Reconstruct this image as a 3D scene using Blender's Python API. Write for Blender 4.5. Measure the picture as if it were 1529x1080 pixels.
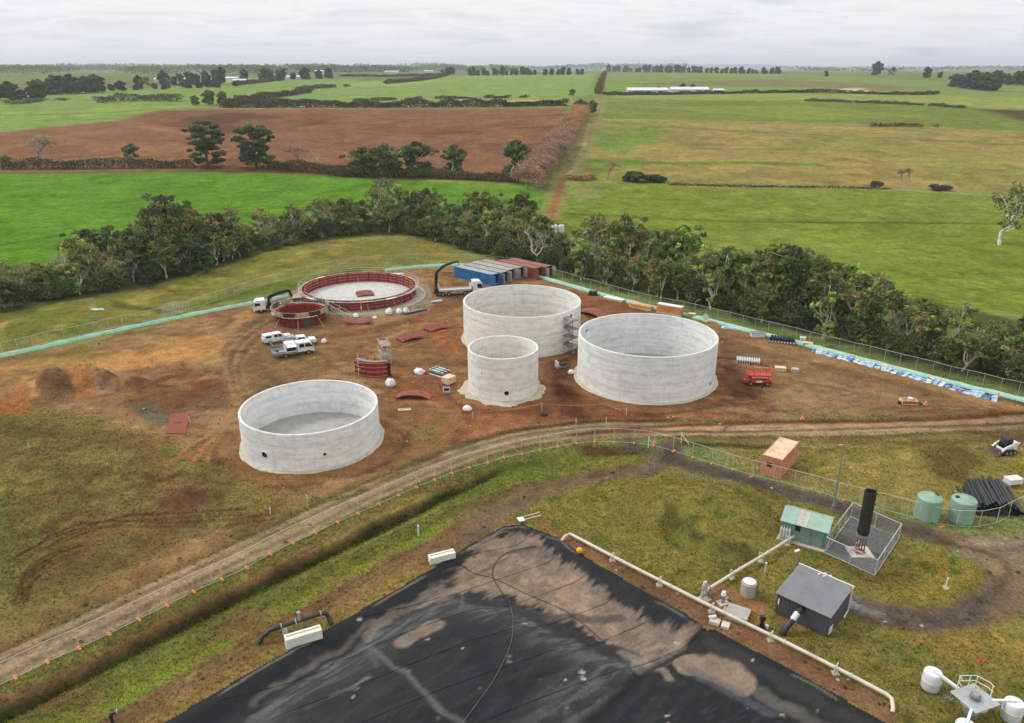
import bpy, math, random
import numpy as np
from mathutils import Vector, Matrix
for o in list(bpy.data.objects): bpy.data.objects.remove(o)
S = bpy.context.scene; C = S.collection
R = math.radians; PI = math.pi
random.seed(7); rng = np.random.default_rng(7)

# ------------------------------------------------------------------ camera, world, sun, exposure
PW, PH, F, HOR, H = 1529.0, 1080.0, 1150.0, 104.0, 46.0      # photo size, focal length (px), horizon row, flying height (m)
PITCH = math.atan((PH/2-HOR)/F)
cam = bpy.data.cameras.new('camera'); cam_o = bpy.data.objects.new('camera', cam); C.objects.link(cam_o)
cam.sensor_width = 36; cam.lens = 36*F/PW; cam.clip_start = 0.5; cam.clip_end = 60000
cam_o.location = (0, 0, H); cam_o.rotation_euler = (PI/2-PITCH, 0, 0)
S.camera = cam_o

SUN_EL, SUN_AZ = R(46), R(-68)                                # azimuth from +Y, clockwise
world = bpy.data.worlds.new('World'); S.world = world; world.use_nodes = True
nt = world.node_tree; nt.nodes.clear()
def N(t, **k):
    n = nt.nodes.new(t)
    for a, b in k.items(): setattr(n, a, b)
    return n
def L(a, b): nt.links.new(a, b)
def MATH(op, a, b=None, clamp=False):
    n = N('ShaderNodeMath', operation=op, use_clamp=clamp)
    for i, v in enumerate((a, b)):
        if v is None: continue
        if isinstance(v, (int, float)): n.inputs[i].default_value = v
        else: L(v, n.inputs[i])
    return n.outputs[0]
def RAMP(src, stops):
    n = N('ShaderNodeValToRGB'); r = n.color_ramp
    while len(r.elements) < len(stops): r.elements.new(0.5)
    for e, (p, c) in zip(r.elements, stops):
        e.position = p; e.color = (*c, 1) if len(c) == 3 else c
    L(src, n.inputs[0]); return n.outputs[0]
def MIX(fac, a, b, blend='MIX'):
    n = N('ShaderNodeMix', data_type='RGBA', blend_type=blend)
    for i, v in ((0, fac), (6, a), (7, b)):
        if isinstance(v, (int, float)): n.inputs[i].default_value = v
        elif isinstance(v, tuple): n.inputs[i].default_value = (*v[:3], 1)
        else: L(v, n.inputs[i])
    return n.outputs[2]
def NOISE(vec, scale, detail=4, rough=0.55, dist=0.0):
    n = N('ShaderNodeTexNoise'); n.inputs['Scale'].default_value = scale; n.inputs['Detail'].default_value = detail
    n.inputs['Roughness'].default_value = rough; n.inputs['Distortion'].default_value = dist
    if vec is not None: L(vec, n.inputs['Vector'])
    return n.outputs['Fac']
sky = N('ShaderNodeTexSky', sky_type='NISHITA', sun_disc=False, sun_elevation=SUN_EL, sun_rotation=SUN_AZ, altitude=150, dust_density=2.0)
tc = N('ShaderNodeTexCoord'); sep = N('ShaderNodeSeparateXYZ'); L(tc.outputs['Generated'], sep.inputs[0])
zc = MATH('ADD', MATH('MAXIMUM', sep.outputs[2], 0.0), 0.10)   # flat cloud layer seen in perspective
cmb = N('ShaderNodeCombineXYZ'); L(MATH('DIVIDE', sep.outputs[0], zc), cmb.inputs[0]); L(MATH('DIVIDE', sep.outputs[1], zc), cmb.inputs[1])
c1 = NOISE(cmb.outputs[0], 1.1, 8, 0.56, 0.5)
cmb2 = N('ShaderNodeVectorMath', operation='MULTIPLY'); L(cmb.outputs[0], cmb2.inputs[0]); cmb2.inputs[1].default_value = (0.55, 1.3, 1)
c2 = NOISE(cmb2.outputs[0], 1.5, 6, 0.5, 0.5)
cl = MATH('ADD', MATH('MULTIPLY', c1, 0.6), MATH('MULTIPLY', c2, 0.4))
cloud = RAMP(cl, [(0.34, (7.5, 7.8, 8.0)), (0.44, (8.9, 9.05, 9.15)), (0.52, (9.9, 9.9, 9.85)), (0.62, (8.5, 8.65, 8.8)), (0.72, (7.7, 7.9, 8.1))])
over = MATH('ADD', MATH('MULTIPLY', MATH('MAXIMUM', sep.outputs[2], 0.0), 0.55), 0.97)  # an overcast sky is brighter overhead
cloud = MIX(1.0, cloud, RAMP(over, [(0.0, (0, 0, 0)), (1.0, (1, 1, 1))]), 'MULTIPLY')
mx = N('ShaderNodeVectorMath', operation='SCALE'); L(cloud, mx.inputs[0]); L(over, mx.inputs['Scale'])
cover = RAMP(cl, [(0.25, (0.80,)*3), (0.45, (0.97,)*3)])
bg = N('ShaderNodeBackground'); bg.inputs[1].default_value = 0.075
L(MIX(cover, sky.outputs[0], mx.outputs[0]), bg.inputs[0])
wo = N('ShaderNodeOutputWorld'); L(bg.outputs[0], wo.inputs[0])

sun = bpy.data.lights.new('sun', 'SUN'); sun.energy = 1.5; sun.angle = R(11); sun.color = (1.0, 0.96, 0.90)
sun_o = bpy.data.objects.new('sun', sun); C.objects.link(sun_o)
sd_ = Vector((math.sin(SUN_AZ)*math.cos(SUN_EL), math.cos(SUN_AZ)*math.cos(SUN_EL), math.sin(SUN_EL)))
sun_o.location = sd_*300; sun_o.rotation_euler = sd_.to_track_quat('Z', 'Y').to_euler()
S.view_settings.view_transform = 'Standard'; S.view_settings.look = 'None'; S.view_settings.exposure = 0.44; S.view_settings.gamma = 1
S.cycles.max_bounces = 6; S.cycles.diffuse_bounces = 3; S.cycles.glossy_bounces = 2; S.cycles.transparent_max_bounces = 16
S.cycles.volume_bounces = 0; S.cycles.transmission_bounces = 2

# ------------------------------------------------------------------ colour and material helpers
def lin(c): c = c/255.0; return c/12.92 if c <= 0.04045 else ((c+0.055)/1.055)**2.4
KEXP = 1.25
def rgb(r, g, b, k=KEXP): return tuple(min(0.85, max(0.004, lin(v)/k)) for v in (r, g, b))
MATS = {}
def mat(name, col, rough=0.7, metal=0.0, var=0.18, scale=1.5, bump=0.0, col2=None, streak=0.0):
    """painted / plastic / metal surface: base colour broken up by dirt noise, optional vertical streaks and relief"""
    global nt
    if name in MATS: return MATS[name]
    m = bpy.data.materials.new(name); m.use_nodes = True; nt = m.node_tree
    b = nt.nodes['Principled BSDF']; b.inputs['Roughness'].default_value = rough; b.inputs['Metallic'].default_value = metal
    t = N('ShaderNodeTexCoord'); v = t.outputs['Object']
    n1 = NOISE(v, scale, 6, 0.62)
    dark = tuple(c*(1-var*1.6) for c in col) if col2 is None else col2
    lite = tuple(min(0.9, c*(1+var*0.7)) for c in col)
    colr = RAMP(n1, [(0.30, dark), (0.52, col), (0.75, lite)])
    if streak:
        vm = N('ShaderNodeVectorMath', operation='MULTIPLY'); L(v, vm.inputs[0]); vm.inputs[1].default_value = (2.5, 2.5, 0.12)
        n2 = NOISE(vm.outputs[0], scale*1.2, 5, 0.6)
        colr = MIX(RAMP(n2, [(0.48, (0, 0, 0)), (0.75, (streak,)*3)]), colr, tuple(c*0.45 for c in col))
    L(colr, b.inputs['Base Color'])
    if bump:
        bp = N('ShaderNodeBump'); bp.inputs['Strength'].default_value = bump; bp.inputs['Distance'].default_value = 0.05
        L(NOISE(v, scale*6, 5, 0.6), bp.inputs['Height']); L(bp.outputs[0], b.inputs['Normal'])
    MATS[name] = m; return m

# ------------------------------------------------------------------ mesh builder
class MB:
    def __init__(s): s.v = []; s.f = []
    def add(s, vs, fs, M=None):
        o = len(s.v); s.v += [tuple(M @ Vector(p)) if M else tuple(p) for p in vs]; s.f += [tuple(i+o for i in q) for q in fs]; return s
    def box(s, x0, x1, y0, y1, z0, z1, M=None):
        return s.add([(x0,y0,z0),(x1,y0,z0),(x1,y1,z0),(x0,y1,z0),(x0,y0,z1),(x1,y0,z1),(x1,y1,z1),(x0,y1,z1)],
                     [(0,3,2,1),(4,5,6,7),(0,1,5,4),(1,2,6,5),(2,3,7,6),(3,0,4,7)], M)
    def bar(s, a, b, w, h=None):
        a = Vector(a); b = Vector(b); d = b-a; q = d.to_track_quat('X', 'Z').to_matrix().to_4x4(); h = h or w
        return s.box(0, d.length, -w/2, w/2, -h/2, h/2, Matrix.Translation(a) @ q)
    def cyl(s, a, b, r, r2=None, n=10, cap=True):
        a = Vector(a); b = Vector(b); r2 = r if r2 is None else r2; q = (b-a).to_track_quat('Z', 'Y')
        vs = [a+q@Vector((math.cos(2*PI*i/n)*r, math.sin(2*PI*i/n)*r, 0)) for i in range(n)] + [b+q@Vector((math.cos(2*PI*i/n)*r2, math.sin(2*PI*i/n)*r2, 0)) for i in range(n)]
        fs = [(i, (i+1)%n, n+(i+1)%n, n+i) for i in range(n)]
        if cap: fs += [tuple(range(n-1, -1, -1)), tuple(range(n, 2*n))]
        return s.add(vs, fs)
    def tube(s, pts, r, n=6, rs=None):
        pts = [Vector(p) for p in pts]; o = len(s.v)
        for i, p in enumerate(pts):
            d = (pts[min(i+1, len(pts)-1)]-pts[max(i-1, 0)]); q = d.to_track_quat('Z', 'Y'); rr = rs[i] if rs else r
            s.v += [tuple(p+q@Vector((math.cos(2*PI*k/n)*rr, math.sin(2*PI*k/n)*rr, 0))) for k in range(n)]
        for i in range(len(pts)-1):
            for k in range(n): s.f.append((o+i*n+k, o+i*n+(k+1)%n, o+(i+1)*n+(k+1)%n, o+(i+1)*n+k))
        s.f.append(tuple(o+k for k in range(n-1, -1, -1))); s.f.append(tuple(o+(len(pts)-1)*n+k for k in range(n)))
        return s
    def lathe(s, prof, n=48, a0=0, a1=2*PI, M=None, close=False):
        """prof: list of (r, z); closed profile loop when close"""
        full = abs(a1-a0-2*PI) < 1e-6; m = n if full else n+1; k = len(prof); vs = []
        for i in range(m):
            a = a0+(a1-a0)*i/n; vs += [(r*math.cos(a), r*math.sin(a), z) for r, z in prof]
        fs = []
        for i in range(n):
            j = (i+1) % m
            for q in range(k if close else k-1):
                p = (q+1) % k; fs.append((i*k+q, j*k+q, j*k+p, i*k+p))
        if close and not full: fs += [tuple(range(k)), tuple((m-1)*k+q for q in range(k-1, -1, -1))]
        return s.add(vs, fs, M)
    def disc(s, r, z, n=48, c=(0,0)):
        return s.add([(c[0]+r*math.cos(2*PI*i/n), c[1]+r*math.sin(2*PI*i/n), z) for i in range(n)], [tuple(range(n))])
    def prism(s, poly, y0, y1, inset=None, M=None):
        """side profile (x, z) extruded along y"""
        n = len(poly); vs = [(x, y0, z) for x, z in poly]+[(x, y1, z) for x, z in poly]
        return s.add(vs, [tuple(range(n)), tuple(range(2*n-1, n-1, -1))]+[(i, n+i, n+(i+1)%n, (i+1)%n) for i in range(n)], M)
    def loft(s, secs, M=None):
        n = len(secs[0]); vs = [p for q in secs for p in q]; fs = []
        for i in range(len(secs)-1):
            for k in range(n): fs.append((i*n+k, i*n+(k+1)%n, (i+1)*n+(k+1)%n, (i+1)*n+k))
        fs += [tuple(range(n-1, -1, -1)), tuple((len(secs)-1)*n+k for k in range(n))]
        return s.add(vs, fs, M)
    def mesh(s, name, m, smooth=False):
        me = bpy.data.meshes.new(name); me.from_pydata(s.v, [], s.f); me.validate()
        import bmesh as _b
        bm = _b.new(); bm.from_mesh(me); _b.ops.recalc_face_normals(bm, faces=bm.faces[:]); bm.to_mesh(me); bm.free()
        me.materials.append(m)
        if smooth: me.shade_smooth(); me.set_sharp_from_angle(angle=R(38))
        return me
    def build(s, name, m, parent=None, smooth=False, bevel=0.0):
        o = bpy.data.objects.new(name, s.mesh(name, m, smooth)); C.objects.link(o); o.parent = parent
        if bevel:
            b = o.modifiers.new('bevel', 'BEVEL'); b.width = bevel; b.segments = 2; b.limit_method = 'ANGLE'
        return o
def tag(o, label, cat=None, group=None, kind=None):
    if label: o['label'] = label
    if cat: o['category'] = cat
    if group: o['group'] = group
    if kind: o['kind'] = kind
    return o
def thing(name, label, cat, loc=(0,0,0), rz=0.0, group=None):
    o = bpy.data.objects.new(name, None); o.empty_display_size = 0.3; C.objects.link(o)
    o.location = loc; o.rotation_euler = (0, 0, rz); return tag(o, label, cat, group)
def inst(name, me, parent=None, loc=(0,0,0), rz=0.0, sc=1.0):
    o = bpy.data.objects.new(name, me); C.objects.link(o); o.parent = parent; o.location = loc; o.rotation_euler = (0, 0, rz)
    o.scale = (sc,)*3 if isinstance(sc, (int, float)) else sc; return o
def copy_tree(src, parent=None):
    c = src.copy(); C.objects.link(c); c.parent = parent
    for ch in list(src.children): copy_tree(ch, c)
    return c

# ------------------------------------------------------------------ terrain: pixel -> ground, heights
_d = np.array([-60000, 0, 235, 300, 354, 450, 570, 700, 1000, 1400, 2000, 3000, 6000, 15000, 60000.])
_z = np.array([0, 0, 0, 1.4, 5, 11, 17, 22, 30, 36, 38.5, 39.6, 41, 42, 42.])
_ld = np.linspace(math.log(20), math.log(60000), 3000); _lz = np.interp(np.exp(_ld), _d, _z)
_k = np.hanning(81); _k /= _k.sum(); _lz = np.convolve(np.pad(_lz, 40, mode='edge'), _k, mode='valid')
def prof(y): return np.interp(np.log(np.maximum(y, 20.0)), _ld, _lz)
def ray(px, py):
    a = (px-PW/2)/F; b = (PH/2-py)/F
    return a, math.cos(PITCH)+b*math.sin(PITCH), -math.sin(PITCH)+b*math.cos(PITCH)
_dd = np.exp(np.linspace(math.log(25), math.log(50000), 20000)); _zz = prof(_dd)
def P(px, py, z=None):
    """photo pixel -> point on the ground (or on the level z)"""
    a, b, c = ray(px, py)
    if z is not None: t = (z-H)/c; return Vector((a*t, b*t, z))
    below = np.nonzero(H+c/b*_dd <= _zz)[0]
    y = _dd[below[0]] if len(below) else 9000.0
    if y < 235: t = -H/c; return Vector((a*t, b*t, 0))
    return Vector((a/b*y, y, float(prof(y))))
def pl(pts): return [P(*p) for p in pts]
def px_m(y): return F/(y*math.cos(PITCH)+1)                  # photo pixels per metre at distance y, roughly
# ------------------------------------------------------------------ noise and painting on the ground grid
def _hash(i, j, s):
    n = (i*374761393 + j*668265263 + s*1442695041) & 0xffffffff
    n = ((n ^ (n >> 13))*1274126177) & 0xffffffff
    return ((n ^ (n >> 16)) & 0xffff)/65535.0
def vnoise(x, y, s=0):
    i = np.floor(x).astype(np.int64); j = np.floor(y).astype(np.int64); u = x-i; v = y-j; u = u*u*(3-2*u); v = v*v*(3-2*v)
    return (_hash(i,j,s)*(1-u)+_hash(i+1,j,s)*u)*(1-v)+(_hash(i,j+1,s)*(1-u)+_hash(i+1,j+1,s)*u)*v
def fbm(x, y, size, oct=4, s=0):
    t = 0; a = 1; n = 0
    for k in range(oct): t = t+a*vnoise(x/size*2**k+17.3*k, y/size*2**k-9.1*k, s+k); n += a; a *= 0.55
    return t/n
def sstep(x, a, b): t = np.clip((x-a)/(b-a), 0, 1); return t*t*(3-2*t)
def seg_dist(X, Y, pts):
    d = np.full(X.shape, 1e9)
    for a, b in zip(pts, pts[1:]):
        ux, uy = b[0]-a[0], b[1]-a[1]; t = np.clip(((X-a[0])*ux+(Y-a[1])*uy)/(ux*ux+uy*uy+1e-9), 0, 1)
        d = np.minimum(d, np.hypot(X-a[0]-t*ux, Y-a[1]-t*uy))
    return d
def sdf(X, Y, pts):
    pts = [(p[0], p[1]) for p in pts]; d = seg_dist(X, Y, pts+[pts[0]]); ins = np.zeros(X.shape, bool)
    for a, b in zip(pts, pts[1:]+[pts[0]]):
        c = (a[1] > Y) != (b[1] > Y)
        with np.errstate(divide='ignore', invalid='ignore'): ins ^= c & (X < (b[0]-a[0])*(Y-a[1])/(b[1]-a[1]+1e-12)+a[0])
    return np.where(ins, -d, d)
def spline(pts, n=6):
    p = [Vector(q) for q in pts]; out = []
    for i in range(len(p)-1):
        a, b, c, d = p[max(i-1,0)], p[i], p[i+1], p[min(i+2,len(p)-1)]
        for k in range(n):
            t = k/n; out.append(0.5*((2*b)+(c-a)*t+(2*a-5*b+4*c-d)*t*t+(3*b-a-3*c+d)*t**3))
    return out+[p[-1]]

LAGOON = pl([(150,1140),(250,1080),(385,1000),(480,948),(640,855),(700,817),(752,788),(780,785),(835,806),(880,838),(940,873),(1050,935),(1160,992),(1250,1042),(1325,1084),(1420,1140)])
_l0 = LAGOON[1]+(LAGOON[1]-LAGOON[3]).normalized()*34; _r0 = LAGOON[-2]+(LAGOON[-2]-LAGOON[-4]).normalized()*30; LAGOON = [_l0]+LAGOON[1:-1]+[_r0, Vector((_r0.x-8, 8, 0)), Vector((_l0.x+12, 8, 0))]
DITCH = spline(pl([(-60,1090),(0,1062),(200,962),(420,852),(560,787),(680,727),(760,697),(880,676),(950,672)]))
DITCH2 = spline(pl([(1010,770),(1000,790),(1040,815),(1100,832),(1140,830)]))
MOUNDS = [  # px, py, height, radius along x, radius along y
    (95,580,2.8,3.4,2.4), (62,590,1.2,4,3), (128,570,1.9,2.0,1.8), (152,572,2.2,2.4,2.0), (195,576,1.4,3.6,1.6), (20,590,0.9,3,4), (262,750,1.0,2.2,1.2), (295,742,1.1,2.4,1.1),
    (75,490,1.6,9,5.5), (20,500,1.0,8,5), (1020,770,-0.3,6,3), (1070,760,1.5,7,4.5), (930,740,0.5,9,3), (672,505,0.9,3.2,4.0), (690,520,0.5,2.2,2.5)]
MOUNDS = [(P(a,b),c,d,e) for a,b,c,d,e in MOUNDS]
TANKS = [(-26.48, 92.0, 8.85, 5.0), (1.8, 133.9, 10.62, 7.1), (21.3, 114.6, 10.82, 7.25), (-1.36, 109.6, 5.36, 6.8)]
RING_BIG = (-33.1, 161.7, 12.0, 2.2); RING_SMALL = (-41.35, 144.2, 4.6, 2.1)
HILL = spline(pl([(150,447),(330,405),(470,372),(610,352),(690,372)]))
def height(X, Y):
    X = np.asarray(X, float); Y = np.asarray(Y, float)
    z = prof(Y).copy()
    far = sstep(Y, 230, 420)
    z += far*(fbm(X, Y, 260, 3, 5)-0.5)*2.2*sstep(Y, 420, 1500)
    z += (1-far)*((fbm(X, Y, 7, 4, 11)-0.5)*0.22+(fbm(X, Y, 1.6, 3, 12)-0.5)*0.10)
    m = Y < 240
    x, y = X[m], Y[m]
    if x.size:
        q = np.zeros(x.shape)
        for p, h, rx, ry in MOUNDS:
            r = np.sqrt(((x-p.x)/rx)**2+((y-p.y)/ry)**2); k = np.clip(1.15-r*0.75, 0, 1); q += h*k*k*(3-2*k)*(0.75+0.5*fbm(x, y, 1.2, 3, 21))
        q -= 1.1*np.exp(-(seg_dist(x, y, DITCH)/1.2)**2)
        q -= 0.8*np.exp(-(seg_dist(x, y, DITCH2)/1.1)**2)
        # level pads under tanks and formwork rings
        flat = np.zeros(x.shape)
        for cx, cy, r, _ in TANKS+[RING_BIG, RING_SMALL]: flat = np.maximum(flat, 1-sstep(np.hypot(x-cx, y-cy), r+0.8, r+3))
        dl = sdf(x, y, LAGOON); flat = np.maximum(flat, 1-sstep(dl, 0.6, 2.2))
        zz = (z[m]+q)*(1-flat)
        zz = np.where(dl < -0.35, -3.0, zz)
        z[m] = zz
    return z
def gz(x, y): return float(height(np.array([x]), np.array([y]))[0])
def gp(px, py, dz=0.0):
    p = P(px, py); p.z = gz(p.x, p.y)+dz; return p

# ------------------------------------------------------------------ the ground grid
def axis_y():
    y = [30.0]
    while y[-1] < 112: y.append(y[-1]+0.30)
    while y[-1] < 190: y.append(y[-1]+0.45)
    while y[-1] < 30000: y.append(y[-1]+0.45+(y[-1]-190)*0.0105)
    b = [30-2.0]; s = 2.0
    while b[-1] > -12000: s *= 1.35; b.append(b[-1]-s)
    return np.array(b[::-1]+y)
def axis_x():
    x = [0.0]
    while x[-1] < 72: x.append(x[-1]+0.30)
    while x[-1] < 96: x.append(x[-1]+0.45)
    while x[-1] < 24000: x.append(x[-1]+0.45+(x[-1]-96)*0.045)
    x = np.array(x); return np.concatenate([-x[:0:-1], x])
AX, AY = axis_x(), axis_y()
GX, GY = [a.ravel() for a in np.meshgrid(AX, AY)]
NXV = len(AX)
GZ = height(GX, GY)
W1 = fbm(GX, GY, 5, 4, 31)-0.5; W2 = fbm(GX, GY, 5, 4, 37)-0.5
WX = GX+W1*2.4; WY = GY+W2*2.4
NZ = {s: fbm(GX, GY, s, 5, 50+int(s)) for s in (1.5, 4, 12, 40, 160)}
COL = np.zeros((len(GX), 3)); COL[:] = rgb(118, 128, 74); GRASS = np.full(len(GX), 0.7); REGION = np.zeros(len(GX), int)
def _blend(idx, m, col, grass):
    col = np.array(rgb(*col)); COL[idx] = COL[idx]*(1-m[:, None])+col*m[:, None]
    if grass is not None: GRASS[idx] = GRASS[idx]*(1-m)+grass*m
def _mask(idx, m, noise):
    if noise: s, lo, hi = noise; m = m*sstep(NZ[s][idx], lo, hi)
    return m
def _near(pts, r):
    a = np.array([(p[0], p[1]) for p in pts]); lo = a.min(0)-r; hi = a.max(0)+r
    return np.nonzero((GX > lo[0]) & (GX < hi[0]) & (GY > lo[1]) & (GY < hi[1]))[0]
def area(pts, col, soft=0.8, amt=1.0, noise=None, grass=None, warp=True, region=None, world=False):
    w = pts if world else pl(pts); idx = _near(w, soft*2+3)
    d = sdf(WX[idx] if warp else GX[idx], WY[idx] if warp else GY[idx], w)
    _blend(idx, _mask(idx, (1-sstep(d, -soft, soft))*amt, noise), col, grass)
    if region: REGION[idx[sdf(GX[idx], GY[idx], w) < 0]] = region
def line(pts, width, col, soft=0.4, amt=1.0, noise=None, grass=None, warp=0.5, region=None, world=False, smooth=True):
    w = pts if world else pl(pts)
    if smooth: w = spline(w, 5)
    idx = _near(w, width+soft*2+3)
    d = seg_dist(GX[idx]+W1[idx]*2.4*warp, GY[idx]+W2[idx]*2.4*warp, w)-width/2
    _blend(idx, _mask(idx, (1-sstep(d, -soft, soft))*amt, noise), col, grass)
    if region: REGION[idx[seg_dist(GX[idx], GY[idx], w) < width/2]] = region
def everywhere(col, amt, noise, cond=None, grass=None):
    idx = np.arange(len(GX)) if cond is None else np.nonzero(cond)[0]
    _blend(idx, _mask(idx, np.full(len(idx), amt), noise), col, grass)

# -- far country
FAR = GY > 900
everywhere((150,150,105), 0.7, (160, 0.5, 0.62), FAR); everywhere((96,112,62), 0.6, (160, 0.30, 0.46), FAR)
area([(-400,146),(0,141),(200,133),(430,119),(540,118),(520,128),(440,150),(330,158),(240,163),(180,180),(0,199),(-400,235)], (122,146,76), 6, grass=0.6, region=6)
area([(0,168),(180,160),(330,157),(240,166),(0,182)], (140,160,78), 6, 0.6)
line([(0,172),(120,170),(270,162)], 5, (88,84,60), 2, 0.8)
area([(-200,128),(0,128),(200,119),(360,114),(330,122),(0,139),(-200,143)], (120,108,92), 10, 0.9)
area([(240,121),(330,117),(440,118),(330,124)], (196,188,172), 10, 0.5)
area([(440,152),(530,122),(620,116),(700,113),(890,110),(886,140),(845,150),(700,154)], (126,148,80), 8, grass=0.6, region=6)
area([(500,128),(600,119),(690,120),(600,128)], (150,165,92), 10, 0.6)
area([(330,162),(600,153),(850,148),(858,156),(700,160),(500,162)], (166,156,104), 5, 0.9)
area([(906,110),(1170,110),(1420,124),(1529,128),(1800,140),(1800,168),(1529,158),(1330,148),(1000,140),(900,140)], (120,138,74), 6, grass=0.6, region=8)
area([(940,124),(1150,118),(1400,131),(1250,140),(1000,133)], (124,110,82), 8, 0.75)
area([(900,127),(1030,128),(1260,132),(1100,136),(905,137)], (112,150,66), 5, 0.9)
area([(1220,135),(1280,131),(1300,136),(1250,139)], (205,182,150), 4, 0.9)
area([(900,146),(1000,139),(1330,142),(1800,152),(1800,172),(1529,163),(1250,150),(1040,150)], (138,146,78), 4, grass=0.6, region=8)
area([(900,152),(1050,150),(1290,154),(1529,166),(1800,180),(1800,222),(1529,196),(1250,187),(890,176)], (112,124,56), 4, grass=0.6, region=8)
area([(960,160),(1200,158),(1400,175),(1200,180)], (128,138,62), 5, 0.7)
area([(1450,163),(1529,165),(1700,175),(1700,185),(1529,180)], (86,66,54), 2, 0.95)
line([(900,178),(1240,185),(1529,198),(1800,213)], 4, (160,142,108), 2, 0.9)
# -- stubble pasture right of the road: tan with green bands
area([(893,178),(1240,187),(1529,200),(1900,232),(1900,335),(1529,287),(1100,274),(862,270)], (150,134,80), 3, grass=0.5, region=5)
area([(893,180),(985,184),(1010,205),(940,222),(960,248),(866,266)], (98,132,54), 6, 0.85, (40, 0.28, 0.5))
line([(1000,190),(1200,201),(1529,217),(1800,240)], 5.5, (80,122,42), 2.5, 0.9, warp=1)
line([(885,240),(1000,244),(1110,243),(1210,246)], 7, (78,126,38), 3, 0.9, warp=1)
line([(1040,222),(1180,224),(1330,226)], 4, (100,128,50), 3, 0.7, (40, 0.35, 0.55), warp=1)
line([(1180,264),(1300,262),(1500,272)], 4, (100,128,50), 3, 0.8, (40, 0.35, 0.55), warp=1)
line([(1380,250),(1529,256)], 4, (92,124,48), 3, 0.8, warp=1)
area([(893,178),(1240,187),(1529,200),(1900,232),(1900,335),(1529,287),(1100,274),(862,270)], (124,132,66), 3, 0.55, (40, 0.5, 0.62))
area([(893,178),(1240,187),(1529,200),(1900,232),(1900,335),(1529,287),(1100,274),(862,270)], (112,104,60), 3, 0.5, (12, 0.52, 0.66))
# -- ploughed field
PL = [(-400,262),(-400,222),(0,198),(180,180),(238,165),(330,163),(500,163),(846,162),(822,205),(790,266),(560,262),(280,252),(0,256)]
area(PL, (128,92,66), 2.5, grass=0.0, region=4)
area([(430,170),(840,165),(795,262),(560,260),(420,225)], (118,80,58), 8, 0.8)
area([(195,178),(240,165),(330,165),(400,172),(500,182),(420,196),(300,200)], (92,64,50), 5, 0.85)
line([(560,178),(700,178),(836,172)], 8, (88,60,48), 4, 0.8, warp=1)
line([(640,200),(780,192),(826,190)], 9, (96,58,42), 5, 0.7, warp=1)
line([(175,183),(230,193),(300,202)], 3, (160,128,92), 2, 0.8)
area(PL, (98,68,50), 2.5, 0.5, (40, 0.5, 0.62)); area(PL, (146,110,80), 2.5, 0.4, (40, 0.36, 0.46))
for k in range(26):   # working lines of the harrow, running with the long side
    y0 = 168+k*3.4+rng.uniform(-1, 1); line([(20+rng.uniform(0, 200),y0+18),(420,y0+4),(835-k*1.6,y0)], 1.5, (104,72,54) if k % 2 else (142,108,80), 1.0, 0.30, (12, 0.4, 0.6), warp=0.6)
line([(-200,262),(0,259),(280,256),(420,258),(560,266),(700,268),(790,275)], 5, (112,78,54), 2, 0.9)
# -- paddocks either side of the lane
area([(-400,268),(0,260),(280,257),(430,260),(560,268),(790,277),(812,292),(826,318),(800,345),(640,330),(560,300),(300,345),(0,400),(-400,470)], (96,142,32), 1.6, grass=1.0, region=2)
area([(-400,268),(0,260),(430,260),(790,277),(826,318),(560,330),(0,440)], (116,156,46), 3, 0.6, (12, 0.48, 0.6)); area([(-400,268),(0,260),(430,260),(790,277),(826,318),(560,330),(0,440)], (82,122,30), 3, 0.5, (12, 0.36, 0.46))
line([(0,366),(120,348),(230,332),(330,322)], 2.5, (58,98,36), 1.5, 0.6)
line([(640,270),(720,275),(790,279)], 6, (138,150,70), 3, 0.6)
for k in range(30):
    f_ = k/29; line([(-60,262+120*f_),(200,262+100*f_),(430,262+70*f_),(800,280+40*f_)], 0.8, (126,160,58) if k % 2 else (78,114,34), 0.5, 0.4, (12, 0.38, 0.58), warp=0.8)
RP = [(846,276),(1000,274),(1250,282),(1529,291),(1900,330),(1900,640),(1529,470),(1250,440),(1000,400),(840,345),(828,318)]
area(RP, (122,138,44), 1.6, grass=1.0, region=3)
area(RP, (138,150,56), 3, 0.7, (12, 0.48, 0.6)); area(RP, (104,124,40), 3, 0.55, (12, 0.36, 0.46)); area(RP, (134,138,64), 3, 0.35, (40, 0.52, 0.62))
line([(830,319),(900,322),(1100,331),(1350,333),(1600,336)], 2.6, (74,96,38), 1.2, 0.75)
line([(1380,390),(1529,415),(1700,440)], 3, (120,128,60), 2, 0.5); line([(1300,400),(1450,425),(1529,440)], 2, (122,124,64), 1.5, 0.5)
for k in range(34):
    f_ = k/33; line([(850,280+60*f_),(1100,283+110*f_),(1350,290+150*f_),(1700,320+200*f_)], 0.7, (148,154,72) if k % 3 else (90,108,40), 0.5, 0.38, (12, 0.4, 0.6), warp=0.9)
area([(846,284),(900,279),(895,296),(860,300)], (140,140,96), 2, 0.6)
line([(1020,277),(1250,281),(1400,287),(1800,315)], 3, (158,148,110), 1.5, 0.85)
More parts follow.
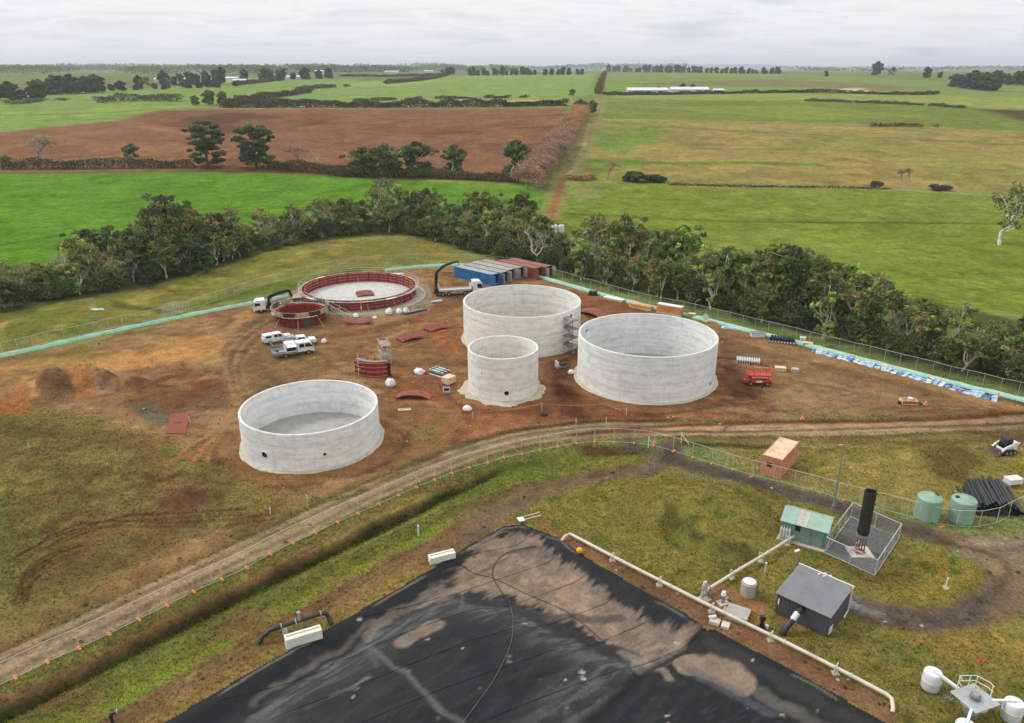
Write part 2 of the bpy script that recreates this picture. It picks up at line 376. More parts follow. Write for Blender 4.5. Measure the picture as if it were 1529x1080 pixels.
# -- the lane: verge, two wheel ruts
LANE = [(818,330),(826,312),(836,285),(840,270),(858,240),(874,210),(888,180),(895,160),(899,146),(903,125),(905,111)]
line(LANE, 9.0, (130,132,74), 2.0, 0.9, region=7); line(LANE, 3.0, (134,120,82), 0.8, 0.45, warp=0.3)
lw = spline(pl(LANE), 5)
for s in (-1, 1): line([Vector((p.x+s*0.95, p.y)) for p in lw if p.y < 520], 0.7, (148,108,74), 0.3, 0.9, warp=0.15, world=True, smooth=False)
line([p for p in lw if p.y > 480], 2.2, (142,114,84), 0.8, 0.75, warp=0.15, world=True, smooth=False)
area([(818,330),(824,305),(835,274),(845,266),(838,290),(829,318)], (150,92,62), 0.6, 0.7, grass=0)
line([(880,185),(872,215),(862,245),(850,262)], 2.5, (150,148,116), 1.2, 0.8)
# -- creek belt floor
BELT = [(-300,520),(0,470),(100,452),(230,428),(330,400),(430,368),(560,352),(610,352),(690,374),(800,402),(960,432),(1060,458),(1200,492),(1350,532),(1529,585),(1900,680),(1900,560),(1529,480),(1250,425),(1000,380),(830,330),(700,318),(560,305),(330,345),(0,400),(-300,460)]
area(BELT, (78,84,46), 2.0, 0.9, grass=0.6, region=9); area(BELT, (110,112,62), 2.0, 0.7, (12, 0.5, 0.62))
# -- the rough slope behind the site
SLOPE = [(-200,560),(0,530),(270,468),(390,440),(470,414),(620,396),(720,398),(690,374),(610,354),(560,352),(430,368),(330,400),(230,428),(100,452),(0,470),(-300,520)]
area(SLOPE, (136,128,68), 1.0, grass=0.9); area(SLOPE, (150,136,84), 1.0, 0.7, (4, 0.5, 0.62)); area(SLOPE, (100,108,48), 1.0, 0.6, (4, 0.36, 0.46))
area([(0,470),(70,452),(150,470),(130,500),(0,525)], (104,114,52), 1.5, 0.8, (1.5, 0.35, 0.6), grass=1); area([(180,478),(330,452),(480,425),(540,408),(560,398),(470,410),(330,440),(270,462)], (86,104,44), 1.2, 0.8)
area([(165,448),(230,462),(275,472),(240,470),(170,458)], (66,68,40), 0.8, 0.7); area([(0,490),(15,475),(22,480),(8,505)], (176,138,92), 0.6, 0.9, grass=0)
area([(610,356),(640,372),(680,380),(650,382)], (150,112,66), 1, 0.7)
# -- creek-side verge outside the right-hand fence
line([(805,402),(900,428),(1050,464),(1200,506),(1350,540),(1529,582),(1700,622)], 3.2, (98,112,54), 1, 0.9, grass=1)

# -- construction ground
SITE = [(-300,610),(0,540),(270,478),(380,452),(470,430),(560,404),(700,398),(806,412),(900,444),(1050,482),(1200,520),(1350,556),(1529,606),(1900,700),(1900,660),(1529,648),(1130,660),(960,645),(860,652),(700,690),(470,795),(250,900),(0,1010),(-300,1150)]
area(SITE, (126,92,58), 0.6, grass=0.1, region=1)
D = lambda *a, **k: area(*a, **k)
D(SITE, (104,72,46), 0.6, 0.65, (12, 0.48, 0.6)); D(SITE, (152,120,80), 0.6, 0.55, (12, 0.34, 0.44)); D(SITE, (94,62,42), 0.6, 0.45, (4, 0.54, 0.66)); D(SITE, (164,134,96), 0.6, 0.35, (1.5, 0.58, 0.72))
# grassy left part
D([(-300,640),(0,600),(150,625),(330,690),(400,730),(430,760),(300,800),(150,880),(0,960),(-300,1100)], (122,114,58), 2.5, 0.9, grass=0.8)
D([(-300,640),(0,630),(150,650),(250,690),(180,740),(120,800),(0,900),(-300,1000)], (112,116,56), 2.5, 0.9, (4, 0.38, 0.56), grass=1)
D([(0,720),(90,690),(110,760),(60,830),(0,860)], (108,122,56), 3, 0.8, (4, 0.36, 0.5), grass=1)
D([(0,640),(200,650),(330,720),(380,740),(280,800),(60,860)], (142,118,66), 2, 0.6, (4, 0.5, 0.64))
D([(0,630),(300,650),(360,740),(250,830),(0,900)], (92,70,44), 2, 0.55, (4, 0.34, 0.42), grass=0.3)
D([(300,700),(420,700),(560,740),(470,790),(330,800),(300,760)], (118,104,54), 2, 0.7, (4, 0.42, 0.56), grass=0.5)
# orange subsoil on the upper left
D([(0,548),(120,530),(280,498),(350,470),(395,455),(350,500),(240,530),(150,545),(60,560),(0,575)], (170,128,74), 1.2, 0.85, (4, 0.34, 0.48))
D([(90,560),(150,535),(250,522),(350,505),(330,540),(240,545),(150,555)], (178,130,72), 1.2, 0.8)
D([(0,545),(130,515),(250,490),(200,520),(60,555)], (124,112,60), 1.5, 0.8, (4, 0.45, 0.58), grass=0.6)
D([(-80,545),(10,548),(50,595),(40,620),(-80,610)], (166,106,64), 1.5, 0.85, (4, 0.36, 0.54)); D([(28,560),(45,575),(62,600),(48,602)], (190,142,84), 0.5, 0.8)
D([(62,575),(85,555),(112,560),(112,598),(68,602)], (112,90,62), 0.6, 0.95, grass=0); D([(105,575),(140,565),(150,590),(110,598)], (168,112,62), 0.6, 0.85)
D([(150,566),(230,552),(300,556),(345,545),(330,580),(260,600),(190,596)], (108,66,42), 2.5, 0.9, (4, 0.36, 0.55)); D([(140,555),(170,553),(165,585),(140,590)], (142,126,104), 0.8, 0.7, (1.5, 0.45, 0.6))
D([(195,575),(340,570),(340,610),(260,640),(200,620)], (96,66,44), 1.5, 0.7); D([(195,605),(225,600),(260,625),(255,638),(220,632)], (96,94,80), 0.7, 0.8)
D([(285,540),(335,525),(330,548),(300,552)], (140,128,84), 0.8, 0.6, (1.5, 0.4, 0.6)); D([(270,610),(320,600),(345,625),(290,635)], (128,112,90), 1, 0.6, (1.5, 0.42, 0.58))
D([(235,640),(330,640),(350,680),(270,700),(200,680)], (152,108,66), 1.2, 0.7, (4, 0.4, 0.56))
line([(255,690),(285,665),(310,650)], 0.5, (176,120,74), 0.3, 0.8); line([(285,695),(302,670),(318,655)], 0.5, (176,120,74), 0.3, 0.8); line([(305,695),(318,675),(328,660)], 0.4, (172,116,72), 0.3, 0.7)
# haul road across the middle
D([(335,500),(400,470),(470,480),(520,480),(470,560),(430,570),(350,590),(330,560)], (128,102,66), 1.5, 0.8)
D([(430,560),(560,570),(700,600),(690,640),(640,700),(560,600)], (122,82,52), 1.5, 0.6)
D([(610,470),(700,450),(690,480),(640,500)], (130,90,56), 1, 0.7); D([(500,490),(690,490),(690,590),(560,580),(520,540)], (134,98,62), 1.5, 0.65); D([(560,540),(690,560),(690,600),(600,600)], (124,76,46), 1.5, 0.7)
D([(655,490),(692,500),(694,535),(665,520),(650,505)], (160,94,52), 0.8, 0.9); D([(670,505),(690,510),(690,530),(676,520)], (186,130,76), 0.6, 0.6, (1.5, 0.45, 0.6))
D([(590,620),(680,620),(690,690),(620,720),(560,690),(570,650)], (136,98,60), 1.2, 0.7); D([(580,640),(660,630),(640,700),(580,700)], (112,104,58), 1.0, 0.7, (4, 0.48, 0.62), grass=0.4)
D([(540,700),(620,690),(650,700),(560,745),(520,745)], (150,98,60), 1, 0.7, (1.5, 0.4, 0.6))
# red soil between the tanks and towards the right
D([(690,600),(860,560),(1080,560),(1150,600),(1140,635),(860,640),(700,650)], (116,72,48), 1.5, 0.85); D([(810,540),(870,530),(870,590),(815,590)], (96,58,40), 1, 0.85)
D([(1070,500),(1160,530),(1200,560),(1130,600),(1075,590)], (100,66,48), 1.5, 0.85); D([(805,425),(900,445),(1000,475),(1000,500),(870,470)], (122,76,50), 1.2, 0.8)
D([(930,465),(1050,485),(1300,560),(1529,625),(1529,608),(1300,550),(1060,484)], (152,116,72), 0.8, 0.55)
D([(1080,500),(1200,530),(1400,585),(1529,622),(1529,645),(1200,632),(1140,600)], (130,104,68), 1.5, 0.8); D([(1150,585),(1300,560),(1400,600),(1300,628),(1160,628)], (136,112,76), 2, 0.7)
D([(1080,505),(1200,525),(1350,562),(1529,612),(1529,620),(1340,572),(1200,535)], (164,128,84), 0.8, 0.5, (4, 0.36, 0.56)); D([(1000,600),(1120,590),(1150,620),(1010,622)], (150,122,88), 1, 0.6, (1.5, 0.4, 0.6))
line([(1130,500),(1300,545),(1529,604)], 1.5, (86,66,48), 0.6, 0.7); line([(1340,612),(1420,612),(1500,616)], 2.0, (104,66,46), 0.8, 0.6)
D([(1175,620),(1260,616),(1345,618),(1340,630),(1180,632)], (112,122,54), 0.6, 0.85, (1.5, 0.3, 0.55), grass=1)
D([(690,618),(860,628),(1000,620),(1140,628),(1140,640),(860,640),(700,655)], (150,104,64), 0.6, 0.6)
for px, py in ((455,700),(760,607),(965,602)):  # pale mortar halo is on the footings; wet soil round them
    pass
for cx, cy, r, _ in TANKS:
    line([(cx+(r+1.6)*math.cos(a), cy+(r+1.6)*math.sin(a)) and Vector((cx+(r+1.6)*math.cos(a), cy+(r+1.6)*math.sin(a))) for a in np.linspace(0, 2*PI, 40)], 2.6, (140,100,62), 0.8, 0.75, world=True, smooth=False)
    line([Vector((cx+(r+3.4)*math.cos(a), cy+(r+3.4)*math.sin(a))) for a in np.linspace(0, 2*PI, 40)], 0.8, (92,64,42), 0.5, 0.6, (4, 0.4, 0.55), world=True, smooth=False)
line([Vector((-33.1+14.2*math.cos(a), 161.7+14.2*math.sin(a))) for a in np.linspace(0, 2*PI, 40)], 3.0, (150,138,120), 0.8, 0.8, world=True, smooth=False)
line([(600,470),(640,455),(665,440)], 2.5, (150,136,116), 0.8, 0.7, (1.5, 0.4, 0.6))
# wheel ruts and scuffs on the working area
for k in range(46):
    px, py = rng.uniform(420, 720), rng.uniform(475, 600); a = rng.uniform(-0.35, 0.35); l = rng.uniform(30, 110)
    line([(px-l/2, py+a*l*0.4), (px, py+rng.uniform(-4, 4)), (px+l/2, py-a*l*0.4)], rng.uniform(0.3, 0.8), [(92,64,42),(158,128,92),(108,70,44)][k % 3], 0.25, 0.5, (1.5, 0.35, 0.6), warp=0.3)
for k in range(40):
    px, py = rng.uniform(1000, 1529), rng.uniform(530, 630); l = rng.uniform(40, 160); sl = 0.22 if py < 590 else -0.02
    line([(px-l/2, py-sl*l/2), (px, py+rng.uniform(-2, 2)), (px+l/2, py+sl*l/2)], rng.uniform(0.3, 0.7), [(96,74,52),(160,132,92),(140,98,64)][k % 3], 0.25, 0.45, (1.5, 0.35, 0.6), warp=0.3)
for q, w_, c_ in (([(455,600),(400,560),(370,520),(395,485),(440,470)],3.0,(112,88,60)),([(470,505),(560,492),(640,470),(700,445)],3.5,(112,74,48)),([(480,520),(570,505),(650,478),(705,452)],1.2,(158,124,84)),([(480,560),(560,560),(640,540),(690,545)],3.0,(108,78,50)),([(430,580),(500,560),(560,585)],2.0,(156,126,88)),([(700,610),(690,640),(672,690)],2.2,(108,68,44)),([(580,610),(640,600),(700,640)],1.2,(160,110,70)),([(330,600),(350,560),(345,520),(385,480)],2.2,(104,80,56)),([(840,545),(845,600),(860,625)],3.0,(84,52,38)),([(1075,560),(1110,590),(1150,610)],2.5,(92,66,50)),([(1090,515),(1230,548),(1400,590)],3.0,(116,92,62)),([(1100,540),(1250,575),(1420,612)],1.4,(156,128,90))):
    line(q, w_, c_, 0.9, 0.75, (4, 0.28, 0.52), warp=0.8)
for q in ([(350,590),(336,540),(360,505),(400,478)],[(362,592),(350,545),(372,508),(410,482)],[(375,590),(362,548),(388,512),(430,488)]):
    line(q, 0.7, (150,122,82), 0.3, 0.6, warp=0.3)
TR = (80,56,38)
for q in ([(8,840),(60,812),(120,788),(180,772),(260,766),(360,760)],[(60,810),(100,790),(150,778),(290,780),(400,768)],[(20,905),(25,880),(50,850),(80,830),(120,815)],[(30,890),(32,862),(58,836),(90,822)]):
    line(q, 0.42, TR, 0.18, 0.9, (4, 0.2, 0.42), warp=0.3)
    line([(a_+9, b_+7) for a_, b_ in q], 0.36, TR, 0.18, 0.7, (4, 0.3, 0.5), warp=0.3)
line([(60,800),(95,782),(110,770)], 2.0, TR, 0.6, 0.5, (1.5, 0.42, 0.58)); line([(110,740),(140,712),(155,700)], 0.8, TR, 0.4, 0.7, (1.5, 0.35, 0.55)); line([(215,712),(240,718),(268,706)], 1.0, TR, 0.4, 0.7)
D([(235,745),(268,728),(315,730),(310,748),(262,764),(236,760)], (104,76,56), 0.5, 0.9, grass=0); line([(290,800),(340,785),(400,765)], 1.4, (96,66,46), 0.8, 0.6, (1.5, 0.42, 0.58))
# -- gravel service track along the fence
TRACK = [(-120,1058),(0,1000),(120,942),(250,880),(370,822),(470,776),(560,733),(650,696),(720,670),(800,652),(900,642),(1000,641),(1130,642),(1300,640),(1420,634),(1529,628),(1700,620)]
line(TRACK, 6.4, (112,100,58), 0.8, 0.8, grass=0.6)
line(TRACK, 5.6, (98,96,56), 0.5, 0.75, (4, 0.3, 0.5), grass=0.8); line(TRACK, 4.0, (146,128,98), 0.25, 0.97, grass=0, warp=0.15, region=10)
tw = spline(pl(TRACK), 5)
def offset(pts, s):
    out = []
    for i, p in enumerate(pts):
        d = (pts[min(i+1, len(pts)-1)]-pts[max(i-1, 0)]); d = Vector((d.x, d.y, 0)).normalized(); out.append(Vector((p.x-d.y*s, p.y+d.x*s, 0)))
    return out
for s in (-0.95, 0.95): line(offset(tw, s), 0.6, (118,100,78), 0.2, 0.85, warp=0.15, world=True, smooth=False)
line(offset(tw, 0.0), 0.5, (164,142,106), 0.25, 0.5, warp=0.3, world=True, smooth=False)
TRACK2 = [(860,650),(1000,636),(1150,632),(1300,630),(1420,626),(1529,618)]
line(TRACK2, 1.1, (96,64,46), 0.4, 0.95); line([(900,646),(1000,644),(1130,645),(1300,640),(1529,632)], 0.7, (100,72,52), 0.3, 0.85, warp=0.2); line([(960,640),(1130,637),(1300,635),(1529,624)], 0.6, (170,136,96), 0.3, 0.8, warp=0.2); line([(690,660),(790,640),(900,629),(1010,627)], 0.8, (92,60,42), 0.4, 0.8); line([(860,657),(1000,650),(1130,648),(1300,643),(1529,640)], 0.6, (168,142,104), 0.3, 0.7)
line([(470,745),(520,742),(560,720),(640,685),(700,660)], 1.0, (96,92,52), 0.4, 0.8, (1.5, 0.35, 0.55), grass=0.8)
# -- inside the fence: bank strips and ditch
tf = spline(pl([(-60,1048),(0,1022),(72,992),(208,928),(369,850),(504,783),(622,731),(701,702),(779,682),(860,666),(946,665)]), 5)
STR = [(0.9,1.8,(112,112,58),1), (2.3,1.8,(118,92,68),0.5), (3.9,1.9,(84,92,40),1), (5.7,1.7,(110,112,56),0.9), (7.3,1.7,(112,118,54),1), (8.7,0.8,(124,138,58),1), (10.6,2.2,(122,92,68),0.4), (12.6,2.0,(130,110,66),0.7), (14.5,2.2,(132,114,66),0.7)]
for s, w, c, g in STR:
    o = offset(tf, -s); o = [p for p in o if sdf(np.array([p.x]), np.array([p.y]), LAGOON)[0] > -1]
    line(o, w+0.6, c, 0.5, 0.95, grass=g, warp=0.35, world=True, smooth=False)
for q_ in range(46):
    s = rng.uniform(0.8, 14.5); a_ = int(rng.integers(0, max(1, len(tf)-14))); o = [p for p in offset(tf, -s)[a_:a_+int(rng.integers(8, 26))] if sdf(np.array([p.x]), np.array([p.y]), LAGOON)[0] > 0.3]
    if len(o) > 3: line(o, rng.uniform(0.15, 0.5), [(84,80,44),(150,150,74),(112,76,50),(70,76,36),(132,140,58),(148,116,70)][q_ % 6], 0.25, 0.65, (4, 0.3, 0.5), warp=0.25, world=True, smooth=False)
for s in (4.8, 5.6, 6.4, 7.2, 8.1): line([p for p in offset(tf, -s)], 0.35, (84,84,46) if s != 8.1 else (140,154,58), 0.25, 0.5, (4, 0.3, 0.5), warp=0.3, world=True, smooth=False)
line([p for p in DITCH], 1.7, (50,56,28), 0.5, 0.95, warp=0.4, world=True, smooth=False)
# clods and damp scars on the yard
for k in range(90):
    a_, b_ = rng.uniform(330, 1500), rng.uniform(470, 640); p_ = P(a_, b_); r_ = rng.uniform(0.4, 1.6); line([p_, p_+Vector((r_*rng.uniform(-1,1), r_*0.6*rng.uniform(-1,1), 0))], r_, [(84,58,42),(170,140,104),(146,96,60),(96,74,56)][k % 4], 0.4, 0.6, (1.5, 0.36, 0.58), warp=1.0, world=True, smooth=False)
D([(0,1080),(160,990),(420,880),(640,790),(700,760),(740,770),(640,850),(480,945),(250,1078)], (120,86,66), 0.8, 0.55, (4, 0.44, 0.58), grass=0.4)
# -- grass block right of the lagoon
BLK = [(755,770),(830,720),(960,690),(990,700),(1130,730),(1230,760),(1290,790),(1480,850),(1440,910),(1300,905),(1529,960),(1700,1100),(1500,1150),(1420,1140),(1325,1084),(1250,1042),(1050,935),(880,838),(800,790)]
D(BLK, (114,114,58), 0.8, grass=1); D(BLK, (146,130,84), 0.8, 0.7, (12, 0.50, 0.62)); D(BLK, (92,108,48), 0.8, 0.7, (12, 0.34, 0.46)); D(BLK, (138,124,68), 0.8, 0.8, (4, 0.48, 0.62)); D(BLK, (96,104,46), 0.8, 0.75, (4, 0.34, 0.46)); D(BLK, (110,124,52), 0.8, 0.6, (1.5, 0.52, 0.64)); D(BLK, (156,134,80), 0.8, 0.4, (1.5, 0.3, 0.4))
D([(680,740),(760,690),(860,670),(960,668),(970,685),(900,700),(760,725)], (110,120,54), 0.8, 0.9, grass=1); D([(860,690),(960,676),(968,684),(900,705)], (130,124,62), 0.6, 0.6)
D([(860,662),(945,666),(950,672),(880,672)], (92,66,52), 0.5, 0.8)
D([(975,750),(1000,780),(1050,812),(1110,832),(1140,825),(1120,812),(1060,800),(1010,770)], (80,78,44), 0.6, 0.75, (1.5, 0.3, 0.5), grass=1); D([(1180,700),(1340,690),(1420,720),(1400,760),(1200,730)], (148,132,82), 1.5, 0.8, grass=0.9)  # scarp of the hollow: darker grass with its relief shading painted in
FLD = [(1070,670),(1130,664),(1529,655),(1700,655),(1700,760),(1529,765),(1460,775),(1370,768),(1260,740),(1120,705)]
D(FLD, (142,130,76), 0.8, 0.95, grass=0.9); D(FLD, (120,118,58), 0.8, 0.7, (4, 0.46, 0.6)); D(FLD, (164,146,94), 0.8, 0.5, (1.5, 0.5, 0.64))
D([(1375,672),(1450,672),(1470,690),(1440,725),(1400,712),(1380,695)], (96,84,48), 1.0, 0.8); D([(1430,640),(1529,640),(1529,668),(1500,668)], (104,84,52), 1, 0.6)
line([(1000,657),(1130,655),(1300,660),(1420,662),(1529,652)], 1.6, (116,92,56), 0.6, 0.8, (4, 0.3, 0.45)); line([(1000,663),(1070,664),(1140,668)], 1.2, (80,60,44), 0.5, 0.85)
line([(1130,668),(1250,672),(1370,668)], 0.8, (98,76,48), 0.4, 0.6, (1.5, 0.4, 0.55))
D([(820,806),(850,800),(1050,905),(1180,965),(1330,1050),(1335,1084),(1250,1042),(1050,935),(900,850)], (126,94,70), 0.5, 0.95, grass=0.15)
D([(1060,868),(1110,880),(1180,930),(1230,955),(1180,968),(1100,940),(1050,905)], (148,104,72), 0.6, 0.8, (1.5, 0.34, 0.5), grass=0.1); D([(800,775),(850,795),(900,840),(860,826),(800,792)], (146,104,70), 0.5, 0.8)
D([(1165,795),(1250,818),(1235,828),(1165,805)], (128,84,62), 0.3, 0.9, grass=0); D([(1150,940),(1230,950),(1230,960),(1160,965)], (112,112,50), 0.6, 0.7, grass=1)
D([(1250,845),(1330,850),(1400,870),(1380,890),(1300,880)], (92,80,46), 0.8, 0.7, grass=0.5); D([(1340,790),(1420,810),(1460,860),(1400,920),(1330,900),(1380,860)], (140,124,60), 0.8, 0.7, (1.5, 0.35, 0.55))
# -- dark gravel road to the sheds
ROAD = [(700,800),(740,765),(800,738),(880,716),(950,702),(985,690),(1000,672)]
line(ROAD, 3.2, (108,92,74), 0.8, 0.9, grass=0.1, region=11)
ROAD2 = [(1000,668),(1010,690),(1060,702),(1130,722),(1230,750),(1330,782),(1420,806),(1500,818),(1600,815)]
line(ROAD2, 3.3, (92,84,74), 0.6, 0.95, grass=0, region=11); line(ROAD2, 1.6, (78,72,66), 0.5, 0.7)
line([(700,765),(740,745),(850,715),(950,698)], 1.8, (104,84,62), 0.8, 0.8, grass=0.1); line([(940,660),(985,690),(960,705)], 2.2, (100,92,80), 0.6, 0.8)
LOOP = [(1420,806),(1480,825),(1505,850),(1495,890),(1450,918),(1390,928),(1330,918),(1280,905)]
line(LOOP, 3.9, (104,86,68), 0.6, 0.95, grass=0, region=11); line(LOOP[3:], 2.6, (86,80,72), 0.7, 0.9); line([(1470,820),(1510,840),(1545,830)], 6.0, (128,112,92), 1.0, 0.85, grass=0, region=11)
line([(1500,850),(1520,880),(1500,915)], 2.5, (124,104,80), 0.8, 0.7); D([(1430,800),(1529,795),(1529,810),(1450,815)], (158,144,122), 0.8, 0.7, (1.5, 0.35, 0.55))
line([(1400,805),(1500,838),(1490,880)], 0.8, (78,64,52), 0.4, 0.6); line([(1262,896),(1290,905),(1310,912)], 1.8, (148,146,142), 0.8, 0.5, (1.5, 0.35, 0.55))
D([(1000,700),(1100,722),(1090,728),(1000,712)], (140,132,84), 0.5, 0.7, grass=0.8)
D([(1345,955),(1529,930),(1600,960),(1600,1000),(1400,985)], (150,124,70), 1, 0.7, (1.5, 0.36, 0.56), grass=0.9)
_s = REGION == 1; _l = COL[_s].mean(1, keepdims=True); COL[_s] = (COL[_s]*0.93+_l*0.07)*1.05
for _r in (2, 3):
    _s = REGION == _r; _l = COL[_s].mean(1, keepdims=True); COL[_s] = (COL[_s]*0.92+_l*0.08)*0.94
COL *= (0.93+0.14*fbm(GX, GY, 2.2, 3, 91))[:, None]

# -- ground shader: painted earth colours + grass blades / soil grain as fine detail and relief
def ground_mat(name):
    global nt
    m = bpy.data.materials.new(name); m.use_nodes = True; nt = m.node_tree; b = nt.nodes['Principled BSDF']; b.inputs['Roughness'].default_value = 0.95
    b.inputs['Specular IOR Level'].default_value = 0.0
    at = N('ShaderNodeAttribute', attribute_name='Col'); t = N('ShaderNodeTexCoord'); v = t.outputs['Object']
    fine = NOISE(v, 2.6, 7, 0.68); mid = NOISE(v, 0.55, 5, 0.6); grain = NOISE(v, 9.0, 4, 0.7)
    vm = N('ShaderNodeVectorMath', operation='MULTIPLY'); L(v, vm.inputs[0]); vm.inputs[1].default_value = (1.0, 0.45, 1)
    tuft = NOISE(vm.outputs[0], 3.8, 6, 0.7, 0.6)
    soil = MIX(1.0, at.outputs['Color'], RAMP(fine, [(0.26, (0.46,0.42,0.40)), (0.42, (0.82,0.80,0.78)), (0.55, (1.06,1.06,1.06)), (0.74, (1.62,1.58,1.50))]), 'MULTIPLY')
    gr = MIX(1.0, at.outputs['Color'], RAMP(tuft, [(0.26, (0.42,0.46,0.44)), (0.48, (0.95,0.97,0.92)), (0.62, (1.25,1.22,1.1)), (0.78, (1.65,1.5,1.35))]), 'MULTIPLY')
    c = MIX(at.outputs['Alpha'], soil, gr)
    c = MIX(1.0, c, RAMP(mid, [(0.3, (0.72,0.70,0.70)), (0.5, (1,1,1)), (0.7, (1.25,1.22,1.18))]), 'MULTIPLY')
    big = NOISE(v, 0.13, 6, 0.62, 0.4); huge = NOISE(v, 0.035, 5, 0.6, 0.6)
    c = MIX(1.0, c, RAMP(big, [(0.32, (0.78,0.77,0.78)), (0.5, (1,1,1)), (0.68, (1.20,1.18,1.14))]), 'MULTIPLY')
    c = MIX(1.0, c, RAMP(huge, [(0.34, (0.88,0.86,0.88)), (0.5, (1,1,1)), (0.66, (1.10,1.10,1.06))]), 'MULTIPLY')
    c = MIX(1.0, c, RAMP(grain, [(0.3, (0.74,)*3), (0.7, (1.24,)*3)]), 'MULTIPLY')
    L(c, b.inputs['Base Color'])
    bp = N('ShaderNodeBump'); bp.inputs['Strength'].default_value = 0.9; bp.inputs['Distance'].default_value = 0.14
    L(MATH('ADD', MATH('MULTIPLY', fine, 0.5), MATH('MULTIPLY', tuft, MATH('ADD', MATH('MULTIPLY', at.outputs['Alpha'], 0.8), 0.25))), bp.inputs['Height']); L(bp.outputs[0], b.inputs['Normal'])
    return m
GM = ground_mat('earth_and_grass')
NAMES = {0: ('ground', 'open country and rough grass reaching to the horizon'), 1: ('construction_ground', 'bare brown earth of the construction yard around the tanks'),
    2: ('paddock', 'vivid green paddock left of the red lane behind the creek trees'), 3: ('paddock', 'yellow-green paddock right of the red lane behind the creek trees'),
    4: ('ploughed_field', 'bare brown ploughed field behind the two big pines'), 5: ('stubble_field', 'tan stubble field with green bands right of the lane'),
    6: ('far_paddock', 'pale green paddocks beyond the ploughed field'), 7: ('lane', 'straight red-brown two-rut lane running to the horizon'),
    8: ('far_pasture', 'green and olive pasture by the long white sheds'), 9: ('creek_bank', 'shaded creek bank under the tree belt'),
    10: ('gravel_track', 'pale gravel service track along the temporary fence'), 11: ('access_road', 'dark gravel road looping past the sheds')}
nx, ny = len(AX), len(AY)
ii, jj = np.meshgrid(np.arange(nx-1), np.arange(ny-1)); q0 = (jj*nx+ii).ravel()
QUADS = np.stack([q0, q0+1, q0+nx+1, q0+nx], 1)
SLOT = REGION[QUADS[:, 0]]
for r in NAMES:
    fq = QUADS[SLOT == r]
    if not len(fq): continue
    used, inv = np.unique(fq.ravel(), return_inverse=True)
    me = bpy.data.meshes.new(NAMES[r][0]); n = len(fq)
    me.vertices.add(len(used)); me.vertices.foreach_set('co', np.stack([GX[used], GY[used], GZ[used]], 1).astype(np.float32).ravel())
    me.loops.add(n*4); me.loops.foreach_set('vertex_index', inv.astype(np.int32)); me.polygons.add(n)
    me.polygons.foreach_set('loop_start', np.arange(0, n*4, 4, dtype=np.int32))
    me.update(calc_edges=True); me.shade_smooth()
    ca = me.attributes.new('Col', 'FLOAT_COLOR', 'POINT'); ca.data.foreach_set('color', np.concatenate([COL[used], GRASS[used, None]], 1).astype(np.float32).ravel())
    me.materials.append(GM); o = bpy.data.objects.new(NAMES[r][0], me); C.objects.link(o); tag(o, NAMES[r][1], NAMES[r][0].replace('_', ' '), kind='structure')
# ------------------------------------------------------------------ vegetation
def leaf_mat(name, trans=0.25):
    global nt
    m = bpy.data.materials.new(name); m.use_nodes = True; nt = m.node_tree; nt.nodes.clear()
    at = N('ShaderNodeAttribute', attribute_name='Col'); oi = N('ShaderNodeObjectInfo')
    c = MIX(1.0, at.outputs['Color'], RAMP(oi.outputs['Random'], [(0.0, (0.62,0.70,0.64)), (0.3, (0.92,0.94,0.90)), (0.6, (1.12,1.06,1.0)), (0.8, (1.28,1.18,1.0)), (1.0, (0.95,1.15,0.80))]), 'MULTIPLY')
    d = N('ShaderNodeBsdfDiffuse'); tr = N('ShaderNodeBsdfTranslucent'); L(c, d.inputs[0]); L(c, tr.inputs[0])
    mx = N('ShaderNodeMixShader'); mx.inputs[0].default_value = trans; L(d.outputs[0], mx.inputs[1]); L(tr.outputs[0], mx.inputs[2])
    out = N('ShaderNodeOutputMaterial'); L(mx.outputs[0], out.inputs[0]); return m
LEAF = leaf_mat('foliage')
BARK = mat('pale_gum_bark', rgb(206,196,182,0.95), 0.9, var=0.35, scale=1.2, col2=rgb(110,96,82)); BARKD = mat('brown_bark', rgb(92,78,64), 0.95, var=0.3, scale=2)
TWIG = mat('bare_twigs', rgb(150,128,112,1.0), 0.95, var=0.25, scale=0.7); DEADW = mat('bleached_dead_wood', rgb(205,198,186,1.0), 0.9, var=0.2, scale=1.0)
def np_mesh(name, V, Fq, cols=None, m=None, smooth=False):
    me = bpy.data.meshes.new(name); n, k = Fq.shape
    me.vertices.add(len(V)); me.vertices.foreach_set('co', V.astype(np.float32).ravel()); me.loops.add(n*k); me.loops.foreach_set('vertex_index', Fq.astype(np.int32).ravel())
    me.polygons.add(n); me.polygons.foreach_set('loop_start', np.arange(0, n*k, k, dtype=np.int32)); me.update(calc_edges=True)
    if cols is not None:
        ca = me.attributes.new('Col', 'FLOAT_COLOR', 'POINT'); ca.data.foreach_set('color', np.concatenate([cols, np.ones((len(V), 1))], 1).astype(np.float32).ravel())
    if m: me.materials.append(m)
    if smooth: me.shade_smooth()
    return me
def cards(ctr, size, cols, g, aspect=0.55, up=0.35):
    """leaf sprays: one bent quad each (4 verts), random facing"""
    n = len(ctr); nrm = g.normal(size=(n, 3)); nrm[:, 2] += up; nrm /= np.linalg.norm(nrm, axis=1)[:, None]
    t = np.cross(nrm, g.normal(size=(n, 3))); t /= np.linalg.norm(t, axis=1)[:, None]+1e-9; b = np.cross(nrm, t)
    s = size[:, None]; V = np.stack([ctr-t*s, ctr-b*s*aspect+nrm*s*0.15, ctr+t*s, ctr+b*s*aspect+nrm*s*0.15], 1).reshape(-1, 3)
    Fq = np.arange(n*4).reshape(-1, 4); return V, Fq, np.repeat(cols, 4, axis=0)
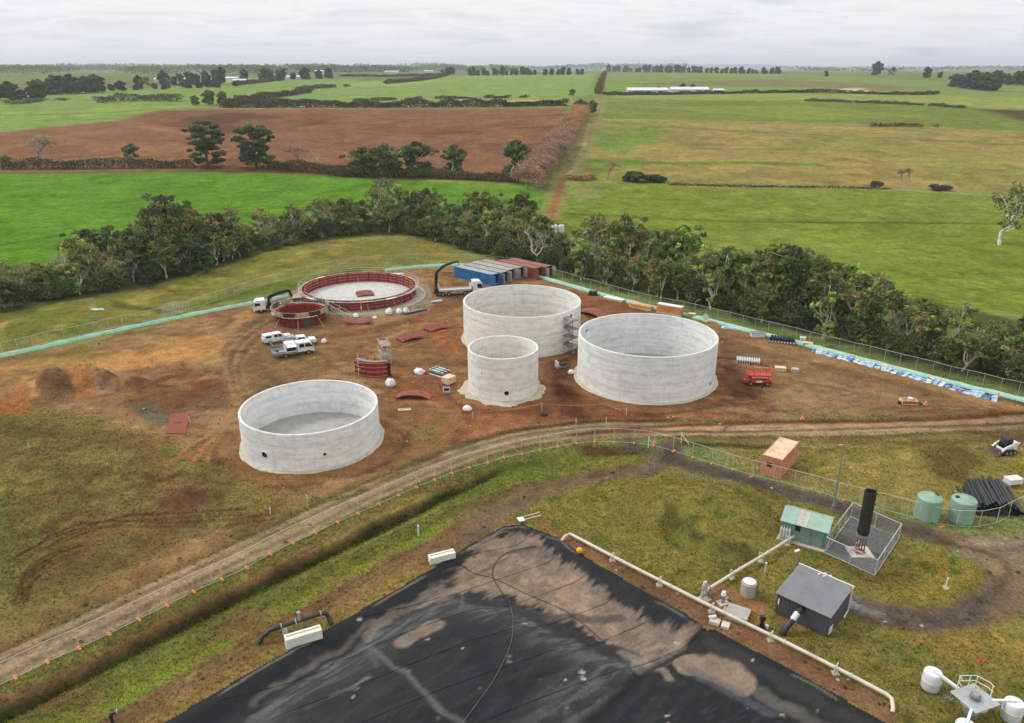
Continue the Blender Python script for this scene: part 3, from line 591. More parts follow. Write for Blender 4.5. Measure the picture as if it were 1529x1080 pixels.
def clump_cards(clumps, per, size, pal, g, flat=0.7, shell=0.5):
    """clumps: (x, y, z, r). sprays sit towards the outside of each clump"""
    cs, ss, co = [], [], []
    pal = np.array(pal)
    for x, y, z, r in clumps:
        n = max(6, int(per*(r/1.3)**2)); d = g.normal(size=(n, 3)); d /= np.linalg.norm(d, axis=1)[:, None]; rad = r*(shell+(1-shell)*g.random(n))**0.6
        p = d*rad[:, None]*np.array([1, 1, flat])+np.array([x, y, z]); p += g.normal(size=p.shape)*0.12*r
        cs.append(p); ss.append(size*(0.6+0.8*g.random(n)))
        w = g.random(); a, b = g.integers(0, len(pal), 2); base = pal[a]*w+pal[b]*(1-w); co.append(base[None]*(0.75+0.5*g.random((n, 1))))
    return cards(np.concatenate(cs), np.concatenate(ss), np.concatenate(co), g)
def bent(a, b, g, k=4, amp=0.12):
    a = np.array(a, float); b = np.array(b, float); l = np.linalg.norm(b-a); off = g.normal(size=3)*amp*l
    return [tuple(a+(b-a)*t+off*math.sin(PI*t)+g.normal(size=3)*0.02*l*(0 < t < 1)) for t in np.linspace(0, 1, k+1)]
def tpr(n, r0, r1): return [r0+(r1-r0)*i/n for i in range(n+1)]
PAL_GUM = [rgb(74,84,46,.46), rgb(90,92,54,.46), rgb(84,100,50,.46), rgb(60,70,44,.46), rgb(102,106,66,.46), rgb(98,88,58,.46)]
PAL_DARK = [rgb(58,66,44,.46), rgb(70,76,48,.46), rgb(52,58,42,.46)]
PAL_LIGHT = [rgb(118,136,62,.46), rgb(104,124,56,.46), rgb(134,140,78,.46)]
PAL_PINE = [rgb(48,62,42,.46), rgb(62,76,48,.46), rgb(40,54,40,.46), rgb(72,78,50,.46)]
PAL_BROWN = [rgb(150,118,76,.6), rgb(128,98,70,.6), rgb(112,92,78,.6), rgb(160,122,70,.6)]
PAL_HEDGE = [rgb(76,66,48,.75), rgb(62,60,44,.75), rgb(92,76,56,.75), rgb(58,64,42,.75)]
def gum(seed, Ht, spread, pal, nl=7, per=120, size=0.34, bark=None, low=0.8):
    g = np.random.default_rng(seed); tb = MB(); cl = []
    lean = g.normal(size=2)*0.05*Ht; fork = np.array([lean[0]*0.5, lean[1]*0.5, Ht*g.uniform(0.22, 0.38)])
    r0 = 0.018*Ht+0.05; tb.tube(bent((0,0,-0.4), fork, g), r0, 7, tpr(4, r0*1.25, r0*0.8))
    for i in range(nl):
        a = 2*PI*i/nl+g.uniform(-0.4, 0.4); rr = spread*g.uniform(0.35, 0.95)*(1 if i else 0.15); h = Ht*(0.94-0.42*(rr/spread)**1.6*g.uniform(0.6, 1.2))
        e = np.array([lean[0]+rr*math.cos(a), lean[1]+rr*math.sin(a), max(h, Ht*0.42)]); st = fork*g.uniform(0.7, 1.0)
        pts = bent(st, e, g, 5, 0.10); tb.tube(pts, 0.1, 5, tpr(5, r0*0.72, r0*0.22))
        cl.append((e[0], e[1], e[2]-0.4, g.uniform(0.8, 1.4)*spread*0.26))
        for k in range(4):
            m = np.array(pts[3+k % 2]); q = m+g.normal(size=3)*np.array([.30,.30,.12])*spread+np.array([0,0,0.05*Ht]); q[2] = min(q[2], Ht-0.5)
            tb.tube(bent(pts[2+k % 3], q, g, 3, 0.12), 0.04, 4, tpr(3, r0*0.30, r0*0.10)); cl.append((q[0], q[1], q[2], g.uniform(0.6, 1.15)*spread*0.25))
    for k in range(int(nl*low)):
        a = g.uniform(0, 2*PI); rr = spread*g.uniform(0.4, 0.8); cl.append((rr*math.cos(a), rr*math.sin(a), Ht*g.uniform(0.12, 0.5), spread*g.uniform(0.22, 0.36)))
    V, Fq, c = clump_cards(cl, per, size, pal, g, 0.68)
    V[:, 2] = np.maximum(V[:, 2], 0.15)
    return tb.mesh('trunk', bark or BARK, True), np_mesh('crown', V, Fq, c, LEAF)
def bush(seed, Ht, spread, pal, n=14, per=80, size=0.26):
    g = np.random.default_rng(seed); tb = MB(); cl = []
    for i in range(n):
        a = g.uniform(0, 2*PI); rr = spread*math.sqrt(g.random())*0.75; h = Ht*(1-0.55*(rr/spread)**2)*g.uniform(0.35, 0.82); cl.append((rr*math.cos(a), rr*math.sin(a), h, spread*g.uniform(0.28, 0.45)))
        if i < 5: tb.tube(bent((0,0,-0.2), (rr*0.8*math.cos(a), rr*0.8*math.sin(a), h), g, 3), 0.05, 5, tpr(3, 0.09, 0.03))
    V, Fq, c = clump_cards(cl, per, size, pal, g, 0.85); V[:, 2] = np.maximum(V[:, 2], 0.05)
    return tb.mesh('trunk', BARKD, True), np_mesh('crown', V, Fq, c, LEAF)
def pine(seed, Ht, spread):
    g = np.random.default_rng(seed); tb = MB(); cl = []; r0 = 0.03*Ht; tb.tube([(0,0,-0.5),(0.2,0,Ht*0.4),(0,0.2,Ht*0.92)], r0, 8, [r0, r0*0.7, 0.08])
    for i in range(78):
        t = g.uniform(0.10, 0.98); z = Ht*t; wd = spread*math.sqrt(max(0.02, 1-((t-0.5)/0.52)**2))*g.uniform(0.4, 1.0)*(0.9+0.2*math.sin(9*t+seed)); a = g.uniform(0, 2*PI)
        e = (wd*math.cos(a), wd*math.sin(a), z+0.08*wd); cl.append((*e, spread*g.uniform(0.13, 0.25)))
        if i % 2: tb.tube(bent((0,0,z*0.9), e, g, 3, 0.06), 0.05, 4, tpr(3, r0*0.3, 0.04))
    V, Fq, c = clump_cards(cl, 120, 0.42, PAL_PINE, g, 0.5); return tb.mesh('trunk', BARKD, True), np_mesh('crown', V, Fq, c, LEAF)
def bare(seed, Ht, spread, m, leaves=None, dens=1.0, up=1.0):
    """leafless tree: forking limbs ending in fans of fine twigs"""
    g = np.random.default_rng(seed); tb = MB(); tips = []
    def grow(p, d, l, r, k):
        q = p+d*l; tb.tube(bent(p, q, g, 2, 0.08), r, 5 if k < 2 else 3, tpr(2, r, r*0.62))
        if k >= 4: tips.append((q, d)); return
        for _ in range(3 if k < 3 else 2):
            nd = d+g.normal(size=3)*0.55; nd[2] += 0.18*up; nd /= np.linalg.norm(nd); grow(q, nd, l*g.uniform(0.62, 0.86), r*0.58, k+1)
    grow(np.array([0,0,-0.3]), np.array([0.05,0.03,1.0]), Ht*0.27, 0.02*Ht, 0)
    V = []
    for q, d in tips:
        for _ in range(int(7*dens)):
            e = q+(d+g.normal(size=3)*0.6)*Ht*0.075; w = np.cross(d, g.normal(size=3)); w *= 0.035/(np.linalg.norm(w)+1e-9); V += [q-w, q+w, e]
    V = np.array(V); Fq = np.arange(len(V)).reshape(-1, 3); c = np.tile(rgb(150,130,118,.9), (len(V), 1))
    cr = np_mesh('crown', V, Fq, c*(0.8+0.4*g.random((len(V), 1))), LEAF)
    if leaves:
        ctr = np.array([q+g.normal(size=3)*0.07*Ht for q, d in tips for _ in range(14)]); V2, F2, c2 = cards(ctr, 0.14+0.22*g.random(len(ctr)), np.array(leaves)[g.integers(0, len(leaves), len(ctr))]*(0.75+0.5*g.random((len(ctr), 1))), g)
        F3 = np.concatenate([F2[:, :3], F2[:, [0, 2, 3]]]); cr = np_mesh('crown', np.concatenate([V, V2]), np.concatenate([Fq, F3+len(V)]), np.concatenate([c, c2]), LEAF)
    return tb.mesh('trunk', m, True), cr
GUMS = [gum(100+i, 11, sp, pal, nl, 120) for i, (sp, pal, nl) in enumerate([(3.6,PAL_GUM,7),(4.2,PAL_GUM+PAL_DARK[:1],8),(3.0,PAL_GUM,6),(3.5,PAL_GUM+PAL_DARK,7),(4.0,PAL_DARK+PAL_GUM[:2],8),(3.1,PAL_GUM+PAL_LIGHT[:1],6),(2.6,PAL_GUM[3:],5)])]
LIGHTG = [gum(120, 10, 3.2, PAL_LIGHT+PAL_GUM[:2], 7, 110), gum(121, 9, 2.9, PAL_LIGHT, 6, 100)]
THIN = [gum(130+i, 11, 3.3, PAL_GUM, 6, 60, 0.30, None, 0.5) for i in range(2)]
DARKB = [bush(140+i, 5, 2.8, PAL_DARK, 22) for i in range(3)]
CON = [pine(150, 9, 2.4), pine(151, 20, 7.4), pine(152, 20, 7.6)]
BARES = [bare(160, 8, 3, TWIG, None, 2.5), bare(161, 9, 3, TWIG, [rgb(128,104,96,.6), rgb(112,92,84,.6), rgb(138,112,84,.6)]), bare(162, 9, 3, TWIG, PAL_BROWN), bare(163, 10, 3, DEADW, None, 0.5, 0.5), bare(164, 10, 3, BARK, [rgb(104,104,68,.46), rgb(88,92,54,.46)], 0.8, 0.6)]
ROUND = [gum(170, 9, 3.6, [rgb(92,104,60,.46), rgb(74,86,52,.46)], 9, 120), gum(171, 12, 4.4, PAL_DARK+PAL_GUM[:2], 9, 130, 0.4, None, 2.4), gum(172, 12, 3.9, PAL_DARK+PAL_GUM[2:3], 8, 130, 0.4, None, 1.6)]
SHRUB = [bush(180, 2.4, 1.7, PAL_DARK+PAL_HEDGE[:1], 22, 420, 0.22), bush(181, 1.8, 1.5, PAL_HEDGE, 8, 70, 0.18)]
FARP = [gum(190+i, 18, 6.5, PAL_PINE, 9, 70, 0.9, BARKD, 2.4) for i in range(2)]
def proj(p):
    z = p[2]-H; dep = p[1]*math.cos(PITCH)-z*math.sin(PITCH); upv = p[1]*math.sin(PITCH)+z*math.cos(PITCH)
    return PW/2+F*p[0]/dep, PH/2-F*upv/dep
def tree(name, meshes, base_h, p, h, label, cat, group=None, wide=1.0):
    z = gz(p[0], p[1]); s = h/base_h
    o = thing(name, label, cat, (p[0], p[1], z-0.05), random.uniform(0, 2*PI), group)
    sc = (s*wide, s*wide, s); inst('trunk', meshes[0], o, sc=sc); inst('crown', meshes[1], o, sc=sc); return o
def need_h(p, ytop):
    lo, hi = 0.5, 60; z0 = gz(p[0], p[1])
    for _ in range(24):
        m = (lo+hi)/2
        if proj((p[0], p[1], z0+m))[1] > ytop: lo = m
        else: hi = m
    return lo
TOPX = [-300,0,60,130,190,260,350,410,450,520,560,590,625,680,740,800,830,870,950,1050,1120,1180,1215,1240,1275,1330,1380,1420,1470,1529,1800]
TOPY = [420,382,384,352,335,305,308,322,296,298,272,266,288,292,293,310,352,325,338,350,366,372,385,372,388,420,448,440,466,478,520]
FRONT = spline(pl([(-330,530),(-140,492),(0,464),(100,446),(200,428),(330,396),(430,366),(540,350),(610,350),(690,372),(760,390),(806,398),(870,420),(960,440),(1060,464),(1150,487),(1250,511),(1350,537),(1450,561),(1529,580),(1640,606),(1800,650)]), 8)
def along(pts, step):
    out = []; acc = 0
    for a, b in zip(pts, pts[1:]):
        l = (b-a).length
        while acc < l: out.append((a+(b-a)*(acc/l), (b-a).normalized())); acc += step
        acc -= l
    return out
NB = {'gum_tree': 'olive-green gum in the creek belt', 'dead_gum_tree': 'bare pale-limbed gum in the creek belt', 'light_gum_tree': 'light green tree in the creek belt', 'dark_shrub': 'dark shrub under the creek belt', 'thin_gum_tree': 'thin-crowned gum in the creek belt'}
for row, (off, step, fr) in enumerate(((1.5, 2.9, 0.58), (6.5, 4.1, 0.86), (12.0, 4.4, 1.04), (18.5, 5.4, 1.08))):
    for p, d in along(FRONT, step):
        nrm = Vector((-d.y, d.x, 0)); q = p+nrm*(off+random.uniform(-1.6, 1.6))+d*random.uniform(-1.5, 1.5)
        px, py = proj((q.x, q.y, 0)); 
        if not -260 < px < 1740: continue
        if row and 806 < px < 838 and py < 362: continue
        if row == 3 and (px > 1260 or random.random() < 0.15): continue
        top = np.interp(px, TOPX, TOPY); wv = vnoise(np.array([px/34.0]), np.array([row*3.1]), 3)[0]
        h = need_h(q, top+wv*38-16+random.uniform(-6, 10))*fr; h = min(max(h, 4.5), 19.0)
        rnd = random.random()
        if row == 0 and rnd < 0.55: nm, ms, bh, w = 'dark_shrub', random.choice(DARKB), 5, 1.0; h = min(h, random.uniform(3.5, 6.5))
        elif row and rnd < 0.10: nm, ms, bh, w = 'dead_gum_tree', random.choice((BARES[3], BARES[4])), 10, 0.9; h *= 0.9
        elif rnd < 0.15: nm, ms, bh, w = 'light_gum_tree', random.choice(LIGHTG), 10, 0.95; h *= 0.8
        elif rnd < 0.34: nm, ms, bh, w = 'thin_gum_tree', random.choice(THIN), 11, 1.0
        else: nm, ms, bh, w = 'gum_tree', random.choice(GUMS), 11, 1.0
        if h < 7 and bh > 9: w *= 1.25
        st = ('at its far left end', 'left of the rough slope', 'above the formwork rings', 'around the lane crossing', 'behind the right tank', 'above the blue bundles', 'at its far right end')[int(np.searchsorted([90, 330, 700, 900, 1120, 1350], px))]
        lb = NB[nm]+', '+('front row', 'second row', 'third row', 'back row')[row]+' '+st
        tree(nm, ms, bh, q, h, lb, 'shrub' if nm == 'dark_shrub' else 'tree', lb.replace(',', ''), w)
for px, py, ht in ((222,430,8),(310,408,7.5),(1385,535,5)): tree('dark_conifer', CON[0], 9, P(px, py), ht, {222:'dark cone-shaped evergreen low in the creek belt at left',310:'narrow dark evergreen beside the rough slope in the creek belt',1385:'low dark evergreen at the right end of the creek belt'}[px], 'tree')
# leaning bleached dead tree behind the containers
o = tree('dead_tree', BARES[3], 10, P(806,398), 12.5, 'bleached leaning dead tree behind the red shipping containers', 'dead tree'); o.rotation_euler = (R(4), R(-22), 0.4)
o = tree('dead_tree', BARES[3], 10, P(1078,440), 10.5, 'tangle of bare white branches in the creek belt above the round tank', 'dead tree'); o.rotation_euler = (R(10), R(14), 2.0)
# tall gum at the right edge of the paddock
o = tree('tall_gum_tree', THIN[1], 11, P(1494,366), 19.0, 'tall lanky gum with pale forked trunk alone in the right paddock', 'tree'); o.rotation_euler = (0, R(17), 0)
# trees along the hedge line behind the left paddock
for px, py, hp, ms, bh, nm, lb, w in (
    (310,250,66,CON[1],20,'pine_tree','broad dark pine, left one of the pair before the ploughed field',1.3),(383,251,63,CON[2],20,'pine_tree','dome-topped dark pine, right one of the pair before the ploughed field',1.3),
    (198,246,32,ROUND[0],9,'round_tree','small round olive tree left of the two pines',1.05),(540,262,44,ROUND[1],12,'gum_tree','spreading dark gum at the left end of the clump before the ploughed field',1.6),
    (580,263,50,ROUND[1],12,'gum_tree','middle dark gum of the clump before the ploughed field',1.5),(625,262,52,ROUND[2],12,'gum_tree','tall leaning gum at the right end of the clump before the ploughed field',1.5),
    (676,263,48,ROUND[2],12,'gum_tree','upright dark gum beside the pale dead trunk',1.2),(768,262,54,ROUND[2],12,'gum_tree','gum at the near end of the brown avenue',1.3),(8,250,20,ROUND[0],9,'round_tree','small dark tree at the left edge of the hedge line',1.0),
    (656,262,58,BARES[3],10,'dead_tree','pale dead trunk between the gum clump and the upright gum',0.5),(60,251,58,BARES[0],8,'bare_tree','grey leafless tree at the far left of the hedge line',1.9),(450,252,42,BARES[0],8,'bare_tree','pale leafless tree right of the two pines',2.3),
    (476,252,32,BARES[3],10,'dead_tree','dark stump-like dead tree right of the pines',0.6),(908,268,34,BARES[0],8,'bare_tree','grey leafless tree right of the lane bend',1.7),(1345,274,26,BARES[0],8,'bare_tree','left one of two small leafless trees by the stubble field',1.0),(1357,274,29,BARES[0],8,'bare_tree','right one of two small leafless trees by the stubble field',1.0),
    (868,172,24,ROUND[1],12,'dark_tree','black-green tree at the far end of the brown avenue',1.1),(884,170,20,ROUND[1],12,'dark_tree','smaller black-green tree beside the lane at the far end of the avenue',1.0),(854,143,10,ROUND[1],12,'dark_tree','small dark tree above the far end of the avenue',1.4),
    (312,157,22,ROUND[1],12,'dark_tree','left crown of the dark clump behind the ploughed field',1.3),(332,157,20,ROUND[1],12,'dark_tree','right crown of the dark clump behind the ploughed field',1.2),(292,158,15,ROUND[1],12,'dark_tree','low left crown beside the dark clump behind the ploughed field',1.3)):
    p = P(px, py); tree(nm, ms, bh, p, hp/px_m(p.y)*1.02, lb, 'tree', None, w)
for px, py, hp, lb in ((948,271,16,'left half of the dark rounded thicket beside the stubble field'),(972,272,13,'right half of the dark rounded thicket beside the stubble field'),(1310,279,9,'dark low bush left of the two leafless trees'),(1395,284,10,'dark low bush right of the two leafless trees'),(1412,284,8,'small low bush at the right end by the stubble field'),(985,272,10,'small bush at the right end of the dark thicket')):
    p = P(px, py); tree('thicket', SHRUB[0], 2.4, p, hp/px_m(p.y)*1.05, lb, 'bush', None, 1.5)
# brown avenue along the lane
AORD = ['first','second','third','fourth','fifth','sixth','seventh','eighth','ninth','tenth','eleventh','twelfth']+['%dth' % q for q in range(13, 90)]
AV = spline(pl([(796,282),(818,262),(838,236),(850,208),(862,184),(870,170)]), 6); k = 0
for p, d in along(AV, 6.5):
    for s in (-1, 0.2):
        q = p+Vector((-d.y, d.x, 0))*(2.6*s+0.4)*-1+d*random.uniform(-1, 1); far = q.y > 430; k += 1
        tree('bare_avenue_tree', BARES[2 if far else (k % 2)], 9, (q.x, q.y), random.uniform(10.5, 13.5) if q.y < 420 else random.uniform(8, 10), 'brown nearly leafless tree in the lane avenue, '+('lane' if s > 0 else 'field')+' side, '+AORD[(k-1)//2]+' from the near end', 'tree', 'brown trees of the avenue', 1.25)
for px, py, hp in ((795,272,16),(815,280,14),(752,268,12),(838,292,8)):
    p = P(px, py); tree('brown_shrub', BARES[1], 9, p, hp/px_m(p.y), 'brown twiggy shrub at the foot of the avenue', 'shrub', 'brown shrubs at the avenue foot', 1.6)

def hedge(name, pts, h, w, pal, label, n_per_m=14, size=0.35, gaps=0.0, group=None, cat='hedge'):
    g = np.random.default_rng(int(abs(pts[0][0]*7+pts[0][1]*13)+3)); line_ = spline(pl(pts), 6); cs = []; 
    L_ = sum((b-a).length for a, b in zip(line_, line_[1:])); n = int(min(14000, L_*n_per_m*2.2)); seglen = np.array([(b-a).length for a, b in zip(line_, line_[1:])]); cum = np.concatenate([[0], seglen.cumsum()])
    t = g.random(n)*L_; i = np.clip(np.searchsorted(cum, t)-1, 0, len(seglen)-1); A = np.array([tuple(p) for p in line_]); f = ((t-cum[i])/seglen[i])[:, None]; c = A[i]*(1-f)+A[i+1]*f
    lump = vnoise(t/(h*1.6), t*0, 5)
    if gaps: keep = vnoise(t/(h*3.5), t*0+4, 9) > gaps; c, t, lump = c[keep], t[keep], lump[keep]
    n = len(c); d = A[np.clip(i+1, 0, len(A)-1)]-A[i]; d = d[:n]; hh = h*(0.45+0.75*lump)
    c[:, 2] = height(c[:, 0], c[:, 1])+hh*g.random(n)**0.7; c[:, 0] += g.normal(size=n)*w*0.4; c[:, 1] += g.normal(size=n)*w*0.4
    pal = np.array(pal); V, Fq, co = cards(c, size*1.15*(0.6+0.8*g.random(n)), pal[g.integers(0, len(pal), n)]*(0.7+0.5*lump[:, None]), g)
    o = bpy.data.objects.new(name, np_mesh(name, V, Fq, co, LEAF)); C.objects.link(o); return tag(o, label, cat, group)
hedge('hedge', [(330,161),(500,161),(700,160),(846,158)], 6.0, 4, PAL_HEDGE, 'long brown hedge along the far edge of the ploughed field', 30, 0.6)
hedge('hedge', [(0,253),(60,253),(140,252),(230,251),(290,252)], 4.6, 3.5, PAL_DARK+PAL_HEDGE[:2], 'low dark hedge at left between the green paddock and the ploughed field', 26, 0.35)
hedge('hedge', [(400,253),(470,258),(520,262)], 4.6, 3.5, PAL_HEDGE, 'brown scrub hedge right of the two pines', 40, 0.35)
hedge('hedge', [(500,263),(600,265),(700,268),(770,272)], 3.8, 3.5, PAL_HEDGE+PAL_DARK, 'low brown hedge under the gum clump before the ploughed field', 40, 0.35)
hedge('hedge', [(145,154),(200,151),(270,152)], 6, 5, PAL_HEDGE, 'short hedge left of the dark clump of trees', 14, 0.6)
hedge('hedge', [(340,158),(400,148),(465,138)], 6, 5, PAL_HEDGE, 'hedge rising to the right from the dark clump of trees', 14, 0.6)
hedge('hedge', [(350,156),(400,153),(470,152)], 3, 4, PAL_HEDGE+PAL_DARK, 'broken bushy hedge below the rising hedge', 14, 0.6, 0.35)
hedge('hedge', [(350,128),(400,122),(410,119)], 5, 5, PAL_HEDGE, 'dark hedge above the far left paddocks', 10, 0.8)
hedge('hedge', [(575,126),(640,119),(668,113)], 5, 5, PAL_HEDGE, 'hedge climbing towards the row of far pines', 10, 0.8)
hedge('hedge', [(510,115),(590,115),(655,113)], 4, 5, PAL_HEDGE, 'thin dark hedge left of the row of far pines', 10, 0.8)
hedge('hedge', [(445,135),(480,132),(520,130)], 4, 4, PAL_HEDGE+PAL_DARK, 'broken row of small trees in the far green paddock', 10, 0.7, 0.4)
hedge('hedge', [(520,152),(660,148),(790,146)], 2.6, 3, PAL_HEDGE+PAL_DARK, 'dotted row of bushes above the long brown hedge', 14, 0.5, 0.5)
hedge('hedge', [(893,141),(899,120),(904,109)], 4, 4, PAL_HEDGE, 'brown hedge lining the far end of the lane', 12, 0.7)
hedge('hedge', [(900,142),(1000,142),(1200,139),(1350,142),(1400,141)], 3.2, 3, PAL_HEDGE, 'long low hedge before the white sheds', 14, 0.6)
hedge('hedge', [(1200,151),(1260,153),(1370,157),(1440,162)], 2.2, 3, PAL_DARK, 'dark clipped hedge across the right pasture', 16, 0.5, 0.22)
hedge('hedge', [(1000,276),(1100,279),(1250,281),(1330,283)], 0.9, 1.5, PAL_HEDGE+[rgb(170,160,130,.8)], 'stony overgrown bank between stubble field and right paddock', 22, 0.22)
hedge('hedge', [(1290,189),(1350,189),(1400,190)], 2.2, 3, PAL_BROWN+PAL_HEDGE, 'small reddish bushes along the upper edge of the stubble field', 14, 0.5, 0.42)
hedge('hedge', [(0,156),(30,156),(60,152),(100,150)], 3, 4, PAL_DARK, 'scattered small bushes in the far left paddock', 8, 0.6, 0.5)
hedge('hedge', [(850,268),(870,270),(888,268)], 2.4, 2, PAL_BROWN, 'reddish-brown scrub at the bend of the lane', 40, 0.3)
# rows of big trees on the skyline
def ORD(i): return ['first','second','third','fourth','fifth','sixth','seventh','eighth','ninth','tenth','eleventh','twelfth'][i] if i < 12 else '%d%s' % (i+1, {1:'st',2:'nd',3:'rd'}.get((i+1) % 10, 'th') if (i+1) % 100 not in (11,12,13) else 'th')
def row(px0, px1, y0, y1, n, h, label, group, ms=FARP, wide=1.0, jit=3):
    for i in range(n):
        t = (i+random.uniform(-0.3, 0.3))/max(1, n-1); px = px0+(px1-px0)*t; p = P(px, y0+(y1-y0)*t); p.y += random.uniform(-jit, jit)
        tree('far_pine_tree', random.choice(ms), 18, p, h*random.uniform(0.6, 1.15), label if n == 1 else label+', '+ORD(i)+' from the left', 'tree', group, wide)
row(702,800,113,112,15,14,'dark pine in the skyline row left of the lane','skyline pines left of the lane'); row(815,870,113,112,7,14,'dark pine in the shorter skyline group beside the lane','skyline pines beside the lane')
row(910,1060,108,109,24,18,'dark pine in the long skyline row right of the lane','skyline pines right of the lane'); row(1070,1165,110,111,15,14,'dark pine at the right end of the long skyline row','right end of the skyline pines')
row(662,676,112,112,3,13,'dark round tree left of the skyline pines','round trees left of the skyline pines',wide=1.3)
row(1308,1312,113,113,1,20,'left dark tree of the lone skyline pair at right',None); row(1326,1330,113,113,2,24,'right spreading tree of the lone skyline pair',"lone skyline pair's right tree",THIN and [GUMS[0]],0.9)
row(1385,1400,117,117,2,15,'dark skyline tree between the lone pair and the right wood','right skyline trees'); row(1425,1480,130,136,7,16,'tree of the dark clump at the right skyline','right skyline clump',wide=1.3); row(1480,1560,126,128,8,17,'dark tree of the wood at the right edge of the skyline','right edge wood')
row(985,1030,138,138,4,8,'small dark tree before the white sheds','trees before the white sheds',wide=1.2); row(1232,1236,115,115,1,9,'lone dark tree on the far pasture',None)
row(0,60,150,148,6,14,'dark tree of the far left clump','far left clump',wide=1.3); row(60,150,142,138,9,16,'dark tree in the belt above the far left paddock','far left belt',wide=1.2)
row(190,420,133,120,26,17,'dark tree in the shelterbelt left of centre','left shelterbelt',ms=FARP+[(a_, b_) for a_, b_ in GUMS[1:2]],wide=0.85,jit=60); row(150,340,136,130,14,9,'low dark tree in front of the left shelterbelt','low trees of the left shelterbelt',wide=1.5,jit=20)
row(395,500,121,117,11,14,'brownish tree at the right end of the left shelterbelt','right end of the left shelterbelt',wide=1.2,jit=30)
# woods that read as one mass
def wood(px0, px1, dist, h, label, seed, dens=0.5, lump=90.0, colr=PAL_DARK+PAL_GUM[:2], size=3.0, n=5200):
    g = np.random.default_rng(seed); y = dist; x0 = (px0-PW/2)/F*y/math.cos(PITCH)*0.937; x1 = (px1-PW/2)/F*y/math.cos(PITCH)*0.937
    x = x0+(x1-x0)*g.random(n); yy = y+g.uniform(-0.06, 0.06, n)*y; keep = vnoise(x/lump, yy*0, seed) > 1-dens; x, yy = x[keep], yy[keep]; n = len(x)
    hh = h*(0.35+0.65*vnoise(x/(lump*0.35), yy*0+2, seed+1)+0.35*vnoise(x/9, yy/9, seed+2)); c = np.stack([x, yy, height(x, yy)+hh*g.random(n)**0.55], 1)
    pal = np.array(colr); V, Fq, co = cards(c, size*(0.6+0.8*g.random(n)), pal[g.integers(0, len(pal), n)]*(0.75+0.5*g.random((n, 1))), g, 0.7)
    o = bpy.data.objects.new('distant_wood', np_mesh('distant_wood', V, Fq, co, LEAF)); C.objects.link(o); tag(o, label, 'wood', kind='stuff')
wood(-60, 470, 1650, 13, 'dark scattered woodland behind the far left paddocks', 2, 0.5, 60, n=7000, size=1.8); wood(-60, 620, 2300, 17, 'dark band of woodland along the left skyline', 3, 0.75, n=12000); wood(-60, 760, 3400, 22, 'hazy second band of woodland on the left skyline', 4, 0.85, 160, n=12000, size=4.2)
wood(150, 1000, 5200, 36, 'pale far woods on the skyline at centre', 5, 0.75, 260, n=11000, size=6); wood(540, 900, 2600, 14, 'scrubby trees behind the centre skyline', 6, 0.5, 60, n=5000); wood(1040, 1600, 3200, 16, 'hazy trees scattered along the right skyline', 8, 0.40, 120, n=6000, size=3.4); wood(1150, 1650, 5600, 26, 'faint far woods on the right skyline', 9, 0.5, 260, n=5000, size=6)
# blue hills
def hills(dist, amp, seed, label):
    n = 240; xs = np.linspace(-1.1*dist, 1.1*dist, n); rows = []
    for k, (dy, f) in enumerate(((-0.07, 0.0), (-0.03, 0.6), (0.0, 1.0), (0.05, 0.5))):
        z = amp*f*(0.15+fbm(xs, xs*0, dist*0.16, 5, seed))+36 if f else xs*0+20; rows.append(np.stack([xs, xs*0+dist*(1+dy), z], 1))
    V = np.concatenate(rows); F_ = np.array([(k*n+i, k*n+i+1, (k+1)*n+i+1, (k+1)*n+i) for k in range(3) for i in range(n-1)])
    o = bpy.data.objects.new('hills', np_mesh('hills', V, F_, np.tile(rgb(80,92,60), (len(V), 1)), mat('far_hill_scrub', rgb(84,94,66), 1.0, var=0.3, scale=0.004), True)); C.objects.link(o); tag(o, label, 'hills', kind='structure')
hills(11500, 105, 3, 'low blue hills along the horizon'); hills(8200, 34, 8, 'nearer low rise along the horizon')
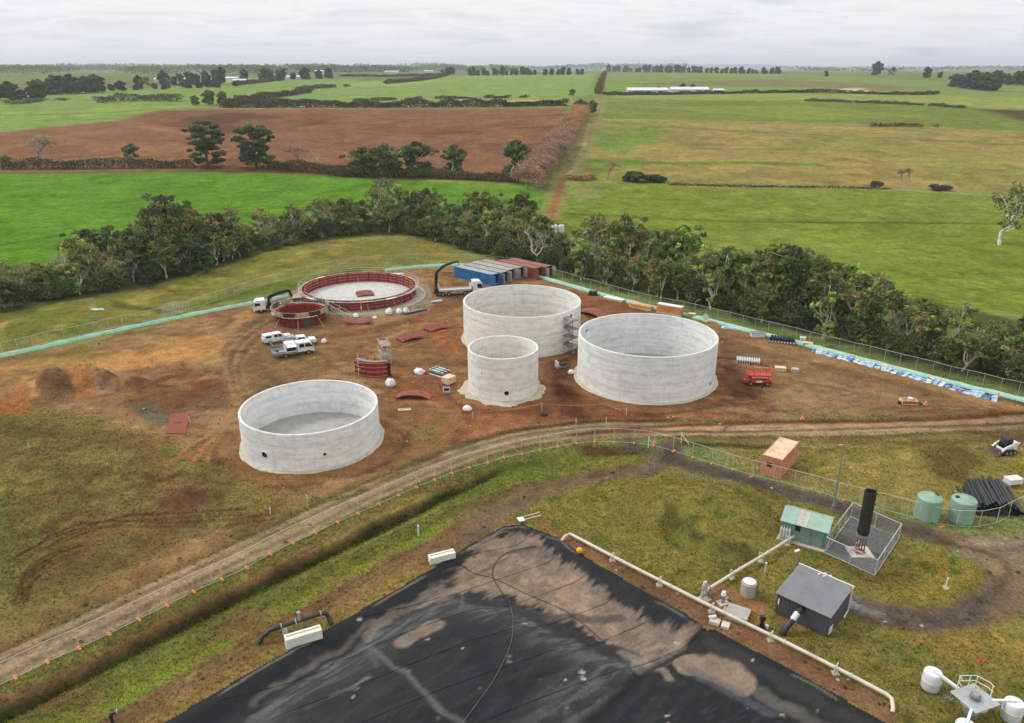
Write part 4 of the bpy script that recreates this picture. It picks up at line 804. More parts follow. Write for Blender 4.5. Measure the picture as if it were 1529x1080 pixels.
# ------------------------------------------------------------------ covered lagoon
def lagoon():
    g = 0.2; a = np.array([(p.x, p.y) for p in LAGOON]); xs = np.arange(a[:,0].min()-1, a[:,0].max()+1, g); ys = np.arange(a[:,1].min(), a[:,1].max()+1, g)
    X, Y = np.meshgrid(xs, ys); sh = X.shape; x, y = X.ravel(), Y.ravel(); d = -sdf(x, y, LAGOON)
    wx = x+(fbm(x, y, 3, 4, 3)-0.5)*1.6; wy = y+(fbm(x, y, 3, 4, 4)-0.5)*1.6
    z = 0.10-0.95*sstep(d, 0.2, 3.2)
    BA = pl([(120,1260),(330,1078),(470,985),(560,925),(640,880),(690,880),(770,893),(840,930),(910,965),(960,978),(968,992),(930,1030),(870,1084),(760,1260)])
    BB = pl([(880,1260),(960,1070),(1010,1010),(1060,1012),(1130,1050),(1200,1090),(1400,1260)])
    CH = spline(pl([(1052,938),(1010,965),(975,990),(930,1030),(880,1072),(840,1120)]))
    ba, bb, ch = -sdf(wx, wy, BA), -sdf(wx, wy, BB), seg_dist(wx, wy, CH)
    z += 1.15*sstep(ba, -0.4, 4.0)+0.55*sstep(ba, 3, 12)+0.7*sstep(bb, -0.4, 3.5); z -= 0.30*np.exp(-(ch/0.45)**2)
    z += (fbm(x, y, 1.3, 4, 8)-0.5)*0.16*sstep(d, 0.4, 2)+(fbm(x*0.4+y*0.3, y*1.4-x, 1.0, 3, 9)-0.5)*0.07*sstep(d, 0.4, 2)
    col = np.zeros((len(x), 3)); col[:] = rgb(26,27,29)
    def pt(m, c): m = np.clip(m, 0, 1)[:, None]; col[:] = col*(1-m)+np.array(rgb(*c))*m
    n1, n2, n3 = fbm(x, y, 1.0, 5, 14), fbm(x, y, 4, 4, 15), fbm(x*0.35+y*0.2, y*1.5-x*1.2, 0.8, 4, 16)
    pt(0.35*sstep(n2, 0.45, 0.62)*sstep(ba, 0, 2), (44,45,47)); pt(0.3*sstep(n3, 0.52, 0.7)*sstep(d, 1, 4), (58,58,59)); pt(0.4*sstep(n3, 0.55, 0.7)*sstep(bb, 0, 1), (54,55,58))
    pt(sstep(ba, 0.2, 1.4)*(1-sstep(ba, 1.5, 5.5))*(0.3+0.7*sstep(n3, 0.35, 0.65)), (86,86,87)); pt((1-sstep(np.abs(ba+0.35), 0.15, 0.75))*0.9, (34,35,37))
    SILT = pl([(690,832),(730,808),(765,792),(800,800),(850,838),(910,880),(985,925),(1050,938),(1010,962),(965,975),(905,955),(840,918),(760,878),(700,872),(640,900),(615,905),(640,880),(670,855)])
    sl = -sdf(wx, wy, SILT); sl = sl+(n3-0.5)*2.2; pt(sstep(sl, -0.3, 0.7)*(0.75+0.4*sstep(n2, 0.3, 0.6)), (134,115,97)); pt(sstep(sl, 0, 1)*0.6*sstep(n1, 0.50, 0.62), (154,130,106)); pt(sstep(sl, -0.4, 0.6)*0.5*sstep(n2, 0.54, 0.62), (92,86,82)); pt(sstep(sl, -0.4, 0.6)*0.4*sstep(n3, 0.56, 0.66), (76,70,66))
    for q, w, c, am in (([(745,885),(790,905),(860,915),(925,912)], 1.1, (66,64,66), 0.85), ([(700,882),(760,893),(850,938),(955,978)], 1.2, (40,41,44), 0.9), ([(760,815),(800,812),(830,830)], 0.5, (70,68,70), 0.7),
                        ([(700,850),(735,835),(760,818)], 0.4, (60,58,60), 0.6), ([(470,985),(540,935),(560,925)], 0.6, (120,110,98), 0.5), ([(545,945),(600,905),(640,885)], 0.9, (132,118,102), 0.5), ([(380,1040),(470,985)], 0.5, (110,106,102), 0.6), ([(600,960),(640,940),(655,935)], 1.6, (146,128,108), 0.7),
                        ([(540,965),(620,1030),(690,1090)], 0.5, (98,98,98), 0.7), ([(500,1045),(545,1020)], 0.3, (120,118,114), 0.7), ([(530,960),(560,1000)], 0.6, (88,86,84), 0.6), ([(690,905),(690,870)], 0.3, (120,112,104), 0.5),
                        ([(1030,978),(1065,984),(1105,1003)], 2.6, (142,123,104), 0.9), ([(1140,1020),(1190,1050),(1260,1085)], 1.4, (104,98,92), 0.6), ([(1010,955),(990,970),(955,985)], 1.6, (128,118,108), 0.7), ([(1040,990),(1100,1020),(1150,1050)], 1.2, (80,82,88), 0.6),
                        ([(1060,955),(1150,1000),(1230,1045),(1290,1078)], 1.0, (50,50,52), 0.7), ([(930,970),(985,985),(1000,1000)], 0.8, (150,138,124), 0.5)):
        dd = seg_dist(wx, wy, spline(pl(q), 5))-w/2; pt((1-sstep(dd, -0.2, 0.2))*am*(0.6+0.6*n1), c)
    pt((1-sstep(ch, 0.1, 0.5))*0.9, (30,31,33)); pt((1-sstep(np.abs(d-0.35+0.8*(n2-0.5)), 0.02, 0.2))*0.55*sstep(n2, 0.48, 0.6), (128,124,114))
    for k in range(70):
        px, py = rng.uniform(420, 1250), rng.uniform(830, 1080); p = P(px, py); r = rng.uniform(0.08, 0.30); dd = np.hypot(wx-p.x, (wy-p.y)*1.4); pt((1-sstep(dd, r*0.4, r))*0.7, ((198,192,184),(58,56,58),(128,120,112))[k % 3])
    keep = (d > -0.25).reshape(sh); idx = np.arange(len(x)).reshape(sh); k4 = keep[:-1,:-1]&keep[1:,:-1]&keep[:-1,1:]&keep[1:,1:]
    Fq = np.stack([idx[:-1,:-1][k4], idx[:-1,1:][k4], idx[1:,1:][k4], idx[1:,:-1][k4]], 1)
    used, inv = np.unique(Fq.ravel(), return_inverse=True)
    global nt
    m = bpy.data.materials.new('lagoon_liner'); m.use_nodes = True; nt = m.node_tree; b = nt.nodes['Principled BSDF']
    at = N('ShaderNodeAttribute', attribute_name='Col'); t = N('ShaderNodeTexCoord'); v = t.outputs['Object']; f1 = NOISE(v, 3.0, 7, 0.7); f2 = NOISE(v, 0.4, 5, 0.6)
    L(MIX(1.0, MIX(1.0, at.outputs['Color'], RAMP(f1, [(0.3, (0.72,)*3), (0.5, (1,1,1)), (0.72, (1.4,1.38,1.36))]), 'MULTIPLY'), RAMP(f2, [(0.35, (0.85,)*3), (0.65, (1.2,)*3)]), 'MULTIPLY'), b.inputs['Base Color'])
    L(RAMP(f2, [(0.35, (0.48,)*3), (0.65, (0.75,)*3)]), b.inputs['Roughness']); b.inputs['Specular IOR Level'].default_value = 0.18
    bp = N('ShaderNodeBump'); bp.inputs['Strength'].default_value = 0.6; bp.inputs['Distance'].default_value = 0.06; L(NOISE(v, 1.6, 7, 0.65, 1.2), bp.inputs['Height']); L(bp.outputs[0], b.inputs['Normal'])
    me = np_mesh('lagoon_cover', np.stack([x, y, z], 1)[used], inv.reshape(-1, 4), col[used], m, True)
    o = bpy.data.objects.new('lagoon_cover', me); C.objects.link(o); tag(o, 'huge black plastic lagoon cover with tan silt patches', 'lagoon cover')
    for q_ in range(9):   # welded seams between the sheets
        y_ = 56.0+q_*5.2-8*(q_ > 4); pts_ = [(x_, yy_) for x_, yy_ in ((xx, 40.0+q_*4.6+0.55*(xx+10)) for xx in np.arange(-34, 34, 0.5)) if yy_ > 40 and -sdf(np.array([x_]), np.array([yy_]), LAGOON)[0] > 0.6]
        if len(pts_) > 4: MB().tube([(x_, yy_, z[np.argmin(np.hypot(x-x_, y-yy_))]+0.012) for x_, yy_ in pts_], 0.02, 4).build('weld_seam', m, o)
    def cz(p):
        i = np.argmin(np.hypot(x-p.x, y-p.y)); return z[i]
    return cz
cov_z = lagoon()
BLACK = mat('black_rubber', rgb(30,30,32), 0.6, var=0.3, scale=2); BLACKP = mat('black_polypipe', rgb(36,37,40), 0.45, var=0.25, scale=3); WHITE = mat('white_paint', rgb(226,226,222), 0.45, var=0.10, scale=1.2, streak=0.25)
def hose(name, pts, r, m, label, lift=0.03):
    q = []
    for p in spline(pl(pts), 8): q.append((p.x, p.y, cov_z(p)+r+lift))
    o = MB().tube(q, r, 6).build(name, m, None, True); tag(o, label, 'hose'); return o
hose('hose', [(762,893),(766,930),(762,970),(740,1020),(715,1056),(690,1090)], 0.026, mat('grey_hose', rgb(104,104,104), 0.6), 'thin grey hose curving down across the black lagoon cover')
hose('hose', [(800,811),(770,812),(745,824),(735,846),(745,868),(762,893)], 0.034, BLACKP, 'black hose looping over the silt near the lagoon corner')
hose('hose', [(664,834),(705,846),(740,855),(790,878),(850,905),(905,950)], 0.026, BLACKP, 'straight black line crossing the silt from the white block')

# ------------------------------------------------------------------ concrete tanks
def concrete(name, base, lift=0.0, seed=0.0, band=0.75):
    global nt
    m = bpy.data.materials.new(name); m.use_nodes = True; nt = m.node_tree; b = nt.nodes['Principled BSDF']; b.inputs['Roughness'].default_value = 0.85; b.inputs['Specular IOR Level'].default_value = 0.25
    t = N('ShaderNodeTexCoord'); mp = N('ShaderNodeMapping'); mp.inputs['Location'].default_value = (seed, seed*1.7, 0); L(t.outputs['Object'], mp.inputs[0]); v = mp.outputs[0]
    sp = N('ShaderNodeSeparateXYZ'); L(v, sp.inputs[0])
    ang = MATH('ARCTAN2', N('ShaderNodeSeparateXYZ').outputs[1] if False else sp.outputs[1], sp.outputs[0])
    c = RAMP(NOISE(v, 0.9, 8, 0.65), [(0.28, tuple(x*0.74 for x in base)), (0.5, base), (0.72, tuple(min(.8, x*1.12) for x in base))])
    if lift:
        wob = MATH('MULTIPLY', MATH('SUBTRACT', NOISE(v, 0.11, 3), 0.5), lift*0.35); fr = MATH('FRACT', MATH('ADD', MATH('DIVIDE', MATH('ADD', sp.outputs[2], wob), lift), 0.02))
        fac = MATH('MULTIPLY', RAMP(fr, [(0.0, (1,1,1)), (0.05, (0.62,)*3), (0.20, (0.18,)*3), (0.42, (0,0,0)), (0.95, (0.05,)*3), (1.0, (0.8,)*3)]), RAMP(NOISE(v, 0.5, 6, 0.7), [(0.40, (0.08,)*3), (0.66, (band,)*3)]))
        c = MIX(fac, c, tuple(x*0.50 for x in base))
        fr2 = MATH('FRACT', MATH('DIVIDE', sp.outputs[2], lift*0.2)); c = MIX(RAMP(fr2, [(0.0, (0.10,)*3), (0.06, (0.0,)*3), (0.94, (0.0,)*3), (1.0, (0.10,)*3)]), c, tuple(x*0.6 for x in base))
    vm = N('ShaderNodeVectorMath', operation='MULTIPLY'); L(v, vm.inputs[0]); vm.inputs[1].default_value = (2.2, 2.2, 0.14)
    c = MIX(RAMP(NOISE(vm.outputs[0], 1.0, 6, 0.65), [(0.52, (0,0,0)), (0.74, (0.30,)*3)]), c, tuple(x*0.66*y for x, y in zip(base, (1.02, 1.0, 0.93))))
    if lift:
        vs_ = N('ShaderNodeVectorMath', operation='MULTIPLY'); L(v, vs_.inputs[0]); vs_.inputs[1].default_value = (0.16, 0.16, 1.1)
        c = MIX(RAMP(NOISE(vs_.outputs[0], 1.6, 7, 0.7, 0.3), [(0.46, (0,0,0)), (0.60, (0.42,)*3), (0.72, (0.65,)*3)]), c, tuple(x*0.60*y for x, y in zip(base, (1.0, 1.0, 0.97))))
    L(c, b.inputs['Base Color']); bp = N('ShaderNodeBump'); bp.inputs['Strength'].default_value = 0.35; bp.inputs['Distance'].default_value = 0.03; L(NOISE(v, 5, 6, 0.6), bp.inputs['Height']); L(bp.outputs[0], b.inputs['Normal'])
    MATS[name] = m; return m
SLABG = concrete('slab_concrete', rgb(172,170,165)); SLABW = concrete('fresh_slab', rgb(200,199,195)); SLABD = concrete('muddy_slab', rgb(126,118,98)); FOOT = concrete('footing_concrete', rgb(196,186,166)); PALEC = concrete('pale_precast', rgb(206,202,186)); RIM = concrete('rim_concrete', rgb(228,228,224)); DARKHOLE = mat('dark_opening', rgb(34,32,32), 0.9)
def tank(i, label, lifts, holes, slab, tint, foot_w, rough_foot=0.0, joints=10, wet=None):
    cx, cy, r, h = TANKS[i]; t = thing('concrete_tank', label, 'tank', (cx, cy, 0)); th = 0.32; lh = h/lifts; m = concrete('tank_concrete_%d' % i, tint, lh, i*7.3, 0.8)
    for k in range(lifts):
        z0, z1 = k*lh, (k+1)*lh; e = 0.025; top = k == lifts-1
        prof_ = [(r-th, z0), (r, z0)] if k == 0 else [(r-th+e, z0), (r-e, z0), (r, z0+e)]
        prof_ += [(r, z1-0.03), (r-0.03, z1), (r-th+0.03, z1), (r-th, z1-0.03)] if top else [(r, z1-e), (r-e, z1), (r-th+e, z1), (r-th, z1-e)]
        if k: prof_.append((r-th, z0+e))
        MB().lathe(prof_, 128, close=True).build('wall_lift', m, t, True)
    MB().lathe([(r-0.28, h+0.002), (r-0.28, h+0.035), (r-0.04, h+0.035), (r-0.04, h+0.002)], 128, close=True).build('rim', RIM, t, True)
    for k in range(joints):   # vertical pour joints, a few mm of recess filler showing as thin ribs
        a = 2*PI*(k+0.35)/joints; MB().box(r-0.004, r+0.012, -0.025, 0.025, 0.05, h-0.05, Matrix.Rotation(a, 4, 'Z')).build('joint_strip', m, t); MB().box(r-th-0.012, r-th+0.004, -0.025, 0.025, 0.15, h-0.05, Matrix.Rotation(a, 4, 'Z')).build('joint_strip', m, t)
    MB().lathe([(0.01, 0.0), (0.01, 0.14), (r-th-0.003, 0.14), (r-th-0.003, 0.0)], 96, close=True).build('floor', slab, t, True)
    if wet: w = MB().lathe([(0.01, 0.142), (wet, 0.146), (wet+0.4, 0.141)], 64).build('floor_mud', SLABD, t)
    f = MB(); n = 120; g = random.Random(i); ro = [r+foot_w*(1+rough_foot*0.9*(float(vnoise(np.array([k*0.35]), np.array([i*5.0]), 7)[0])-0.5)+rough_foot*0.3*(g.random()-0.5)+rough_foot*0.22*math.sin(5*2*PI*k/n+i)) for k in range(n)]; zt = [0.10+rough_foot*0.10*g.random() for k in range(n)]
    vs = []; 
    for k in range(n):
        a = 2*PI*k/n; ca, sa = math.cos(a), math.sin(a); rm = (r+ro[k])/2; vs += [((r+0.002)*ca, (r+0.002)*sa, zt[k]+0.03), (rm*ca, rm*sa, zt[k]), (ro[k]*ca, ro[k]*sa, zt[k]*0.5), (ro[k]*ca, ro[k]*sa, -0.3), ((r+0.002)*ca, (r+0.002)*sa, -0.3)]
    f.add(vs, [(k*5+q, ((k+1) % n)*5+q, ((k+1) % n)*5+(q+1) % 5, k*5+(q+1) % 5) for k in range(n) for q in range(5)]); f.build('footing', FOOT, t, True)
    for ang, z, rad, inside in holes:
        rr = (r-th) if inside else r; s = -1 if inside else 1; a = R(ang); ca, sa = math.cos(a), math.sin(a)
        o = MB().cyl((ca*(rr-s*0.05), sa*(rr-s*0.05), z), (ca*(rr+s*0.09), sa*(rr+s*0.09), z), rad, rad*0.97, 24, False).build('pipe_opening', m, t, True)
        MB().cyl((ca*(rr-s*0.02), sa*(rr-s*0.02), z), (ca*(rr+s*0.02), sa*(rr+s*0.02), z), rad*0.93, None, 24).build('opening_mouth', DARKHOLE, o)  # dark disc stands in for the shaded inside of the hole
    return t
tank(0, 'wide low concrete tank standing alone at the front left', 3, [(-115,2.0,0.42,0),(-66,2.1,0.22,0),(-132,2.6,0.10,0)], SLABG, rgb(230,231,228,1.0), 0.55, 0.5)
tank(1, 'big round concrete tank at the back, nearest the shipping containers', 4, [(-38,6.2,0.30,0)], SLABD, rgb(233,232,226,1.0), 0.5, 0.3)
tank(2, 'big round concrete tank on the right with muddy floor', 5, [(-35,1.3,0.30,0),(150,6.0,0.28,1),(170,3.2,0.24,1)], SLABG, rgb(230,232,230,1.0), 0.6, 0.4, wet=8.0)
tank(3, 'small tall concrete tank in the middle on a rough mortar skirt', 4, [(-84,1.5,0.38,0),(-125,4.3,0.12,0),(20,5.0,0.26,1)], SLABD, rgb(232,230,222,1.0), 1.15, 0.9)

# ------------------------------------------------------------------ red steel formwork
RED = mat('red_steel_form', rgb(150,44,35), 0.6, var=0.3, scale=0.8, streak=0.3); REDL = mat('red_form_ribs', rgb(206,140,128), 0.6, var=0.2, scale=1.2); TIMBER = mat('weathered_timber', rgb(186,164,128), 0.85, var=0.25, scale=2); GALV = mat('galvanised_steel', rgb(168,170,170), 0.45, 0.5, var=0.2, scale=2); FENCEM = mat('fence_pipe', rgb(204,206,200), 0.5, 0.0, var=0.08, scale=1); BLKPLY = mat('black_form_ply', rgb(44,44,46), 0.6, var=0.25, scale=1.5); GREYDECK = mat('grey_deck', rgb(150,146,138), 0.8, var=0.3, scale=1.5)
def form_panel_mesh(r, h, arc, out=1, rm_=None):
    p = MB(); p.lathe([(r-0.05, 0), (r+0.05, 0), (r+0.05, h), (r-0.05, h)], 4, -arc/2+0.004, arc/2-0.004, close=True)
    ribs = []
    for k in range(4):
        rb = MB(); ribs.append(rb); z = 0.15+(h-0.3)*k/3; a, b = (r+0.05, r+0.17) if out > 0 else (r-0.17, r-0.05); rb.lathe([(a, z-0.04), (b, z-0.04), (b, z+0.04), (a, z+0.04)], 4, -arc/2+0.01, arc/2-0.01, close=True)
    for k in (-1, 0, 1):
        a = k*(arc/2-0.012); q = Matrix.Rotation(a, 4, 'Z'); x0, x1 = (r+0.05, r+0.13) if out > 0 else (r-0.13, r-0.05); p.box(x0, x1, -0.04, 0.04, 0.02, h-0.02, q)
    return p.mesh('form_panel', RED), [q_.mesh('rib', REDL if rm_ is None else rm_) for q_ in ribs]
def formwork(c, label, n, deck_w, guard, deckz, prop_n):
    cx, cy, r, h = c; t = thing('formwork_ring', label, 'formwork', (cx, cy, 0)); arc = 2*PI/n
    for rr, out in ((r, 1), (r-0.42, -1)):
        pm, rm = form_panel_mesh(rr, h, arc, out, RED if n < 20 else None)
        for k in range(n):
            q = inst('form_panel', pm, t, (0,0,0.05), k*arc)
            for r_ in rm: inst('rib', r_, q)
    dk = MB().lathe([(r+0.16, deckz-0.05), (r+0.16+deck_w, deckz-0.05), (r+0.16+deck_w, deckz), (r+0.16, deckz)], 4, -arc/2+0.008, arc/2-0.008, close=True)
    dm = [dk.mesh('walkway_board', m_) for m_ in (TIMBER, GREYDECK, BLKPLY, WHITE)]
    for k in range(n): inst('walkway_board', dm[guard[k % len(guard)]], t, (0,0,0), k*arc)
    post = MB().cyl((r+0.16+deck_w-0.06, 0, deckz), (r+0.16+deck_w-0.06, 0, deckz+1.0), 0.03, None, 6).mesh('guard_post', FENCEM); rl = MB()
    for z in (0.5, 1.0): rl.lathe([(r+0.08+deck_w, deckz+z-0.02), (r+0.12+deck_w, deckz+z-0.02), (r+0.12+deck_w, deckz+z+0.02), (r+0.08+deck_w, deckz+z+0.02)], n*2, close=True)
    br = MB().bar((r+0.17, 0, deckz-0.9), (r+deck_w+0.1, 0, deckz-0.06), 0.06).bar((r+0.17, 0, deckz-0.10), (r+deck_w+0.1, 0, deckz-0.10), 0.08).mesh('bracket', GALV)
    for k in range(n): inst('guard_post', post, t, (0,0,0), k*arc); inst('bracket', br, t, (0,0,0), (k+0.5)*arc)
    rl.build('guard_rail', FENCEM, t)
    pr = MB().bar((r+0.18, 0, h*0.85), (r+1.9, 0, 0.02), 0.09).box(r+1.75, r+2.05, -0.15, 0.15, -0.02, 0.05).mesh('prop', TIMBER)
    for k in range(prop_n): inst('prop', pr, t, (0,0,0), 2*PI*(k+0.2)/prop_n)
    return t
t = formwork(RING_BIG, 'wide ring of red steel formwork round a white slab', 30, 0.7, [0,1,1,0,1,3,1], 2.15, 14)
MB().lathe([(0.01, 0), (0.01, 0.12), (RING_BIG[2]-0.5, 0.12), (RING_BIG[2]-0.5, 0)], 96, close=True).build('slab', SLABW, t, True)
MB().lathe([(RING_BIG[2]+0.12, -0.2), (RING_BIG[2]+0.12, 0.09), (RING_BIG[2]+2.3, 0.06), (RING_BIG[2]+2.3, -0.2)], 96, close=True).build('blinding_strip', FOOT, t, True)
t2 = formwork(RING_SMALL, 'small ring of red steel formwork with black and timber guard panels', 14, 0.75, [0,2,0,1], 2.05, 8)
gb = [MB().lathe([(RING_SMALL[2]+0.98, 2.15), (RING_SMALL[2]+1.02, 2.15), (RING_SMALL[2]+1.02, 3.0), (RING_SMALL[2]+0.98, 3.0)], 4, -0.2, 0.2, close=True).mesh('guard_panel', m_) for m_ in (BLKPLY, TIMBER)]
for k in range(14):
    if k in (3, 8): continue
    inst('guard_panel', gb[k % 2], t2, (0,0,0.05), 2*PI*k/14+0.1)
MB().lathe([(0.01, 0), (0.01, 0.1), (RING_SMALL[2]-0.5, 0.1), (RING_SMALL[2]-0.5, 0)], 48, close=True).build('slab', mat('red_dusty_slab', rgb(150,84,70), 0.9, var=0.2), t2)
MB().box(RING_SMALL[2]+0.19, RING_SMALL[2]+0.25, -0.7, 0.7, 0.05, 1.9, Matrix.Rotation(R(-62), 4, 'Z')).build('dark_panel', mat('dark_grey_panel', rgb(78,80,84), 0.6), t2)

# loose curved panels lying about
def curved_panel(px, py, rz, label, L_=4.2, W_=2.3, n=1, rad=7.0, flip=0, dz=0.0, tilt=0.0):
    p = gp(px, py, 0.02+dz); t = thing('curved_formwork', label, 'formwork panel', p, R(rz))
    if tilt: t.rotation_euler[0] = R(tilt)
    arc = L_/rad; seg = 10; sag = rad*(1-math.cos(arc/2))
    def pt(s, w, up):
        a = (s-0.5)*arc; x = rad*math.sin(a); z = rad*math.cos(a)-rad+sag if not flip else rad-rad*math.cos(a); return (x, (w-0.5)*W_, z+up)
    for k in range(n):
        u = k*0.2; sk = MB(); vs = []; 
        for i in range(seg+1): vs += [pt(i/seg, 0, u), pt(i/seg, 1, u), pt(i/seg, 1, u+0.05), pt(i/seg, 0, u+0.05)]
        sk.loft([vs[i*4:i*4+4] for i in range(seg+1)]); o = sk.build('skin', RED, t, True)
        for w in (0.02, 0.27, 0.5, 0.73, 0.98):
            rb = MB(); sec = []
            for i in range(seg+1): x, y, z = pt(i/seg, w, u+0.05); sec.append([(x, y-0.028, z), (x, y+0.028, z), (x, y+0.028, z+0.14), (x, y-0.028, z+0.14)])
            rb.loft(sec); rb.build('rib', REDL, t)
        for i in range(0, seg+1, 2 if seg > 6 else 1):
            a, b = pt(i/seg, 0, u+0.08), pt(i/seg, 1, u+0.08); MB().bar(a, b, 0.05, 0.06).build('cross_rib', RED, t)
    return t
curved_panel(404,497,24,'red curved form panel lying beside the small ring and the white ute',4.4,2.4,1)
curved_panel(535,482,4,'red curved form panels propped below the big ring near the white bags',5.0,2.0,2,flip=1)
curved_panel(612,506,36,'stack of red curved panels, left of the pair beside the haul road',4.6,2.4,2); curved_panel(651,492,42,'stack of red curved panels, right of the pair beside the haul road',4.2,2.4,2)
curved_panel(618,594,-4,'red curved panel lying alone in front of the white bags',5.4,1.5,1,flip=0,rad=5.5)
p = curved_panel(545,441,20,'red curved form panels stacked on the white slab inside the big ring',3.6,3.0,2); p.location.z = 0.16
curved_panel(884,470,-42,'stack of red curved panels between the two big tanks',6.0,2.4,2)
# upright curved segment
def upright():
    p = gp(563,560); t = thing('curved_form_segment', 'red curved formwork segment standing upright beside the white access tower', 'formwork', p, R(0)); rad = 4.2; h = 2.5; M0 = Matrix.Translation((-0.2, rad-1.0, 0))
    a0, a1 = R(-142), R(-62); n = 5; arc = (a1-a0)/n; pm, rm = form_panel_mesh(rad, h, arc, 1)
    for k in range(n):
        q = inst('form_panel', pm, t, (-0.2, rad-1.0, 0.02), a0+(k+0.5)*arc)
        for r_ in rm: inst('rib', r_, q)
    for k in range(4): MB().lathe([(rad-0.6, h-0.5+0.14*k), (rad+0.02, h-0.5+0.14*k), (rad+0.02, h-0.46+0.14*k), (rad-0.6, h-0.46+0.14*k)], 12, a0, a1, M=M0 @ Matrix.Translation((0, 0.15*k, 0)), close=True).build('walkway_board', GREYDECK, t)
    for a in (a0, (a0+a1)/2, a1):
        x, y = -0.2+(rad-0.5)*math.cos(a), rad-1.0+(rad-0.5)*math.sin(a); MB().bar((x, y, 0), (x, y, h+0.9), 0.07).build('post', FENCEM, t)
    MB().box(1.6, 2.3, -0.4, -0.3, 0.0, 2.2).build('dark_panel', BLKPLY, t)
upright()
def tower(px, py, rz, w, d, h, label, m, lifts=3, name='access_tower', mess=0):
    t = thing(name, label, 'scaffold', gp(px, py), R(rz)); lh = h/lifts
    for x in (-w/2, w/2):
        for y in (-d/2, d/2): MB().cyl((x, y, 0), (x, y, h+0.5), 0.035, None, 6).build('standard', m, t)
    for k in range(lifts+1):
        z = max(0.2, k*lh); b = MB()
        for y in (-d/2, d/2): b.bar((-w/2, y, z), (w/2, y, z), 0.04); b.bar((-w/2, y, z+0.5), (w/2, y, z+0.5), 0.035)
        for x in (-w/2, w/2): b.bar((x, -d/2, z), (x, d/2, z), 0.04)
        b.build('ledger', m, t)
        if k: MB().box(-w/2+0.05, w/2-0.05, -d/2+0.06, d/2-0.06, z+0.02, z+0.06).build('deck', GREYDECK if not mess else m, t)
        if k < lifts:
            s = 1 if k % 2 else -1; br = MB().bar((-s*w/2*0.8, -0.25, z), (s*w/2*0.8, -0.25, z+lh), 0.08, 0.12).bar((-s*w/2*0.8, 0.25, z), (s*w/2*0.8, 0.25, z+lh), 0.08, 0.12)
            for i in range(7): f = (i+0.5)/7; br.box(-s*w/2*0.8+s*w*0.8*f-0.12, -s*w/2*0.8+s*w*0.8*f+0.12, -0.3, 0.3, z+lh*f-0.02, z+lh*f+0.02)
            br.build('stair', GALV, t); MB().bar((-w/2, d/2, z), (w/2, d/2, z+lh), 0.035).build('brace', m, t)
    return t
WTUBE = mat('white_tube', rgb(214,208,196), 0.5, var=0.12)
tower(575,540,-68,3.0,1.5,3.2,'white tubular stair tower behind the upright red segment',WTUBE,2); tower(541,560,20,1.2,0.6,2.2,'narrow white ladder frame left of the upright red segment',WTUBE,2,'narrow_tower')
tower(850,527,-50,2.8,1.5,6.2,'grey scaffold stair tower between the two big tanks',mat('dark_scaffold', rgb(104,104,102), 0.5, 0.4, var=0.3, scale=4),4)
# access ramp on the small ring side
t = thing('access_ramp', 'white railed ramp leaning between the small and the big formwork ring', 'ramp', gp(500,470), R(-28)); b = MB()
for y in (-0.5, 0.5): MB().bar((-3.6, y, 2.1), (3.4, y, 0.05), 0.10, 0.14).build('stringer', WTUBE, t)
for i in range(12): f = (i+0.5)/12; MB().box(-3.6+7*f-0.12, -3.6+7*f+0.12, -0.55, 0.55, 2.1-2.05*f+0.06, 2.1-2.05*f+0.10).build('tread', GREYDECK, t)
rr = MB()
for y in (-0.52, 0.52):
    rr.bar((-3.6, y, 3.0), (3.4, y, 0.95), 0.05)
    for f in (0, .33, .66, 1): rr.bar((-3.6+7*f, y, 2.1-2.05*f), (-3.6+7*f, y, 3.0-2.05*f), 0.05)
rr.build('handrail', WTUBE, t)
# white bulk bags and wrapped lumps
BAG = mat('white_bulk_bag', rgb(236,236,234), 0.8, var=0.08, scale=1.5, bump=0.4)
def bag(px, py, w, d, h, label, seed, group=None):
    g = np.random.default_rng(seed); nu, nv = 14, 9; vs = []; 
    for j in range(nv):
        v = j/(nv-1); rr = (math.sin(PI*(0.12+0.80*v))**0.45)*(1-0.35*v) if v < 1 else 0.08
        for i in range(nu):
            a = 2*PI*i/nu; k = 1+0.22*(g.random()-0.5)+0.12*math.sin(3*a+seed); vs.append((w/2*rr*k*math.cos(a), d/2*rr*k*math.sin(a), h*v*(1+0.15*(g.random()-0.5))))
    m = MB().add(vs, [(j*nu+i, j*nu+(i+1) % nu, (j+1)*nu+(i+1) % nu, (j+1)*nu+i) for j in range(nv-1) for i in range(nu)]+[tuple((nv-1)*nu+i for i in range(nu))])
    t = thing('bulk_bag', label, 'bag', gp(px, py, -0.03), g.random()*3, group); m.build('sack', BAG, t, True); lp = MB()
    for s in (-1, 1): lp.tube([(s*w*0.18, -d*0.12, h*0.86), (s*w*0.22, 0, h*1.08), (s*w*0.18, d*0.12, h*0.86)], 0.03, 5)
    lp.build('loop', BAG, t); return t
for i, (px, py, w, d, h, lb) in enumerate(((581,469,2.0,1.6,1.2,'leftmost of the three white bulk bags below the big ring'),(596,468,1.7,1.5,1.1,'middle one of the white bulk bags below the big ring'),(606,467,1.4,1.4,1.1,'rightmost of the three white bulk bags below the big ring'),(532,474,1.5,1.3,0.8,'white bag lying on the red panels below the big ring'),(484,512,1.2,1.1,0.8,'small white bag beside the white service truck'),(626,558,2.2,1.8,0.9,'low white bag left of the black pipe bundle'),(583,577,1.8,1.7,1.3,'tall white bag in front of the upright red segment'),(698,612,1.7,1.5,0.7,'white bag in front of the small tank'),(853,558,1.4,1.3,0.7,'small white bag between the two right tanks'),(560,476,1.2,1.0,0.5,'flat white sack right of the red panels below the big ring'))): bag(px, py, w, d, h, lb, i+3)
